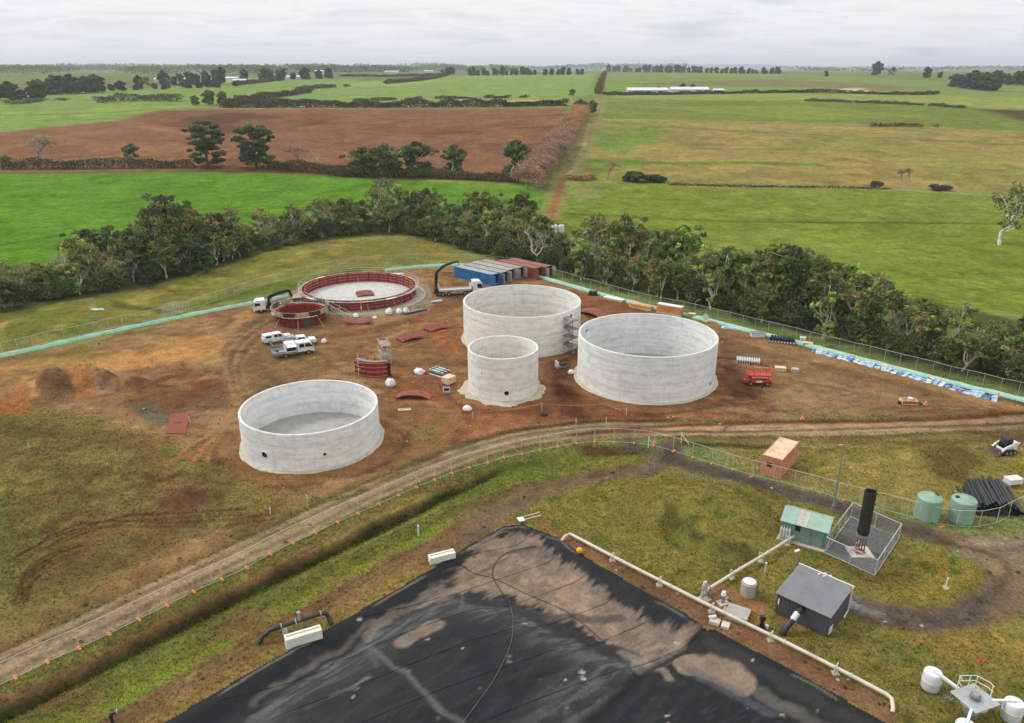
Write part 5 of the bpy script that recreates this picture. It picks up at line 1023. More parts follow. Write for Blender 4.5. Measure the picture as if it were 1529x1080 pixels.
# ------------------------------------------------------------------ fences and barriers
ORANGE = mat('orange_plastic', rgb(242,140,62), 0.5, var=0.15, scale=3); MINT = mat('mint_geotextile', rgb(170,216,194), 0.8, var=0.14, scale=0.6, streak=0.25)
def mesh_mat(name, a, col):
    global nt
    m = bpy.data.materials.new(name); m.use_nodes = True; nt = m.node_tree; nt.nodes.clear(); d = N('ShaderNodeBsdfDiffuse'); d.inputs[0].default_value = (*col, 1); tr = N('ShaderNodeBsdfTransparent'); mx = N('ShaderNodeMixShader'); mx.inputs[0].default_value = a
    L(tr.outputs[0], mx.inputs[1]); L(d.outputs[0], mx.inputs[2]); o = N('ShaderNodeOutputMaterial'); L(mx.outputs[0], o.inputs[0]); return m
WIRE = mesh_mat('wire_mesh', 0.05, rgb(200,200,196)); WIRE2 = mesh_mat('chain_wire', 0.16, rgb(190,192,190))
def resample(pts, step):
    return [p for p, d in along(pts, step)]
def fence(name, label, pts, h, rail_bottom=True, post_r=0.022, wire=WIRE, foot=None, cat='fence'):
    """a run of framed panels: each panel is a part with its wire and rails, each post another"""
    t = thing(name, label, cat, (pts[0].x, pts[0].y, 0)); o0 = Vector((pts[0].x, pts[0].y, 0))
    zs = [gz(p.x, p.y) for p in pts]
    for i, p in enumerate(pts):
        q = p-o0; MB().cyl((q.x, q.y, zs[i]-0.1), (q.x, q.y, zs[i]+h), post_r*1.3, None, 6).build('post', FENCEM, t)
        if i+1 == len(pts): break
        r = pts[i+1]-o0; a = Vector((q.x, q.y, zs[i])); b = Vector((r.x, r.y, zs[i+1])); up = Vector((0,0,1))
        pn = MB(); pn.cyl(a+up*h, b+up*h, post_r*1.5, None, 5)
        if rail_bottom: pn.cyl(a+up*0.12, b+up*0.12, post_r*1.3, None, 5)
        dd = (b-a).normalized()*0.06
        if rail_bottom: pn.cyl(a+dd+up*0.11, a+dd+up*(h+0.02), 0.006, None, 4); pn.cyl(b-dd+up*0.11, b-dd+up*(h+0.02), 0.006, None, 4)
        o = pn.build('panel', FENCEM, t)
        MB().add([a+up*0.12, b+up*0.12, b+up*h, a+up*h], [(0,1,2,3)]).build('wire', wire, o)
    return t
blk = MB().box(-0.30,0.30,-0.11,0.11,0,0.13).box(-0.27,0.27,-0.085,0.085,0.13,0.17).box(-0.06,0.06,-0.06,0.06,0.17,0.24).mesh('fence_block', ORANGE)
FR = [(-22,1034),(24,1012),(72,989),(119,968),(164,947),(208,925),(250,904),(290,884),(332,866),(369,848),(404,828),(437.7,811.4),(471,796),(504,780),(535,767),(566,753.6),(595,740.5),(622,728),(649,717.5),(675,707),(701,699),(728,692),(752,684),(779,679),(806,672.7),(833,667.6),(860.5,663),(887.6,660.7),(917,660.7),(946.5,662),(976,666.7),(1005,674.5),(1034,683.5),(1062.7,693),(1094,702),(1124,710.6)]
fp = pl(FR); fence('temporary_fence', 'long temporary mesh fence beside the gravel track, on orange feet', fp, 2.05, True, 0.015)
for i, p in enumerate(fp):
    if not 0 < FR[i][0] < 1100: continue
    d = (fp[min(i+1, len(fp)-1)]-fp[max(i-1, 0)]); o = inst('fence_block', blk, None, (p.x, p.y-0.05, gz(p.x, p.y)-0.02), math.atan2(d.y, d.x)+PI/2)
    tag(o, ORD(i-1)+' orange fence block from the left along the gravel track', 'fence block', 'orange fence blocks')
fr2 = resample(spline(pl([(1124,710.6),(1192,728),(1260,747),(1333,766),(1371,776),(1407,786),(1446,788),(1479,786),(1510,771),(1535,758),(1570,742)]), 6), 2.42)
fence('temporary_fence', 'temporary mesh fence running past the light pole and green water tanks', fr2, 2.05, True, 0.017)
for px, py, lb in ((1260,748,'orange block at the fence foot beside the light pole'),(1407,788,'orange block at the fence foot before the left green water tank'),(1479,790,'orange block at the fence foot before the pile of black pipes'),(1122,713,'orange block at the fence foot before the orange container')):
    tag(inst('fence_block', blk, None, gp(px, py, -0.02), 0.4), lb, 'fence block', 'orange fence blocks')
BK1 = [(-30,537),(4,528),(27,523),(50,517),(73,511),(96,507),(119,503),(141,498),(163,492),(184,487.6),(205,482.5),(225,478),(246,474),(262,471)]
fence('boundary_fence', 'white post and mesh boundary fence along the mint barrier at left', pl(BK1), 2.0, True, 0.015)
BK2 = resample(spline(pl([(268,468),(330,447),(400,425),(450,412),(520,399),(600,392),(660,391),(720,393),(780,398)]), 6), 2.5)
fence('boundary_fence', 'boundary fence curving behind the red formwork rings', BK2, 2.0, True, 0.013)
# a few loose panels leaning where the two runs meet
for k in range(5):
    p = gp(250+k*4.5, 470-k*1.2); t = thing('loose_fence_panel', 'loose mesh panel leaning at the bend of the left boundary fence', 'fence panel', p, R(-12+k*3), 'loose leaning fence panels'); t.rotation_euler[0] = R(-14-4*k); b = MB()
    for x in (-1.2, 1.2): b.cyl((x,0,0), (x,0,2.1), 0.025, None, 5)
    for z in (0.03, 2.1): b.cyl((-1.2,0,z), (1.2,0,z), 0.025, None, 5)
    b.build('frame', FENCEM, t); MB().add([(-1.2,0,0.05),(1.2,0,0.05),(1.2,0,2.1),(-1.2,0,2.1)], [(0,1,2,3)]).build('wire', WIRE, t)
BK3 = [(796,405),(812,410),(826,414),(840,418),(854,422.5),(868,427),(882,430.5),(896,434.5),(909,438.5),(923,442.5),(938,446.5),(953,450.5),(970,454.5),(986,458),(1003,461.5),(1020,465),(1037,469),(1054.6,473.5),(1071,477),(1089,481.5),(1108.6,486.5),(1127,491),(1147,495.5),(1167.5,500.5),(1188,505.5),(1208.5,511),(1230,516.5),(1252,521.5),(1274,527.5),(1297.6,533.5),(1320,539),(1343,545.5),(1367,551),(1392,557),(1417,564),(1442,570),(1467,576),(1493,583.4),(1520,589),(1549,596)]
fence('boundary_fence', 'white post and rail boundary fence in front of the creek trees at right', pl(BK3), 2.0, False, 0.02)
def barrier(pts, label, h=0.6):
    line_ = spline(pl(pts), 6); sec = []; o0 = line_[0].copy(); o0.z = 0
    for i, p in enumerate(line_):
        d = (line_[min(i+1, len(line_)-1)]-line_[max(i-1, 0)]); nn = Vector((-d.y, d.x, 0)).normalized(); q = Vector((p.x, p.y, gz(p.x, p.y)))-o0; j = 0.05*math.sin(i*1.7)
        hh = h*(0.92+0.16*((i*7) % 5)/5); sec.append([q-nn*0.38+Vector((0,0,-0.05)), q-nn*0.28+Vector((0,0,hh*0.55+j)), q+nn*0.05+Vector((0,0,hh)), q+nn*0.30+Vector((0,0,hh*0.9-j)), q+nn*0.50+Vector((0,0,-0.05))])
    t = thing('silt_barrier', label, 'barrier', o0); MB().loft(sec).build('fabric', MINT, t, True); st = MB()
    for p in resample(line_, 3.0): q = Vector((p.x, p.y, gz(p.x, p.y)))-o0; MB().box(q.x-0.03, q.x+0.03, q.y+0.30, q.y+0.36, q.z, q.z+h+0.15).build('stake', TIMBER, t)
barrier([(-30,541),(80,516),(160,498),(240,481),(330,463),(378,454)], 'mint green fabric barrier across the left side of the yard'); barrier([(395,451),(430,443)], 'short stretch of mint barrier behind the left crane truck')
barrier([(575,405),(620,400),(670,397),(700,397)], 'mint barrier curving behind the big formwork ring'); barrier([(803,414),(860,430),(920,447),(1000,466),(1100,491),(1210,518),(1230,523)], 'mint barrier along the right boundary fence behind the tanks'); barrier([(1230,523),(1300,542),(1400,568),(1493,591),(1549,605)], 'mint barrier at the right end of the boundary fence')
# rolled surplus on the slope at left
t = thing('fabric_bundle', 'crumpled mint green fabric bundle on the grass slope at left', 'fabric', gp(146,464), R(-8)); MB().loft([[(x, w*math.cos(a), 0.02+hh*(0.5+0.5*math.sin(a))) for a in np.linspace(0, 2*PI, 9)[:-1]] for x, w, hh in ((-1.6,0.15,0.2),(-1.0,0.5,0.45),(0,0.65,0.4),(0.9,0.55,0.6),(1.5,0.2,0.3))]).build('roll', MINT, t, True); MB().bar((-1.9,0.2,0.5),(-0.9,0.1,0.25),0.14,0.1).build('stake', TIMBER, t)
# low orange tape line in front of the small tank
for px, py, lb in ((706,625,'tape post at left before the small tank'),(809,612,'tape post right of the small tank'),(860,636,'thin white survey stake by the fence bend'),(905,634,'thin white survey stake right of the fence bend'),(935,620,'short survey stake before the right tank')): tag(MB().box(-0.04,0.04,-0.04,0.04,-0.1,1.1).build('stake', WHITE), lb, 'stake').location = gp(px, py)
TAPE = mat('orange_tape', rgb(224,150,92), 0.7)
def tape(pts, label):
    q = []; 
    for a, b in zip(pts, pts[1:]):
        A, B = gp(*a), gp(*b); n = max(2, int((B-A).length/0.8)); q += [A.lerp(B, i/n)+Vector((0,0,0.95-0.25*math.sin(PI*i/n))) for i in range(n)]
    o = MB().tube(q, 0.022, 4).build('barrier_tape', TAPE); tag(o, label, 'tape')
    for i, p in enumerate(q[::2]): MB().box(p.x-0.09, p.x+0.09, p.y-0.008, p.y+0.008, p.z-0.20, p.z-0.02).build('flag', TAPE, o)
tape([(640,680),(706,625),(809,612),(905,612),(935,622)], 'orange flagged tape strung in front of the small and right tanks')
for i, (px, py, c) in enumerate(((625,800,WHITE),(404,768,WHITE),(459,748,WHITE),(283,630,WHITE),(43,668,mat('teal_cap', rgb(60,150,160), 0.5)))):
    t = thing('marker_post', ['white marker post on the bank beside the lagoon','small white marker post right of the track','small white peg left of the low tank','white peg beside the rust-brown plate','small teal-capped marker post in the grass at far left'][i], 'marker', gp(px, py)); MB().cyl((0,0,-0.1),(0,0,1.2 if i == 0 else 0.7),0.09 if i == 0 else 0.06,None,8).build('post', WHITE, t); MB().cyl((0,0,1.2 if i == 0 else 0.7),(0,0,1.26 if i == 0 else 0.78),0.10 if i == 0 else 0.07,None,8).build('cap', c, t)

# ------------------------------------------------------------------ vehicles
GLASS = mat('vehicle_glass', rgb(30,34,38), 0.12, var=0.1); TYRE = mat('tyre_rubber', rgb(34,33,32), 0.9); RIMM = mat('wheel_rim', rgb(170,170,168), 0.4, 0.5); VWHITE = mat('vehicle_white', rgb(236,238,238), 0.3, var=0.06, scale=1.5, streak=0.12); ALU = mat('aluminium_tray', rgb(186,190,190), 0.4, 0.4, var=0.15); LAMP = mat('lamp_lens', rgb(220,220,210), 0.2); REDLENS = mat('red_lens', rgb(170,30,24), 0.3); CHASSIS = mat('chassis_black', rgb(46,45,45), 0.7)
def wheels(t, xs, y, r, w=0.24):
    ty = MB().lathe([(r*0.55,-w/2),(r*0.93,-w/2),(r,-w*0.3),(r,w*0.3),(r*0.93,w/2),(r*0.55,w/2)], 18, close=True).mesh('wheel', TYRE, True); rm = MB().cyl((0,0,-w*0.42),(0,0,w*0.42),r*0.56,None,14).mesh('rim', RIMM)
    for x in xs:
        for s in (-1, 1):
            q = inst('wheel', ty, t, (x, s*y, r)); q.rotation_euler = (PI/2, 0, 0); inst('rim', rm, q)
def cab(t, prof_, hw, roof_in, glass_z, m=VWHITE, name='body'):
    """side profile lofted with the upper part drawn in towards the roof"""
    zt = max(z for x, z in prof_); wz = lambda z: hw-(roof_in*max(0, (z-glass_z)/(zt-glass_z)) if z > glass_z else 0)
    b = MB(); n = len(prof_); b.add([(x, -wz(z), z) for x, z in prof_]+[(x, wz(z), z) for x, z in prof_], [tuple(range(n)), tuple(range(2*n-1, n-1, -1))]+[(i, n+i, n+(i+1) % n, (i+1) % n) for i in range(n)]); return b.build(name, m, t, False, 0.05), wz
def side_glass(t, quads, wz):
    for q in quads:
        for s in (-1, 1):
            MB().add([(x, s*(wz(z)+0.012), z) for x, z in q]+[(x, s*(wz(z)-0.02), z) for x, z in q], [(0,1,2,3),(7,6,5,4),(0,4,5,1),(1,5,6,2),(2,6,7,3),(3,7,4,0)]).build('window', GLASS, t)
def ute(px, py, rz, label, canopy):
    t = thing('utility_truck', label, 'ute', gp(px, py), R(rz)); wheels(t, (-1.55, 1.55), 0.78, 0.36)
    pr = [(-2.55,0.45),(2.5,0.42),(2.6,0.6),(2.55,0.98),(1.35,1.10),(0.72,1.72),(-0.75,1.76),(-0.95,1.12),(-2.6,1.08)]
    body, wz = cab(t, pr, 0.9, 0.18, 1.05); side_glass(t, [[(0.75,1.14),(0.55,1.60),(0.05,1.64),(0.05,1.14)],[(-0.02,1.14),(-0.02,1.64),(-0.62,1.66),(-0.72,1.14)]], wz)
    MB().add([(1.34,-0.72,1.13),(1.34,0.72,1.13),(0.78,0.62,1.68),(0.78,-0.62,1.68)], [(0,1,2,3)]).add([(1.30,-0.72,1.11),(1.30,0.72,1.11),(0.74,0.62,1.66),(0.74,-0.62,1.66)], [(3,2,1,0)]).build('windscreen', GLASS, t)
    for s in (-1, 1): MB().box(2.52,2.61,s*0.62-0.18,s*0.62+0.18,0.72,0.90).build('headlight', LAMP, t); MB().box(-2.63,-2.56,s*0.75-0.10,s*0.75+0.10,0.7,0.98).build('tail_light', REDLENS, t); MB().box(0.62,0.78,s*0.92-(0 if s > 0 else 0.14),s*0.92+(0.14 if s > 0 else 0),1.14,1.28).build('mirror', CHASSIS, t)
    MB().box(2.50,2.66,-0.85,0.85,0.40,0.58).build('bumper', CHASSIS, t)
    if canopy:
        c = MB().loft([[(-2.52,-0.86,1.10),(-2.52,0.86,1.10),(-2.46,0.70,1.74),(-2.46,-0.70,1.74)],[(-0.98,-0.86,1.10),(-0.98,0.86,1.10),(-0.90,0.70,1.78),(-0.90,-0.70,1.78)]]).build('canopy', VWHITE, t, False, 0.05)
        for s in (-1, 1): MB().add([(-2.2,s*0.865,1.20),(-1.15,s*0.865,1.20),(-1.15,s*0.775,1.58),(-2.2,s*0.775,1.58)], [(0,1,2,3)]).build('canopy_window', GLASS, t)
    else:
        MB().box(-2.62,-0.98,-0.95,0.95,1.085,1.14).build('tray', ALU, t); MB().box(-2.62,-2.58,-0.95,0.95,1.14,1.4).box(-2.62,-0.98,-0.95,-0.91,1.14,1.4).box(-2.62,-0.98,0.91,0.95,1.14,1.4).build('drop_side', ALU, t); MB().box(-2.3,-1.1,-0.8,0.8,1.14,1.95).build('tool_box', mat('grey_toolbox', rgb(160,166,168), 0.5), t)
    return t
ute(414,510,34,'white utility truck with canopy parked beside the small red ring',True); ute(450,515,26,'grey-topped utility truck half hidden behind the white service truck',False)
def service_truck(px, py, rz):
    t = thing('service_truck', 'white crew-cab service truck with open side locker and flat tray', 'truck', gp(px, py), R(rz)); wheels(t, (-1.7, 2.2), 0.92, 0.42, 0.28); MB().box(-3.6,3.0,-0.42,0.42,0.5,0.78).build('chassis', CHASSIS, t)
    pr = [(0.35,0.72),(3.15,0.60),(3.2,1.25),(2.85,2.15),(2.6,2.28),(0.35,2.30)]; body, wz = cab(t, pr, 1.0, 0.12, 1.3); side_glass(t, [[(2.78,1.42),(2.58,2.02),(1.75,2.05),(1.75,1.42)],[(1.6,1.42),(1.6,2.05),(0.75,2.05),(0.75,1.42)]], wz)
    MB().add([(3.19,-0.88,1.32),(3.19,0.88,1.32),(2.88,0.82,2.12),(2.88,-0.82,2.12)], [(0,1,2,3)]).build('windscreen', GLASS, t); MB().box(3.1,3.26,-0.98,0.98,0.5,0.75).build('bumper', VWHITE, t)
    for s in (-1, 1): MB().box(3.17,3.24,s*0.72-0.17,s*0.72+0.17,0.85,1.05).build('headlight', LAMP, t); MB().box(2.75,2.95,s*1.12-0.08,s*1.12+0.08,1.35,1.75).build('mirror', CHASSIS, t)
    MB().box(-3.7,0.25,-1.08,1.08,0.80,0.92).build('tray', ALU, t); MB().box(-1.55,0.2,-1.05,1.05,0.925,2.35).build('locker', VWHITE, t, False, 0.03); MB().box(-1.45,0.1,-1.075,-1.05,1.15,2.15).build('locker_opening', DARKHOLE, t)
    q = MB(); q.add([(-1.5,-1.08,2.28),(0.15,-1.08,2.28),(0.15,-2.0,2.05),(-1.5,-2.0,2.05),(-1.5,-1.08,2.32),(0.15,-1.08,2.32),(0.15,-2.0,2.09),(-1.5,-2.0,2.09)], [(0,3,2,1),(4,5,6,7),(0,1,5,4),(1,2,6,5),(2,3,7,6),(3,0,4,7)]); q.build('open_flap', VWHITE, t)
    for y in (-1.06, 1.02): MB().box(-3.7,-1.6,y,y+0.04,0.92,1.25).build('drop_side', ALU, t)
    MB().box(-3.7,-3.66,-1.02,1.02,0.92,1.25).build('tailgate', ALU, t); r = MB()
    for x in (-3.6, 0.2):
        for y in (-1.0, 1.0): r.bar((x,y,0.92 if x < -2 else 2.35),(x,y,2.5),0.05)
    r.bar((-3.6,-1,2.5),(0.2,-1,2.5),0.05).bar((-3.6,1,2.5),(0.2,1,2.5),0.05).bar((-3.6,-1,2.5),(-3.6,1,2.5),0.05).build('ladder_rack', ALU, t); MB().cyl((-2.8,0.3,0.93),(-2.8,0.3,1.4),0.3,None,12).build('drum', mat('teal_drum', rgb(70,130,130), 0.5), t)
    return t
service_truck(440,530,28)
KBLACK = mat('crane_black', rgb(34,33,34), 0.5, var=0.25)
def crane_truck(px, py, rz, label, rear_crane, axles, L_, fold, tall):
    t = thing('crane_truck', label, 'crane truck', gp(px, py), R(rz)); fx = L_/2
    wheels(t, [fx-1.3]+axles, 1.0, 0.5, 0.32); MB().box(-fx,fx-0.3,-0.45,0.45,0.55,0.95).build('chassis', CHASSIS, t)
    h = 3.0 if tall else 2.6; pr = [(fx-2.2,0.7),(fx-0.05,0.6),(fx,1.3),(fx-0.12,h-0.45),(fx-0.55,h),(fx-2.2,h+0.02)]; body, wz = cab(t, pr, 1.2, 0.08, 1.5, name='cab'); side_glass(t, [[(fx-0.25,1.55),(fx-0.35,h-0.55),(fx-1.2,h-0.55),(fx-1.2,1.55)]], wz)
    MB().add([(fx+0.005,-1.08,1.45),(fx+0.005,1.08,1.45),(fx-0.10,1.05,h-0.5),(fx-0.10,-1.05,h-0.5)], [(0,1,2,3)]).build('windscreen', GLASS, t); MB().box(fx-0.1,fx+0.1,-1.2,1.2,0.45,0.8).build('bumper', VWHITE, t); MB().box(fx-0.02,fx+0.02,-0.8,0.8,0.85,1.35).build('grille', CHASSIS, t)
    for s in (-1, 1): MB().box(fx+0.02,fx+0.09,s*0.92-0.18,s*0.92+0.18,0.82,1.02).build('headlight', LAMP, t); MB().box(fx-0.35,fx-0.15,s*1.32-0.10,s*1.32+0.10,1.5,2.2).build('mirror', CHASSIS, t)
    x1 = fx-2.5; x0 = -fx+(1.1 if rear_crane else 0); 
    if not rear_crane: x1 -= 1.1
    MB().box(x0,x1,-1.22,1.22,1.08,1.24).build('tray', mat('dusty_tray', rgb(196,186,166), 0.8, var=0.2), t); MB().box(x1-0.08,x1,-1.2,1.2,1.24,2.3).build('headboard', VWHITE if rear_crane else TIMBER, t)
    if rear_crane: MB().box(x0,x0+0.08,-1.2,-0.9,1.24,2.5).box(x0,x0+0.08,0.9,1.2,1.24,2.5).build('stanchion', VWHITE, t)
    for y in (-1.2, 1.16): MB().box(x0,x1,y,y+0.04,1.24,1.45).build('side_rail', ALU if rear_crane else TIMBER, t)
    for s in (-1, 1): MB().box(x0+1,x1-1,s*1.0-0.12,s*1.0+0.12,0.6,0.95).build('side_box', ALU, t)
    cx = x0-0.55 if rear_crane else x1+0.6; c = MB().box(cx-0.4,cx+0.4,-0.45,0.45,0.9,1.7).cyl((cx,0,1.5),(cx,0,2.9),0.28,0.22,10); c.build('crane_base', KBLACK, t, True); arm = MB(); pts = [(cx,0,2.8)]+[(cx+dx,dy,z) for dx,dy,z in fold]
    for i, (a, b) in enumerate(zip(pts, pts[1:])): MB().bar(a, b, 0.50-0.06*i, 0.66-0.09*i).build('crane_boom', KBLACK, t); 
    MB().bar((pts[0][0],0.0,2.0), ((pts[1][0]+pts[0][0])/2,0,(pts[0][2]+pts[1][2])/2-0.2), 0.14).build('lift_cylinder', RIMM, t); e = pts[-1]; MB().cyl(e,(e[0],e[1],e[2]-0.5),0.05,None,6).box(e[0]-0.1,e[0]+0.1,e[1]-0.1,e[1]+0.1,e[2]-0.8,e[2]-0.5).build('hook', CHASSIS, t)
    for s in (-1, 1): MB().box(cx-0.12,cx+0.12,s*1.15-0.12,s*1.15+0.12,0.25,1.0).build('outrigger', KBLACK, t)
    return t
crane_truck(684,440,13,'crane truck with tall black folded crane beside the blue container',True,[-2.2,-3.5,1.4],10.6,[(0.15,0,5.2),(1.9,0,6.6),(3.6,0,7.1),(5.0,0.2,7.3)],True)
crane_truck(408,463,203,'white crane truck parked behind the small red formwork ring',False,[-2.0],7.4,[(-1.6,0,3.4),(-4.2,0.1,3.9),(-4.6,0.1,2.6)],False)
def scissor(px, py, rz):
    SC = mat('scissor_lift_red', rgb(206,70,44), 0.5, var=0.15); t = thing('scissor_lift', 'orange-red scissor lift with lowered platform beside the right tank', 'scissor lift', gp(px, py), R(rz)); wheels(t, (-1.25, 1.25), 0.85, 0.42, 0.3)
    MB().box(-1.75,1.75,-0.68,0.68,0.45,1.05).box(-1.3,1.3,-1.0,1.0,0.62,1.0).build('chassis', SC, t, False, 0.03); MB().box(-0.5,0.4,-1.02,-0.995,0.66,0.96).build('decal', VWHITE, t); a = MB()
    for k in range(4):
        z = 1.1+0.13*k
        for y in (-0.55, 0.55): a.bar((-1.4,y,z),(1.4,y,z+0.11),0.09,0.08)
    a.build('scissor_arms', SC, t); MB().box(-1.8,1.8,-0.9,0.9,1.64,1.80).build('platform', SC, t); MB().box(-1.2,1.2,-0.93,-0.89,1.35,1.6).build('cover_strip', mat('pale_pink_strip', rgb(222,170,150), 0.6), t); r = MB()
    for z in (2.3, 2.85): r.bar((-1.78,-0.88,z),(1.78,-0.88,z),0.06).bar((-1.78,0.88,z),(1.78,0.88,z),0.06).bar((-1.78,-0.88,z),(-1.78,0.88,z),0.06).bar((1.78,-0.88,z),(1.78,0.88,z),0.06)
    r.build('guard_rail', SC, t)
    for x in (-1.78,-0.9,0,0.9,1.78):
        for y in (-0.88, 0.88): MB().bar((x,y,1.8),(x,y,2.85),0.05).build('guard_post', SC, t)
    MB().box(1.75,2.1,-0.5,0.5,0.35,0.8).box(-2.15,-1.75,-0.5,0.5,0.35,0.8).build('bumper', SC, t)
scissor(1131,574,-4)
def skid(px, py, rz):
    t = thing('skid_steer', 'white compact track loader with bucket down at the right edge', 'loader', gp(px, py), R(rz))
    for s in (-1, 1):
        MB().prism([(-1.3,0.35),(-1.05,0.05),(0.75,0.05),(1.0,0.3),(0.7,0.62),(-0.9,0.72)], s*0.75-0.2, s*0.75+0.2).build('track', TYRE, t, False, 0.04)
        for x in (-0.9,-0.3,0.3): MB().cyl((x,s*0.75-0.22,0.32),(x,s*0.75+0.22,0.32),0.18,None,12).build('track_wheel', RIMM, t)
        MB().prism([(-1.5,1.65),(-0.9,1.75),(0.6,1.15),(1.35,0.45),(1.25,0.3),(0.45,0.95),(-1.3,1.35)], s*0.78-0.1, s*0.78+0.1).build('lift_arm', VWHITE, t, False, 0.03)
    MB().prism([(-1.55,0.55),(0.7,0.55),(0.75,0.8),(0.2,0.95),(-0.5,1.0),(-0.6,1.55),(-1.45,1.6)], -0.55, 0.55).build('body', VWHITE, t, False, 0.04); MB().prism([(-0.75,0.95),(0.55,0.85),(0.45,1.5),(0.15,2.02),(-0.75,2.05)], -0.5, 0.5).build('cab', GLASS, t, False, 0.05); MB().box(-0.8,0.3,-0.53,0.53,2.04,2.12).build('roof', CHASSIS, t)
    MB().prism([(1.2,0.05),(1.9,0.02),(1.95,0.08),(1.35,0.2),(1.3,0.75),(1.2,0.8)], -0.95, 0.95).build('bucket', mat('rusty_bucket', rgb(96,78,66), 0.8, var=0.3), t)
skid(1497,676,193)

# ------------------------------------------------------------------ shipping containers
def corr_wall(b, p0, p1, z0, z1, nrm, pitch=0.28, dep=0.05):
    p0, p1 = Vector(p0), Vector(p1); d = (p1-p0); n = max(2, int(d.length/pitch)); vs = []
    nrm = Vector(nrm)
    prof_ = []
    for i in range(n):
        for f, k in ((0.0,0),(0.35,0),(0.5,1),(0.85,1)): prof_.append((min((i+f)/n, 1), k))
    prof_.append((1, 0)); 
    for f, k in prof_: q = p0+d*f-nrm*dep*k; vs += [(q.x,q.y,z0),(q.x,q.y,z1)]
    b.add(vs, [(2*i,2*i+2,2*i+3,2*i+1) for i in range(len(prof_)-1)])
def container(px, py, rz, L_, label, col, roofcol=None, doors='closed', corner='c', win=False, hgt=2.6):
    m = mat('container_%d_%d' % (px, py), col, 0.6, var=0.22, scale=0.7, streak=0.35); rm = mat('croof_%d_%d' % (px, py), roofcol or col, 0.7, var=0.25, scale=0.8)
    t = thing('shipping_container', label, 'container', gp(px, py), R(rz)); W_ = 2.44; x0, x1, y0, y1 = 0, L_, 0, W_
    for a, b2, nn, nm in (((x0+0.1,y0),(x1-0.1,y0),(0,-1,0),'side_wall'),((x0+0.1,y1),(x1-0.1,y1),(0,1,0),'side_wall'),((x0,y0+0.1),(x0,y1-0.1),(-1,0,0),'end_wall')):
        b = MB(); corr_wall(b, (*a,0), (*b2,0), 0.15, hgt-0.1, nn); b.build(nm, m, t)
    fr = MB()
    for x in (x0, x1-0.1):
        for y in (y0, y1-0.1): fr.box(x,x+0.1,y,y+0.1,0,hgt)
    for y in (y0, y1-0.1):
        fr.box(x0+0.1,x1-0.1,y,y+0.1,0.0,0.15); fr.box(x0+0.1,x1-0.1,y,y+0.1,hgt-0.1,hgt)
    for x in (x0, x1-0.1): fr.box(x,x+0.1,y0+0.1,y1-0.1,0.0,0.15); fr.box(x,x+0.1,y0+0.1,y1-0.1,hgt-0.1,hgt)
    fr.build('frame', m, t); rf = MB(); n = int(L_/0.4)
    vs = []
    for i in range(n+1):
        x = x0+0.1+(L_-0.2)*i/n; z = hgt-0.03+(0.02 if i % 2 else 0); vs += [(x,y0+0.1,z),(x,y1-0.1,z)]
    rf.add(vs, [(2*i,2*i+2,2*i+3,2*i+1) for i in range(n)]); rf.build('roof', rm, t); MB().box(x0+0.1,x1-0.1,y0+0.1,y1-0.1,0.05,0.14).build('floor', TIMBER, t)
    for s, (ya, yb) in enumerate(((y0+0.1, W_/2-0.01), (W_/2+0.01, y1-0.1))):
        if doors == 'closed': d = MB().box(x1-0.07,x1-0.02,ya,yb,0.16,hgt-0.11).build('door', m, t); bars = [(x1+0.0, ya+(yb-ya)*f) for f in (0.25, 0.75)]
        else:
            hx, hy = x1, (y0 if s == 0 else y1); d = MB().box(hx+0.0,hx+1.12,hy-0.05 if s == 0 else hy,hy if s == 0 else hy+0.05,0.16,hgt-0.11).build('door', mat('container_door_grey', rgb(176,176,172), 0.6, var=0.2, streak=0.3) if doors == 'grey' else m, t); bars = [(hx+0.3, hy+(-0.07 if s == 0 else 0.07)),(hx+0.8, hy+(-0.07 if s == 0 else 0.07))]
        for bx, by in bars: MB().cyl((bx,by,0.2),(bx,by,hgt-0.15),0.022,None,6).build('lock_bar', GALV, d)
    if doors != 'closed': MB().box(x1-0.5,x1-0.45,y0+0.12,y1-0.12,0.15,hgt-0.11).build('dark_interior', DARKHOLE, t)
    if win: MB().box(x0-0.03,x0-0.005,1.2,1.75,1.25,1.8).build('window', GLASS, t)
    return t
OC = P(1164.5,716); OD = P(1189,688); oc_rz = math.degrees(math.atan2(OD.y-OC.y, OD.x-OC.x))
c_ = container(1129,711,oc_rz,6.06,'salmon orange container with pale roof standing in the grass behind the fence',rgb(226,150,114),rgb(232,200,160),win=True); c_.location = gp(1164.5,716)
CC = [('bright blue container at the left end of the row behind the tanks',rgb(40,124,190),rgb(168,170,166),'self'),('first grey container beside the blue one with open grey door',rgb(150,148,142),rgb(164,162,156),'grey'),('second grey container from the blue one with pale door',rgb(158,152,142),rgb(172,168,160),'grey'),('third container from the blue one, brown-grey with open door',rgb(128,104,92),rgb(160,150,140),'grey'),('rust-red container next to the last in the row',rgb(140,72,60),rgb(150,96,84),'self'),('faded red container at the right end of the row with open white door',rgb(150,84,72),rgb(156,104,92),'grey')]
b0 = P(734.5,427); b1 = P(682,414.5); dv = (b0-b1).normalized(); rzc = math.atan2(dv.y, dv.x); nv = Vector((-dv.y, dv.x, 0)); CL = (b0-b1).length; CL = 12.2 if CL > 9 else 6.06
for k, (lb, cw, cr, dr) in enumerate(CC):
    o = container(700+k,400,0,CL,lb,cw,cr,dr); q = b0-dv*CL+nv*2.75*k+dv*(0.9*k if k > 3 else 0.35*(k % 2)); o.location = (q.x, q.y, gz(q.x, q.y)); o.rotation_euler[2] = rzc

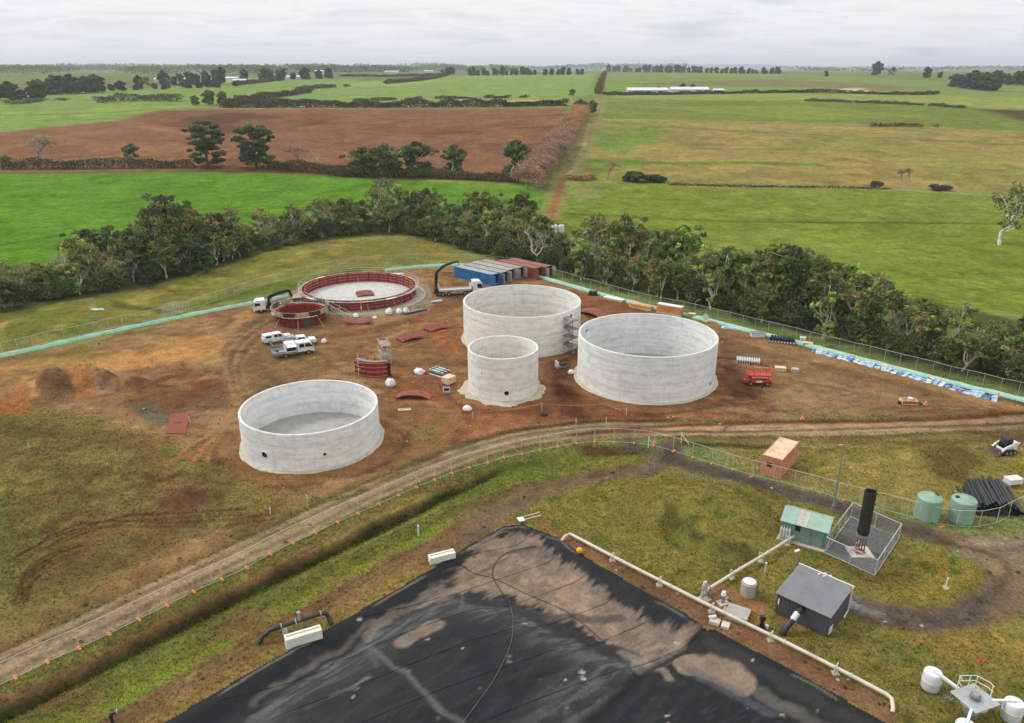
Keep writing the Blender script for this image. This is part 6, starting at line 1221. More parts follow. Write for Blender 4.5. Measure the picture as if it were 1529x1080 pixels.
# ------------------------------------------------------------------ sheds, tanks, flare, pipes on the right
def ridge_shed():
    GRN = mat('green_sheet', rgb(126,158,142), 0.6, var=0.14, scale=0.8, streak=0.25); GRR = mat('green_roof', rgb(164,194,176), 0.55, var=0.14, scale=0.8, streak=0.2)
    A = P(1165,803); B = P(1231,822); d = (B-A); L_ = d.length; rz = math.atan2(d.y, d.x); W_ = 3.1; hh, hr = 2.25, 2.95
    t = thing('green_shed', 'small green sheet-metal shed with gable roof beside the flare', 'shed', (A.x, A.y, gz(A.x, A.y)), rz)
    MB().box(-0.3,L_+0.2,-0.5,W_+0.15,-0.2,0.08).build('slab', FOOT, t)
    for a, b2, nn in (((0,0,0),(L_,0,0),(0,-1,0)),((0,W_,0),(L_,W_,0),(0,1,0))): b = MB(); corr_wall(b, a, b2, 0.08, hh, nn, 0.2, 0.03); b.build('side_wall', GRN, t)
    for x in (0.0, L_-0.05): MB().add([(x,0,0.08),(x,W_,0.08),(x,W_,hh),(x,W_/2,hr),(x,0,hh),(x+0.05,0,0.08),(x+0.05,W_,0.08),(x+0.05,W_,hh),(x+0.05,W_/2,hr),(x+0.05,0,hh)], [(0,1,2,3,4),(9,8,7,6,5),(0,5,6,1),(1,6,7,2),(2,7,8,3),(3,8,9,4),(4,9,5,0)]).build('gable_wall', GRN, t)
    for s in (0, 1):
        for k, (f0, f1) in enumerate(((0,0.33),(0.33,0.44),(0.44,0.55),(0.55,1.0))):
            xa, xb = -0.2+(L_+0.4)*f0, -0.2+(L_+0.4)*f1-0.01; ye = -0.25 if s == 0 else W_+0.25; ze = hh-0.11; b = MB(); b.add([(xa,ye,ze),(xb,ye,ze),(xb,W_/2,hr+0.03),(xa,W_/2,hr+0.03),(xa,ye,ze+0.04),(xb,ye,ze+0.04),(xb,W_/2,hr+0.07),(xa,W_/2,hr+0.07)], [(0,3,2,1),(4,5,6,7),(0,1,5,4),(1,2,6,5),(2,3,7,6),(3,0,4,7)])
            r_ = b.build('roof_sheet', mat('grey_roof_sheet', rgb(196,192,182), 0.6, var=0.2) if k in (1, 2) else GRR, t); rb = MB()
            for x in np.arange(xa+0.05, xb, 0.2): rb.bar((x,ye,ze+0.05),(x,W_/2,hr+0.08),0.03,0.03)
            rb.build('roof_rib', GRR if k not in (1, 2) else MATS['grey_roof_sheet'], r_)
    MB().box(L_*0.30,L_*0.42,-0.03,-0.005,1.35,1.95).build('window', DARKHOLE, t); dr = MB().box(L_*0.68,L_*0.93,-0.04,-0.005,0.1,2.0).build('door', GRN, t); f = MB()
    for x in (L_*0.68, L_*0.93): f.bar((x,-0.05,0.1),(x,-0.05,2.0),0.05)
    for z in (0.7, 1.3, 2.0): f.bar((L_*0.68,-0.05,z),(L_*0.93,-0.05,z),0.05)
    f.build('door_frame', GALV, dr)
    for k in range(4):
        q = Matrix.Translation((A.x, A.y, 0)) @ Matrix.Rotation(rz, 4, 'Z') @ Vector((0.05+0.28*k, -0.30, 0)); o = MB().lathe([(0.005,0),(0.12,0),(0.13,0.05),(0.13,1.25),(0.09,1.42),(0.04,1.48),(0.04,1.6),(0.005,1.6)], 14).build('gas_bottle', mat('pale_gas_bottle', rgb(206,208,204), 0.4, var=0.1), None, True); o.location = (q.x, q.y, gz(q.x, q.y)+0.08); tag(o, ORD(k)+' pale gas bottle from the left against the green shed', 'gas bottle', 'gas bottles at the green shed')
ridge_shed()
def grey_shed():
    GW = mat('charcoal_sheet', rgb(84,86,90), 0.55, var=0.12, scale=0.8, streak=0.15); GR = mat('charcoal_roof', rgb(122,124,128), 0.5, var=0.10, scale=0.8)
    A = P(1157,915); B = P(1234,952); Cc = P(1270,926); d = B-A; L_ = d.length; rz = math.atan2(d.y, d.x); W_ = 4.4; h0, h1 = 2.2, 2.75
    t = thing('grey_shed', 'charcoal steel shed with flat sloping roof and black inlet duct', 'shed', (A.x, A.y, gz(A.x, A.y)), rz)
    for a, b2, nn, z in (((0,0,0),(L_,0,0),(0,-1,0),h0),((0,W_,0),(L_,W_,0),(0,1,0),h1)): b = MB(); corr_wall(b, a, b2, 0.0, z, nn, 0.25, 0.035); b.build('side_wall', GW, t)
    for x in (0.0, L_): b = MB().add([(x,0,0),(x,W_,0),(x,W_,h1),(x,0,h0)], [(0,1,2,3)]).build('end_wall', GW, t)
    n = 16; k = (h1-h0)/W_
    for i in range(n):
        xa = -0.15+(L_+0.3)*i/n; xb = xa+(L_+0.3)/n-0.003; MB().add([(xa,-0.2,h0-0.2*k+0.02),(xb,-0.2,h0-0.2*k+0.02),(xb,W_+0.2,h1+0.2*k+0.02),(xa,W_+0.2,h1+0.2*k+0.02),(xa,-0.2,h0-0.2*k+0.06),(xb,-0.2,h0-0.2*k+0.06),(xb,W_+0.2,h1+0.2*k+0.06),(xa,W_+0.2,h1+0.2*k+0.06)], [(0,3,2,1),(4,5,6,7),(0,1,5,4),(1,2,6,5),(2,3,7,6),(3,0,4,7)]).build('roof_sheet', GR, t)
    MB().tube([(L_+0.12,W_+0.1,h1+0.05),(L_+0.12,W_-0.1,h1-0.1),(L_+0.10,W_-0.1,0.4),(L_+0.10,W_-0.9,0.12)],0.07,8).build('downpipe', WHITE, t, True); MB().box(-0.2,L_+0.2,W_+0.19,W_+0.30,h1+0.0,h1+0.12).build('gutter', VWHITE, t)
    MB().box(0.15,0.27,-0.08,-0.01,1.1,1.65).build('meter_box', VWHITE, t); MB().box(L_+0.005,L_+0.03,0.3,1.1,0.05,0.8).build('wall_label', VWHITE, t)
    x = L_*0.50; MB().tube([(x-0.05,0.02,1.7),(x-0.1,-0.5,1.75),(x-0.15,-0.75,1.6)],0.30,12).build('duct_elbow', BLACKP, t, True); MB().cyl((x-0.12,-0.7,1.62),(x-0.25,-1.25,1.15),0.31,None,14).build('duct_collar', mat('bright_duct', rgb(214,218,220), 0.25, 0.7), t, True); MB().tube([(x-0.25,-1.22,1.18),(x-0.4,-1.7,0.8),(x-0.55,-2.1,0.35),(x-0.6,-2.35,-0.05)],0.27,12).build('inlet_duct', BLACKP, t, True)
    for kx in (0.38, 0.48): MB().cyl((L_*kx,W_-0.2,h1+0.12),(L_*kx+0.3,W_+1.0,h1-0.3),0.08,None,8).build('vent_pipe', VWHITE, t)
    for yy, xx in ((-0.3,0.5),(-0.5,0.2)): pass
grey_shed()
def flare():
    pad = gp(1283,826); t = thing('flare_stack', 'tall black enclosed gas flare on concrete pad inside a wire enclosure', 'flare', (pad.x, pad.y, 0)); MB().box(-1.15,1.15,-0.95,0.95,-0.1,0.16).build('concrete_pad', PALEC, t)
    for x in (-0.28, 0.28):
        for y in (-0.28, 0.28): MB().box(x-0.05,x+0.05,y-0.05,y+0.05,0.16,2.0).build('leg', mat('rusty_steel', rgb(150,104,82), 0.8, var=0.3), t)
    MB().box(-0.5,0.5,-0.5,0.5,0.16,0.22).build('base_plate', MATS['rusty_steel'], t); MB().lathe([(0.30,1.7),(0.62,2.05),(0.62,2.35),(0.30,2.35)], 20, close=True).build('burner_skirt', GALV, t, True); sk = MB().lathe([(0.56,2.3),(0.56,7.2),(0.50,7.2),(0.50,2.3)], 24, close=True).build('stack', mat('sooty_black_steel', rgb(40,39,40), 0.6, var=0.3, scale=0.6, streak=0.2), t, True)
    for z in (2.6, 4.6, 7.05): MB().lathe([(0.56,z),(0.60,z),(0.60,z+0.1),(0.56,z+0.1)], 24, close=True).build('band', BLACK, sk, True)
    MB().tube([(-0.5,-0.2,0.3),(-0.55,-0.2,1.2),(-0.2,-0.1,1.6)],0.07,8).build('gas_line', GALV, t, True); MB().box(-0.75,-0.45,-0.5,-0.3,1.0,1.5).build('control_box', GALV, t)
    E_ = pl([(1231,826),(1306,860),(1342,805),(1270,773)]); cc = sum(E_, Vector())/4; pd = MB(); pd.add([(p.x-cc.x, p.y-cc.y, 0.035) for p in E_]+[(p.x-cc.x, p.y-cc.y, -0.3) for p in E_], [(0,1,2,3),(0,4,5,1),(1,5,6,2),(2,6,7,3),(3,7,4,0)]); o = pd.build('gravel_pad', mat('dark_gravel', rgb(96,96,98), 0.95, var=0.3, scale=2.5, bump=0.8)); o.location = (cc.x, cc.y, 0.06); tag(o, 'square pad of dark gravel under the black flare', 'gravel pad', kind='structure')
    loop = []
    for a, b in zip(E_, E_[1:]+E_[:1]):
        n = max(2, round((b-a).length/2.4)); loop += [a.lerp(b, i/n) for i in range(n)]
    fence('flare_enclosure', 'square wire enclosure around the black flare', loop+[loop[0]], 1.9, True, 0.026, WIRE2)
flare()
t = thing('light_pole', 'tall slim grey pole behind the green shed', 'pole', gp(1243,765)); MB().cyl((0,0,-0.2),(0,0,8.3),0.13,0.07,10).build('pole', GALV, t, True); MB().box(-0.35,0.25,-0.05,0.05,8.15,8.3).build('lamp_arm', GALV, t); MB().box(-0.5,-0.15,-0.12,0.12,8.2,8.32).build('lamp', mat('lamp_tan', rgb(196,170,140), 0.5), t); MB().cyl((0,0,0),(0,0,0.9),0.19,None,10).build('base_sleeve', GALV, t)
GT = mat('green_poly_tank', rgb(146,178,158), 0.5, var=0.10, scale=0.8, streak=0.2)
for px, py, lb, hs in ((1391,783,'pale green water tank, left one of the pair',1),(1442,787,'pale green water tank, right one of the pair beside the black pipes',-1)):
    t = thing('water_tank', lb, 'water tank', gp(px, py-1), 0); t.location.y += 1.2; r, h = 1.25, 2.55; pr = [(0.01,0),(r,0)]
    for k in range(9): z = 0.1+k*0.27; pr += [(r,z),(r+0.025,z+0.06),(r+0.025,z+0.14),(r,z+0.2)]
    pr += [(r,h),(r-0.10,h+0.12),(0.35,h+0.36),(0.01,h+0.38)]; MB().lathe(pr, 40).build('shell', GT, t, True); MB().cyl((hs*0.75,0.1,h+0.22),(hs*0.75,0.1,h+0.34),0.22,None,16).build('lid', BLACK, t); rb = MB()
    for k in range(12): a = 2*PI*k/12; rb.bar((0.4*math.cos(a),0.4*math.sin(a),h+0.36),((r-0.12)*math.cos(a),(r-0.12)*math.sin(a),h+0.14),0.05,0.04)
    rb.build('roof_rib', GT, t); MB().cyl((0,-r-0.12,0.15),(0,-r+0.05,0.15),0.05,None,8).build('outlet', BLACK, t)
# pile of black pipes
pa = P(1447,764); pb = P(1505,756); dirp = Vector((0.30, 1.0, 0)).normalized(); side = Vector((1.0, -0.10, 0)).normalized(); pm = MB().lathe([(0.125,0),(0.16,0),(0.16,6.0),(0.125,6.0)], 12, close=True).mesh('black_pipe', BLACKP, True); kk = 0
for lay in range(5):
    for i in range(17-2*lay):
        q = P(1450,768)+side*(0.345*i+0.345*lay+random.uniform(-.05,.05))+dirp*random.uniform(-0.5, 0.6); o = inst('black_pipe', pm, None, (q.x, q.y, 0.20+0.29*lay)); o.rotation_euler = Vector((dirp.x+random.uniform(-.03,.03), dirp.y, random.uniform(-.015,.015))).to_track_quat('Z', 'Y').to_euler(); tag(o, 'long black plastic pipe in the pile beside the green water tanks', 'pipe', 'pile of black pipes')
t = thing('white_tote', 'white box on a frame behind the pile of black pipes', 'box', gp(1511,725), 0.2); MB().box(-0.9,0.9,-0.55,0.55,0.35,0.95).build('box', VWHITE, t, False, 0.05); MB().box(-0.92,0.92,-0.57,0.57,0.95,1.02).build('lid', WHITE, t)
for x in (-0.7, 0.7): MB().box(x-0.1,x+0.1,-0.5,0.5,0,0.35).build('leg', TIMBER, t)
# gas main on supports
PIPEW = mat('cream_gas_pipe', rgb(214,208,192), 0.5, var=0.12, scale=0.8, streak=0.2)
def gas_main(pts, r, z, label, step, ends):
    w = [P(*p) for p in pts]; o0 = w[0].copy(); t = thing('gas_pipe', label, 'pipe', o0); q = [(p.x-o0.x, p.y-o0.y, z) for p in w]
    MB().tube(ends[0](q)+q+ends[1](q), r, 12).build('pipe', PIPEW, t, True); L_ = along(w, step)
    for p, d in L_[1:]:
        n = Vector((-d.y, d.x, 0)); a = p-o0; m = MB()
        for s in (-1, 1): e = a+n*s*(r+0.10); m.box(e.x-0.04,e.x+0.04,e.y-0.04,e.y+0.04,-0.1,z+0.35)
        m.bar(a-n*(r+0.12)+Vector((0,0,z-r-0.05)), a+n*(r+0.12)+Vector((0,0,z-r-0.05)), 0.08).bar(a-n*(r+0.12)+Vector((0,0,z+0.33)), a+n*(r+0.12)+Vector((0,0,z+0.33)), 0.06); m.build('support', PIPEW, t); MB().box(a.x-0.28,a.x+0.28,a.y-0.28,a.y+0.28,-0.1,0.08).build('footing', FOOT, t)
        f = a+d*1.2; MB().cyl((f.x-d.x*0.04,f.y-d.y*0.04,z),(f.x+d.x*0.04,f.y+d.y*0.04,z),r*1.4,None,14).build('flange', PIPEW, t)
    return t
none = lambda q: []
gas_main([(851,804),(930,846),(1045,905),(1110,937),(1180,971),(1260,1012),(1322,1045)], 0.16, 0.55, 'long cream gas pipe on supports along the right edge of the lagoon', 5.6, (lambda q: [(q[0][0]-0.9,q[0][1]-0.55,0.1),(q[0][0]-0.5,q[0][1]-0.3,0.5)], lambda q: [(q[-1][0]+0.25,q[-1][1]-0.35,0.45),(q[-1][0]+0.1,q[-1][1]-1.0,0.25),(q[-1][0]-0.05,q[-1][1]-1.3,0.05)]))
gas_main([(1048,893),(1100,860),(1150,830),(1192,803)], 0.15, 0.6, 'cream branch pipe running from the gas main to the green shed', 4.6, (none, none))
t = thing('valve_station', 'upright cream valve assembly where the branch pipe leaves the main', 'valve', gp(1050,896), R(35))
MB().box(-0.6,0.6,-0.5,0.5,-0.1,0.15).build('plinth', FOOT, t); MB().tube([(-0.15,0,0.15),(-0.15,0,1.7),(-0.05,0,2.0),(0.1,0,2.0),(0.2,0,1.7),(0.2,0,0.5)],0.13,10).build('riser', PIPEW, t, True)
for z in (0.6, 1.3): MB().cyl((-0.15,0,z),(-0.15,0,z+0.09),0.2,None,12).cyl((0.2,0,z),(0.2,0,z+0.09),0.2,None,12).build('flange', GALV, t)
fr_ = MB()
for x, y in ((0.45,-0.3),(0.45,0.3)): fr_.box(x-0.04,x+0.04,y-0.04,y+0.04,0.15,1.5)
fr_.bar((0.45,-0.3,1.5),(0.45,0.3,1.5),0.07).bar((0.45,-0.3,0.8),(0.45,0.3,0.8),0.06).build('frame', GALV, t)
t = thing('concrete_pipe_sump', 'round pale sump tank with lid between the branch pipe and the grey shed', 'sump', gp(1119,893)); t.location.y += 0.5; MB().lathe([(0.01,0),(0.72,0),(0.72,1.35),(0.66,1.4),(0.66,1.44),(0.01,1.48)], 32).build('shell', mat('grey_poly', rgb(176,176,170), 0.6, var=0.12, streak=0.3), t, True); MB().lathe([(0.01,1.482),(0.58,1.47),(0.58,1.51),(0.01,1.53)], 28).build('lid', WHITE, t, True); MB().box(0.86,0.96,0.1,0.2,0,1.9).build('post', GALV, t)
t = thing('concrete_pit', 'square concrete pit cover behind the gas main', 'pit', gp(1101,920), R(-30)); MB().box(-0.95,0.95,-0.8,0.8,-0.1,0.5).build('pit_wall', PALEC, t); MB().box(-0.98,0.98,-0.83,0.83,0.5,0.58).build('cover', SLABG, t); MB().box(-1.35,-1.1,-0.7,0.6,0.1,0.22).build('plank', TIMBER, t)
t = thing('pump', 'small white-capped pump on a post beside the concrete pit', 'pump', gp(1079,902), R(20)); MB().box(-0.5,0.5,-0.4,0.4,-0.05,0.18).build('base', PALEC, t); MB().cyl((0,0,0.18),(0,0,1.0),0.16,None,12).build('motor', GALV, t, True); MB().cyl((0,0,1.0),(0,0,1.35),0.26,0.18,14).build('cap', VWHITE, t, True); MB().tube([(0.1,0,0.4),(0.6,0.1,0.5),(0.9,0.2,0.1)],0.09,8).build('pipe', TIMBER, t, True)
t = thing('concrete_blocks', 'broken pale concrete chamber with pipe stubs beside the lagoon edge', 'chamber', gp(1073,932), R(-25)); MB().box(-0.8,0.1,-0.35,0.35,-0.05,0.35).box(0.25,0.95,-0.45,0.30,-0.05,0.30).build('blocks', PALEC, t, False, 0.05); MB().cyl((-0.9,0.1,0.35),(-0.3,0.3,0.55),0.16,None,10).build('pipe_stub', WHITE, t, True)
t = thing('pump', 'black motor pump with white bucket beside the gas main', 'pump', gp(1137,937)); MB().box(-0.3,0.3,-0.25,0.25,0,0.12).build('base', CHASSIS, t); MB().cyl((0,0,0.12),(0,0,0.95),0.2,0.15,12).box(-0.22,0.22,-0.16,0.16,0.85,1.25).build('motor', BLACK, t); MB().cyl((0.42,-0.1,0),(0.42,-0.1,0.36),0.14,0.17,12).build('bucket', WHITE, t, True)
t = thing('lamp_post', 'short grey post with white lamp head behind the grey shed', 'lamp', gp(1187,856), R(30)); MB().cyl((0,0,-0.1),(0,0,2.6),0.045,None,8).build('post', GALV, t); MB().box(-0.5,0.12,-0.12,0.12,2.58,2.70).build('head', VWHITE, t, False, 0.03); MB().box(-0.42,-0.1,-0.09,0.09,2.56,2.58).build('lens', LAMP, t)
t = thing('vent_post', 'white vent post in the grass between shed and gravel road', 'post', gp(1412,878)); MB().cyl((0,0,-0.1),(0,0,1.15),0.07,None,8).build('post', VWHITE, t); MB().lathe([(0.01,0.1),(0.3,0.1),(0.36,0.0),(0.36,-0.05)], 14).build('base', TIMBER, t)
t = thing('pipe_stand', 'low white post under the branch pipe near the green shed', 'post', gp(1142,857)); MB().cyl((0,0,-0.1),(0,0,1.2),0.09,None,10).build('post', PIPEW, t); MB().cyl((0,0,1.2),(0,0,1.27),0.12,None,10).build('cap', PIPEW, t)
t = thing('buoy', 'yellow buoy on a thin stake at the start of the gas pipe', 'buoy', gp(865,826)); MB().lathe([(0.01,0)]+[(0.33*math.sin(PI*k/10), 0.33-0.33*math.cos(PI*k/10)) for k in range(1,10)]+[(0.01,0.66)], 18).build('float', mat('yellow_float', rgb(236,186,40), 0.45), t, True); MB().cyl((0,0,0.6),(0,0,1.6),0.03,None,6).build('stake', GALV, t)
t = thing('ladder_hook', 'white plate with two long rails at the top corner of the lagoon', 'frame', gp(778,779), R(18)); MB().box(-0.35,0.35,-0.4,0.4,0.25,0.34).build('plate', VWHITE, t)
for y in (-0.3, 0.3): MB().bar((0.2,y,0.35),(2.3,y+0.1,0.5),0.07).build('rail', PIPEW, t); MB().box(-0.25,-0.15,y-0.05,y+0.05,-0.05,0.25).build('leg', GALV, t)
# concrete blocks and valve gear on the left lagoon edge
for px, py, lb, rz in ((660,836,'long white concrete block on the lagoon edge holding a black line',24),(454,958,'white concrete block on the lagoon edge beside the black valve gear',26)):
    t = thing('ballast_block', lb, 'concrete block', gp(px, py), R(rz)); w = 1.35 if px > 500 else 1.55; MB().box(-w,w,-0.42,0.42,-0.05,0.98 if px < 500 else 0.75).build('block', mat('whitewashed_concrete', rgb(232,228,214), 0.8, var=0.08, bump=0.2), t, False, 0.06); MB().box(-w*0.9,w*0.9,0.02,0.07,0.99 if px < 500 else 0.76,1.03 if px < 500 else 0.79).build('lifting_rail', GALV, t)
t = thing('valve_gear', 'black pipe and valve gear with bent hose on the left lagoon bank', 'valve', gp(437,945), R(28)); MB().tube([(-3.0,-0.2,0.05),(-2.5,0,0.6),(-1.8,0.05,0.95),(-1.0,0,1.05)],0.2,12).build('bent_hose', BLACKP, t, True); MB().cyl((-1.0,0,1.05),(2.6,0,1.05),0.17,None,12).build('pipe', BLACKP, t, True)
for x in (-0.95, 0.3, 2.5): MB().cyl((x,0,1.05),(x+0.1,0,1.05),0.28,None,14).build('flange', GALV, t)
MB().box(0.55,0.8,-0.15,0.15,1.1,1.75).cyl((0.68,0,1.75),(0.68,0,1.95),0.18,None,12).build('valve', GALV, t); MB().tube([(2.6,0,1.05),(3.0,0.0,0.95),(3.2,-0.1,0.5),(3.25,-0.6,0.1)],0.2,12).build('drop_pipe', BLACKP, t, True); MB().box(-0.8,-0.45,-0.25,0.25,-0.05,0.85).build('pedestal', PALEC, t); MB().box(1.3,1.5,-0.2,0.2,-0.05,0.9).build('leg', GALV, t)
t = thing('pipe_outlet', 'black pipe outlet standing in the grass at the bottom edge', 'pipe', gp(168,1080), R(20)); MB().tube([(0,0,-0.1),(0,0,0.6),(0.1,0,0.85),(0.45,0,0.9)],0.15,10).build('elbow', BLACKP, t, True); MB().cyl((0.42,0,0.9),(0.52,0,0.9),0.22,None,12).build('flange', GALV, t)
def aerator():
    t = thing('floating_aerator', 'white floating aerator with four drum floats parked at the bottom right', 'aerator', gp(1449,1068), R(0)); P0 = P(1449,1068)
    WP = mat('aerator_white', rgb(226,230,230), 0.4, var=0.06, streak=0.15)
    MB().lathe([(0.4,0.35),(0.75,0.9),(1.0,1.2),(1.0,1.55),(0.02,1.6)], 28).build('cone', WP, t, True); MB().box(-1.25,1.25,-1.15,1.15,1.60,1.66,Matrix.Rotation(R(20), 4, 'Z')).build('deck', ALU, t); MB().lathe([(0.01,2.1),(0.28,2.1),(0.34,2.0),(0.34,1.66)], 24).build('motor', GALV, t, True)
    for k in range(4): MB().lathe([(0.34,1.70+0.08*k),(0.40,1.70+0.08*k),(0.40,1.73+0.08*k),(0.34,1.73+0.08*k)], 20, close=True).build('cooling_fin', GALV, t)
    for px, py in ((1388,1028),(1508,1074),(1436,1108)):
        q = P(px, py)-P0; a = q.normalized(); fl = MB().lathe([(0.01,0.05),(0.64,0.05),(0.70,0.15),(0.70,1.55),(0.62,1.66),(0.01,1.70)], 28).build('float', WP, t, True); fl.location = (q.x, q.y, 0); MB().lathe([(0.70,0.85),(0.725,0.87),(0.725,0.93),(0.70,0.95)], 28).build('seam', WP, fl, True); MB().cyl((0.2,0,1.69),(0.2,0,1.76),0.10,None,10).build('plug', WP, fl); arm = MB().bar((a.x*0.7,a.y*0.7,1.5),(q.x,q.y,1.74),0.2,0.2).build('arm', WP, t)
    rl = MB()
    for z in (2.2, 2.7): rl.tube([(-0.8,0.6,z),(-0.75,1.15,z),(0.55,1.2,z),(1.15,0.5,z),(1.25,0.0,z)],0.03,6)
    for x, y in ((-0.75,1.1),(0.1,1.15),(0.6,1.1),(1.2,0.1)): rl.bar((x,y,1.6),(x,y,2.7),0.05)
    rl.build('guard_rail', VWHITE, t, True)
    for z in (0.15,): MB().lathe([(0.25,0.0),(0.5,0.0),(0.5,0.35),(0.25,0.35)], 20, close=True).build('intake', GALV, t, True)
aerator()
p0 = gp(1415,1047); t = thing('spiky_plant', 'small grey spiky plant beside the white aerator', 'plant', p0); V = []
for k in range(40):
    a = rng.uniform(0, 2*PI); l = rng.uniform(0.35, 0.7); e = rng.uniform(0.15, 1.2); d = Vector((math.cos(a)*math.cos(e), math.sin(a)*math.cos(e), math.sin(e))); s = Vector((-math.sin(a), math.cos(a), 0))*0.04; V += [tuple(-s+Vector((0,0,0.1))), tuple(s+Vector((0,0,0.1))), tuple(d*l)]
MB().add(V, [(3*k,3*k+1,3*k+2) for k in range(40)]).build('leaves', mat('grey_leaf', rgb(160,164,156), 0.8), t); MB().cyl((0,0,-0.05),(0,0,0.2),0.06,None,6).build('stem', BARKD, t)
o = thing('traffic_cone', 'red cone lying in the grass above the aerator', 'cone', gp(1463,989), 0.6); MB().lathe([(0.16,0),(0.05,0.45),(0.01,0.46)], 14).build('cone', mat('cone_red', rgb(214,78,56), 0.6), o, True); MB().box(-0.2,0.2,-0.2,0.2,-0.02,0.03).build('base', MATS['cone_red'], o)

# ------------------------------------------------------------------ stored material round the yard
BEAM = mat('orange_formwork_beam', rgb(242,168,98), 0.7, var=0.2, scale=1.2); BEAMW = mat('pale_beam_end', rgb(236,206,170), 0.7, var=0.15)
def beam_stack(px, py, rz, layers, per, L_, label, wrap=None):
    t = thing('beam_stack', label, 'beam stack', gp(px, py), R(rz))
    for k in range(layers):
        for z in (0.0,): MB().box(-L_*0.35,-L_*0.3,-0.7,0.7,k*0.48,k*0.48+0.09).box(L_*0.3,L_*0.35,-0.7,0.7,k*0.48,k*0.48+0.09).build('bearer', TIMBER, t)
        for i in range(per):
            y = -0.6+1.2*i/(per-1); o = MB().box(-L_/2,L_/2,y-0.09,y+0.09,k*0.48+0.09,k*0.48+0.20).box(-L_/2,L_/2,y-0.03,y+0.03,k*0.48+0.20,k*0.48+0.34).box(-L_/2,L_/2,y-0.09,y+0.09,k*0.48+0.34,k*0.48+0.45).build('beam', BEAM if (i+k) % 4 else BEAMW, t); o.location.x = random.uniform(-0.12, 0.12)
    if wrap: MB().box(-L_/2-0.02,L_/2+0.02,-0.72,0.72,layers*0.48+0.0,layers*0.48+0.08).build('cover_sheet', wrap, t)
    return t
beam_stack(917,449,-38,1,6,4.6,'low stack of orange beams under a white sheet, leftmost of the three',BAG); beam_stack(957,461,-38,2,6,5.0,'two-high stack of orange beams, middle of the three'); beam_stack(1000,470,-34,4,6,5.2,'tall stack of orange beams, rightmost of the three',BAG)
def clutter(name, px, py, rz, boxes, label, cat):
    t = thing(name, label, cat, gp(px, py), R(rz))
    for nm, m, d in boxes: MB().box(*d).build(nm, m, t, False, 0.02)
    return t
BLUE = mat('blue_wrap', rgb(58,110,176), 0.5, var=0.3, scale=2, col2=rgb(190,210,226)); NAVY = mat('navy_pipe', rgb(44,52,84), 0.4, var=0.2); SHEET = mat('pale_blue_sheet', rgb(176,210,232), 0.5, var=0.35, scale=1.6, col2=rgb(70,130,196)); PALEP = mat('pale_plastic', rgb(220,226,230), 0.5, var=0.2, scale=2)
# row of wrapped blue bundles along the mint barrier
row_ = resample(spline(pl([(1214,523),(1260,535),(1340,556),(1420,578),(1484,596)]), 6), 0.92)
for i, p in enumerate(row_):
    d = row_[min(i+1, len(row_)-1)]-row_[max(i-1, 0)]; t = thing('wrapped_bundle', ORD(i)+' wrapped bundle from the left in the blue and white row' if i != 20 else 'single deep blue bundle in the wrapped row at right', 'bundle', (p.x, p.y-0.5, gz(p.x, p.y)-0.02), math.atan2(d.y, d.x)+random.uniform(-.5,.5), 'wrapped blue bundles')
    w, hh = random.uniform(0.35, 0.62), random.uniform(0.25, 0.85); m_ = random.choice((SHEET, SHEET, PALEP, PALEP, BLUE)) if i != 20 else BLUE
    MB().add([(-w,-0.55,0),(w,-0.55,0),(w,0.35,0),(-w,0.35,0),(-w,-0.35,hh*0.5),(w,-0.40,hh*0.6),(w*0.9,0.3,hh*1.2),(-w*0.9,0.3,hh)], [(0,3,2,1),(4,5,6,7),(0,1,5,4),(1,2,6,5),(2,3,7,6),(3,0,4,7)]).build('bundle', m_, t, False, 0.05)
    MB().box(-w-0.012,w+0.012,-0.15,-0.05,hh*0.78,hh*0.92).build('strap', BLKPLY if i % 3 == 0 else PALEP, t); 
    if i % 2: MB().box(-w*0.8,w*0.8,-0.85,-0.56,0.0,0.14).build('white_flap', PALEP, t)
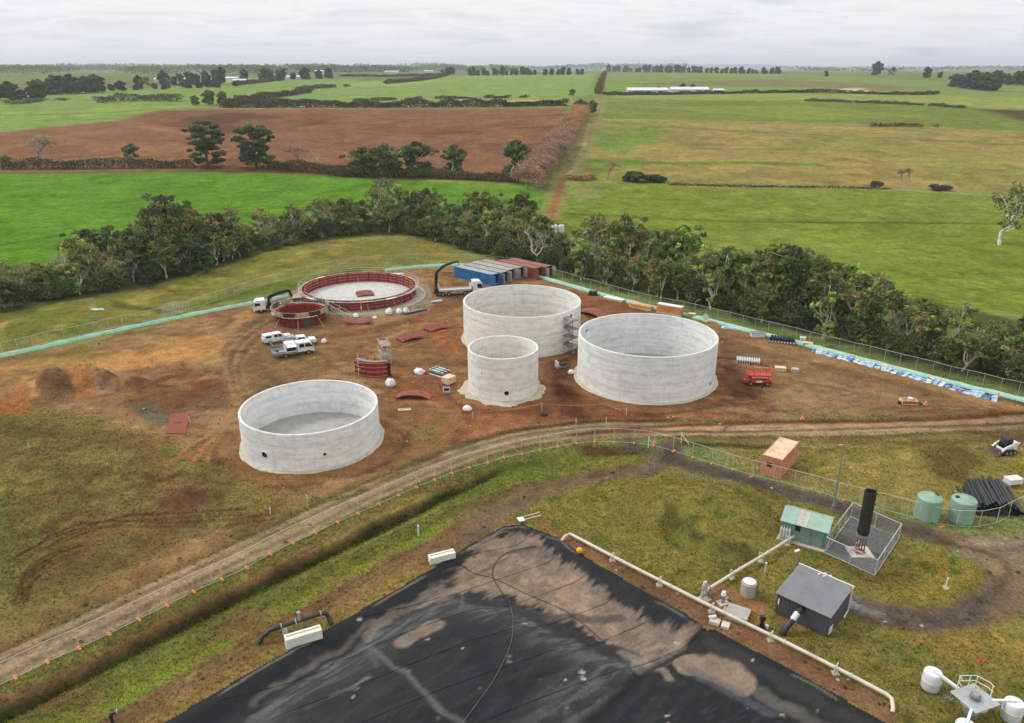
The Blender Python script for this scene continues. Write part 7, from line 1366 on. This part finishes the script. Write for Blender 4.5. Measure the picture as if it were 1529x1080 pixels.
cf = [(1131,503,0,[('crate',PALEP,(-1.2,1.2,-0.7,0.7,0.05,0.75)),('lid',GALV,(-1.25,1.25,-0.75,0.75,0.76,0.86))],'grey steel crate by the mint barrier near the end of the right tank','crate'),(1090,491,-20,[('sheet',PALEP,(-1.6,1.6,-0.6,0.6,0,0.16)),('sheet',SHEET,(-1.2,1.3,-0.5,0.5,0.17,0.30))],'low pile of pale sheets on the ground beside the mint barrier','pile'),(1064,483,-25,[('board',TIMBER,(-1.6,1.4,-0.5,0.4,0,0.2)),('board',PALEP,(-1.2,1.5,-0.4,0.5,0.21,0.36)),('board',TIMBER,(-1.0,0.8,-0.5,0.3,0.37,0.5))],'untidy heap of pale boards beside the mint barrier','pile'),(1033,474,-20,[('slat',TIMBER,(-0.7,0.7,-0.5,0.5,0,0.7)),('lid',BEAMW,(-0.72,0.72,-0.52,0.52,0.7,0.78))],'small timber crate right of the tall orange beam stack','crate'),(1198,511,-20,[('box',PALEP,(-0.5,0.5,-0.5,0.5,0,0.9)),('lid',WHITE,(-0.52,0.52,-0.52,0.52,0.9,0.98))],'small white box at the head of the wrapped row','box'),(1206,516,-20,[('box',mat('pink_crate', rgb(206,164,144), 0.7),(-0.8,0.8,-0.5,0.5,0,0.55)),('lid',BEAMW,(-0.82,0.82,-0.52,0.52,0.55,0.62))],'pinkish crate at the head of the wrapped row','crate'),
      (886,441,-20,[('engine',CHASSIS,(-0.9,0.7,-0.6,0.6,0.1,0.9)),('hood',GALV,(-0.6,0.5,-0.5,0.5,0.91,1.15)),('skid',CHASSIS,(-1.1,1.0,-0.7,0.7,0,0.09))],'dark machine on skids left of the orange beam stacks','machine'),(1165,553,-14,[('crate',mat('pale_timber_box', rgb(214,196,150), 0.8),(-0.85,0.85,-0.5,0.5,0,0.55)),('lid',BEAMW,(-0.88,0.88,-0.53,0.53,0.55,0.63))],'pale timber box right of the scissor lift','box'),(1187,555,-10,[('slab',SLABG,(-0.6,0.6,-0.5,0.5,0,0.5)),('cap',FOOT,(-0.5,0.55,-0.45,0.45,0.5,0.58))],'grey concrete block furthest right beyond the scissor lift','block'),(1090,535,-18,[('plank',mat('dark_plank', rgb(98,66,54), 0.8),(-2.2,2.2,-0.5,0.1,0,0.2)),('plank',BARKD,(-2.0,1.8,0.15,0.6,0,0.25))],'dark planks on the ground left of the white ribbed panels','planks'),(1133,545,-20,[('plank',MATS['dark_plank'],(-1.4,1.6,-0.4,0.4,0,0.16)),('plank',BARKD,(-1.2,1.2,-0.3,0.3,0.17,0.28))],'dark boards right of the white ribbed panels','planks'),
      (604,612,12,[('board',mat('cream_board', rgb(224,210,168), 0.8),(-0.9,0.9,-0.35,0.35,0,0.1)),('batten',TIMBER,(-0.8,0.8,-0.1,0.1,0.1,0.16))],'cream board lying on the soil right of the low tank','board'),(838,548,30,[('sheet',GALV,(-1.0,0.9,-0.5,0.5,0,0.3)),('box',BLKPLY,(-0.2,0.8,-0.5,0.3,0.31,0.7)),('tube',WTUBE,(-0.9,-0.75,-0.5,0.6,0.3,1.2))],'small heap of scaffold gear at the foot of the grey stair tower','pile'),(667,587,0,[('sign_board',PALEP,(-0.55,0.55,-0.03,0.03,0.1,1.0)),('frame',CHASSIS,(-0.4,0.4,-0.05,-0.035,0.35,0.8)),('foot',GALV,(-0.5,0.5,-0.2,0.25,0,0.09))],'small white framed board before the timber end of the pipe bundle','board'),(620,466,40,[('bundle',NAVY,(-2.6,2.6,-0.5,0.2,0,0.3)),('bundle',GALV,(-2.3,2.0,0.25,0.6,0,0.25))],'dark blue bundle of bars beside the white bags at the big ring','bundle'),(652,452,30,[('board',GREYDECK,(-1.3,1.3,-0.6,0.5,0,0.3)),('board',FOOT,(-1.0,1.1,-0.5,0.5,0.31,0.42))],'grey boards on the ground below the right crane truck','pile'),(590,411,0,[('board',PALEP,(-0.6,2.0,-0.5,0.5,0,0.35)),('board',WHITE,(-0.4,1.6,-0.4,0.4,0.36,0.5))],'pale boards behind the right side of the big formwork ring','pile')]
for c in cf: clutter('stored_material', *c)
t = thing('pipe_bundle', 'bundle of dark grey pipes beside the small tank', 'pipe bundle', gp(656,560), R(-38))
for j in range(4):
    for i in range(7): MB().cyl((-1.5,-0.75+0.25*i+0.12*(j % 2),0.13+0.24*j),(1.5,-0.75+0.25*i+0.12*(j % 2),0.13+0.24*j),0.115,None,10).build('pipe', mat('grey_green_pipe', rgb(96,106,104), 0.5, var=0.3) if (i+j) % 3 else PALEP, t)
for x in (-1.0, 1.0): MB().box(x-0.05,x+0.05,-0.95,1.0,0,0.02).box(x-0.05,x+0.05,-0.95,1.0,0.99,1.03).build('strap', BLKPLY, t)
clutter('timber_pack', 670,572,-38,[('pack',mat('cream_timber', rgb(226,206,168), 0.8, var=0.15),(-0.75,0.75,-0.9,0.9,0.1,1.15)),('bearer',ORANGE,(-0.7,-0.5,-1.0,-0.8,0,0.6)),('bearer',TIMBER,(-0.7,0.7,-0.6,-0.4,0,0.1))],'cream timber pack standing at the end of the pipe bundle','timber')
t = thing('ribbed_panels', 'stack of white ribbed steel panels behind the scissor lift', 'panels', gp(1117,541), R(-16)); MB().box(-1.9,1.9,-0.9,0.9,0.35,0.5).build('panel', ALU, t)
for k in range(10): x = -1.75+0.39*k; MB().box(x-0.06,x+0.06,-1.0,1.0,0,0.35).build('rib', VWHITE, t); MB().box(x-0.05,x+0.05,-0.95,0.95,0.5,0.62).build('rib', VWHITE, t)
t = thing('pipe_rolls', 'dark blue pipes with white ends stacked by the right boundary fence', 'pipes', gp(1168,511), R(-20))
for k in range(9):
    x = -2.2+0.52*k; MB().cyl((x,-0.9,0.25),(x+0.1,0.9,0.25),0.24,None,12).build('pipe', NAVY, t); MB().cyl((x-0.003,-0.93,0.25),(x-0.001,-0.9,0.25),0.17,None,12).build('end_cap', VWHITE, t)
    if k < 8: MB().cyl((x+0.26,-0.9,0.68),(x+0.36,0.9,0.68),0.24,None,12).build('pipe', NAVY if k % 3 else BLACKP, t)
t = thing('round_sign', 'round white disc standing by the fence right of the beam stacks', 'disc', gp(1053,480), R(-15)); MB().cyl((0,-0.03,0.95),(0,0.03,0.95),0.55,None,20).build('disc', WHITE, t); MB().box(-0.05,0.05,0.031,0.09,0,1.4).build('post', GALV, t)
t = thing('street_light', 'thin bent pole by the fence right of the beam stacks', 'pole', gp(1036,471)); MB().tube([(0,0,-0.1),(0,0,2.4),(0.2,0,2.9),(0.8,0,3.2)],0.05,6).build('pole', GALV, t); MB().box(0.7,1.1,-0.08,0.08,3.16,3.26).build('lamp', GALV, t)
# open timber crate and cone
t = thing('open_crate', 'orange-sided open crate with white tub alone on the right of the yard', 'crate', gp(1356,603), R(-5)); OB = mat('orange_board', rgb(206,124,62), 0.7, var=0.2)
for d, m_ in (((-1.1,1.1,-0.65,-0.6,0.08,0.7),OB),((-1.1,1.1,0.6,0.65,0.08,0.7),BEAMW),((-1.1,-1.05,-0.6,0.6,0.08,0.7),BEAMW),((1.05,1.1,-0.6,0.6,0.08,0.7),BEAMW)): MB().box(*d).build('side', m_, t)
MB().box(-1.05,1.05,-0.6,0.6,0.08,0.14).build('bottom', TIMBER, t); MB().box(-1.13,1.13,-0.69,-0.655,0.62,0.72).box(-1.13,1.13,-0.69,-0.655,0.06,0.16).build('rail', BEAMW, t); MB().cyl((0.2,0.05,0.14),(0.2,0.05,0.9),0.36,0.4,16).build('tub', WHITE, t, True)
for k in range(3): MB().box(-0.75+0.6*k,-0.4+0.6*k,-0.665,-0.652,0.2,0.58).build('board_panel', mat('dark_orange_board', rgb(176,92,44), 0.7), t)
MB().cyl((-1.5,-0.2,0.22),(-1.15,-0.2,0.22),0.24,None,12).build('rubber_roll', BLACK, t); MB().bar((1.15,0,0.6),(1.9,-0.2,0.06),0.35,0.08).build('ramp', BLKPLY, t)
def cone(px, py, label, m=ORANGE):
    t = thing('traffic_cone', label, 'cone', gp(px, py)); MB().lathe([(0.20,0.04),(0.06,0.7),(0.01,0.71)], 14).build('cone', m, t, True); MB().box(-0.26,0.26,-0.26,0.26,-0.01,0.045).build('base', m, t); MB().lathe([(0.145,0.32),(0.095,0.52),(0.085,0.52),(0.135,0.32)], 14, close=True).build('white_band', VWHITE, t)
cone(1382,604,'orange and white cone beside the open crate'); cone(1490,593,'orange cone at the right end of the wrapped row'); cone(1198,626,'small orange cone on the grass strip by the gravel track'); cone(977,663,'red cone at the fence bend by the dark gravel road')
t = thing('rust_plate', 'flat rust-brown steel plate lying left of the low tank', 'plate', (0,0,0)); E_ = [gp(*q, 0.10) for q in ((247,648),(256,619),(284,617),(277,649))]; cc = sum(E_, Vector())/4; t.location = cc; b = MB(); b.add([p-cc for p in E_]+[p-cc-Vector((0,0,0.14)) for p in E_], [(0,1,2,3),(7,6,5,4),(0,4,5,1),(1,5,6,2),(2,6,7,3),(3,7,4,0)]); b.build('plate', mat('rust_plate_face', rgb(134,62,34), 0.75, var=0.15, scale=0.7), t); MB().box(-0.5,0.5,-0.06,0.06,0.03,0.08).build('stiffener', MATS['rust_plate_face'], t)
t = thing('tyre', 'old dark tyre lying on the soil in front of the tanks', 'tyre', gp(812,620)); MB().lathe([(0.25,0),(0.5,0),(0.55,0.1),(0.5,0.2),(0.25,0.2),(0.22,0.1)], 20, close=True).build('tread', TYRE, t, True); MB().lathe([(0.12,0.06),(0.24,0.06),(0.24,0.14),(0.12,0.14)], 16, close=True).build('rim', CHASSIS, t)
t = thing('tripod', 'dark survey tripod standing below the scissor lift', 'tripod', gp(1136,590))
for k in range(3): a = 2*PI*k/3; MB().bar((0,0,1.3),(0.5*math.cos(a),0.5*math.sin(a),0),0.05).build('leg', CHASSIS, t)
MB().box(-0.13,0.13,-0.13,0.13,1.28,1.6).build('head', BLACK, t)
# fence gate hardware at the bend
for px, py, lb, rz in ((968,668,'white bent fence strut at the fence bend, left one',40),(1017,662,'white leaning fence panel edge at the fence bend, right one',-30)): t = thing('fence_strut', lb, 'strut', gp(px, py), R(rz)); MB().bar((0,0,0),(0,0,1.6),0.09).build('post', VWHITE, t); MB().bar((0,0,1.3),(1.1,0,0.02),0.08).build('brace', VWHITE, t)
# creek-side white tanks by the lane crossing
for px, lb in ((828,'white drum left of the pair by the lane crossing'),(838,'white drum right of the pair by the lane crossing')): t = thing('white_drum', lb, 'drum', gp(px,347)); MB().lathe([(0.01,0),(0.9,0),(0.9,1.9),(0.75,2.1),(0.01,2.2)], 20).build('shell', WHITE, t, True); MB().cyl((0,0,2.18),(0,0,2.3),0.25,None,12).build('lid', WHITE, t)
# ------------------------------------------------------------------ far sheds and houses
def far_shed(px, py, L_, W_, h, label, m, rz=0, doors=True):
    p = P(px, py); t = thing('farm_shed', label, 'shed', (p.x, p.y, gz(p.x, p.y)), R(rz)); MB().box(-L_/2,L_/2,-W_/2,W_/2,-2,h).build('wall', m, t); MB().prism([(-W_/2-0.4,h),(0,h+W_*0.16),(W_/2+0.4,h)], -L_/2-0.3, L_/2+0.3, M=Matrix.Rotation(PI/2, 4, 'Z')).build('roof', PALEP, t)
    if doors:
        for x in (-L_*0.3, 0, L_*0.3): MB().box(x-2,x+2,-W_/2-0.05,-W_/2-0.01,0,h*0.8).build('door', DARKHOLE, t)
SHW = mat('white_shed_wall', rgb(206,208,206), 0.6, var=0.06)
far_shed(966,141,38,14,3.8,'long white farm shed with dark doorways, left one',SHW); far_shed(1028,140,36,14,3.8,'long white farm shed behind small trees, right one',SHW,0,False); far_shed(1072,139,10,8,2.6,'small white shed at the right end of the long sheds',SHW)
for i, (px, py, L_, h) in enumerate(((362,124,22,3.4),(255,122,40,3),(340,120,30,3),(480,109,30,5),(1018,108,18,4),(435,118,26,3),(585,110,30,4),(640,108,24,4),(90,125,20,3))): far_shed(px, py, L_, 10, h, 'far pale building in the left distance'+(' beside the shelterbelt','at the foot of the woods',' left of the shelterbelt trees',' among the centre woods',' behind the long skyline pines',' right of the shelterbelt',' below the centre skyline',' left of the skyline pines',' at far left')[i] if i != 1 else 'long pale building at the foot of the left woods', SHW, 0, False)
# ------------------------------------------------------------------ the air
hz = MB().box(-20000, 20000, -15000, 20000, -4, 215).build('haze', bpy.data.materials.new('haze_air')); hm = hz.data.materials[0]; hm.use_nodes = True; nt = hm.node_tree; nt.nodes.clear()
pv = N('ShaderNodeVolumePrincipled'); pv.inputs['Color'].default_value = (0.86, 0.93, 1.0, 1); pv.inputs['Density'].default_value = 1.15e-4; pv.inputs['Anisotropy'].default_value = 0.2
ho = N('ShaderNodeOutputMaterial'); L(pv.outputs[0], ho.inputs['Volume'])
tag(hz, 'thin pale haze that fades the far country', 'haze', kind='stuff')
# ------------------------------------------------------------------ grass tufts, stones and clods in the near ground
def tufts(n, seed):
    g = np.random.default_rng(seed); x = g.uniform(-105, 105, n*4); y = g.uniform(40, 118, n*4)
    ok = (np.abs(x) < 0.80*y+8); x, y = x[ok], y[ok]
    i = np.clip(np.searchsorted(AX, x)-1, 0, nx-2); j = np.clip(np.searchsorted(AY, y)-1, 0, ny-2); k = j*nx+i
    ok = (g.random(len(x)) < (GRASS[k]-0.15)*1.1) & (sdf(x, y, LAGOON) > 0.3); x, y, k = x[ok][:n], y[ok][:n], k[ok][:n]; m = len(x)
    z = GZ[k]; h = 0.06+0.18*g.random(m)**2; c = COL[k]*(1.15+0.9*g.random((m, 1)))*np.array([1.05, 1.0, 0.95]); V = []; 
    for q in range(3):
        a = g.uniform(0, 2*PI, m); w = 0.03+0.05*g.random(m); lx, ly = g.normal(size=m)*0.14, g.normal(size=m)*0.14
        V.append(np.stack([np.stack([x+np.cos(a)*w, y+np.sin(a)*w, z-0.02], 1), np.stack([x-np.cos(a)*w, y-np.sin(a)*w, z-0.02], 1), np.stack([x+lx, y+ly, z+h], 1)], 1))
    V = np.concatenate(V, 0).reshape(-1, 3); col = np.repeat(np.concatenate([c]*3, 0), 3, axis=0)
    o = bpy.data.objects.new('grass_tufts', np_mesh('grass_tufts', V, np.arange(len(V)).reshape(-1, 3), col, LEAF)); C.objects.link(o); tag(o, 'short rough grass tufts on the banks and paddock edges', 'grass', kind='stuff')
tufts(110000, 5)
def stones(n, seed):
    g = np.random.default_rng(seed); px = g.uniform(0, 1529, n); py = g.uniform(470, 1060, n); ico = np.array([(0,0,1),(0.9,0,0.2),(0.28,0.85,0.2),(-0.72,0.53,0.2),(-0.72,-0.53,0.2),(0.28,-0.85,0.2)]); fi = np.array([(0,1,2),(0,2,3),(0,3,4),(0,4,5),(0,5,1)]); V, Fq, co = [], [], []
    for a, b in zip(px, py):
        p = P(a, b); i = min(max(np.searchsorted(AX, p.x)-1, 0), nx-2); j = min(max(np.searchsorted(AY, p.y)-1, 0), ny-2); k = j*nx+i
        if GRASS[k] > 0.45 or sdf(np.array([p.x]), np.array([p.y]), LAGOON)[0] < 0.5: continue
        if any(math.hypot(p.x-c[0], p.y-c[1]) < c[2]+0.3 for c in TANKS+[RING_BIG, RING_SMALL]): continue
        s = 0.05+0.22*g.random()**4; V.append(ico*s*g.uniform(0.6, 1.3, 3)+np.array([p.x, p.y, GZ[k]-0.01])); Fq.append(fi+6*len(Fq)); w = g.random(); co.append(np.tile(np.array(COL[k])*(0.5+0.9*w) if w < 0.85 else np.array(rgb(196,186,168)), (6, 1)))
    o = bpy.data.objects.new('loose_stones', np_mesh('loose_stones', np.concatenate(V), np.concatenate(Fq), np.concatenate(co), LEAF)); C.objects.link(o); tag(o, 'loose stones and clods scattered on the bare earth', 'stones', kind='stuff')
stones(5200, 6)
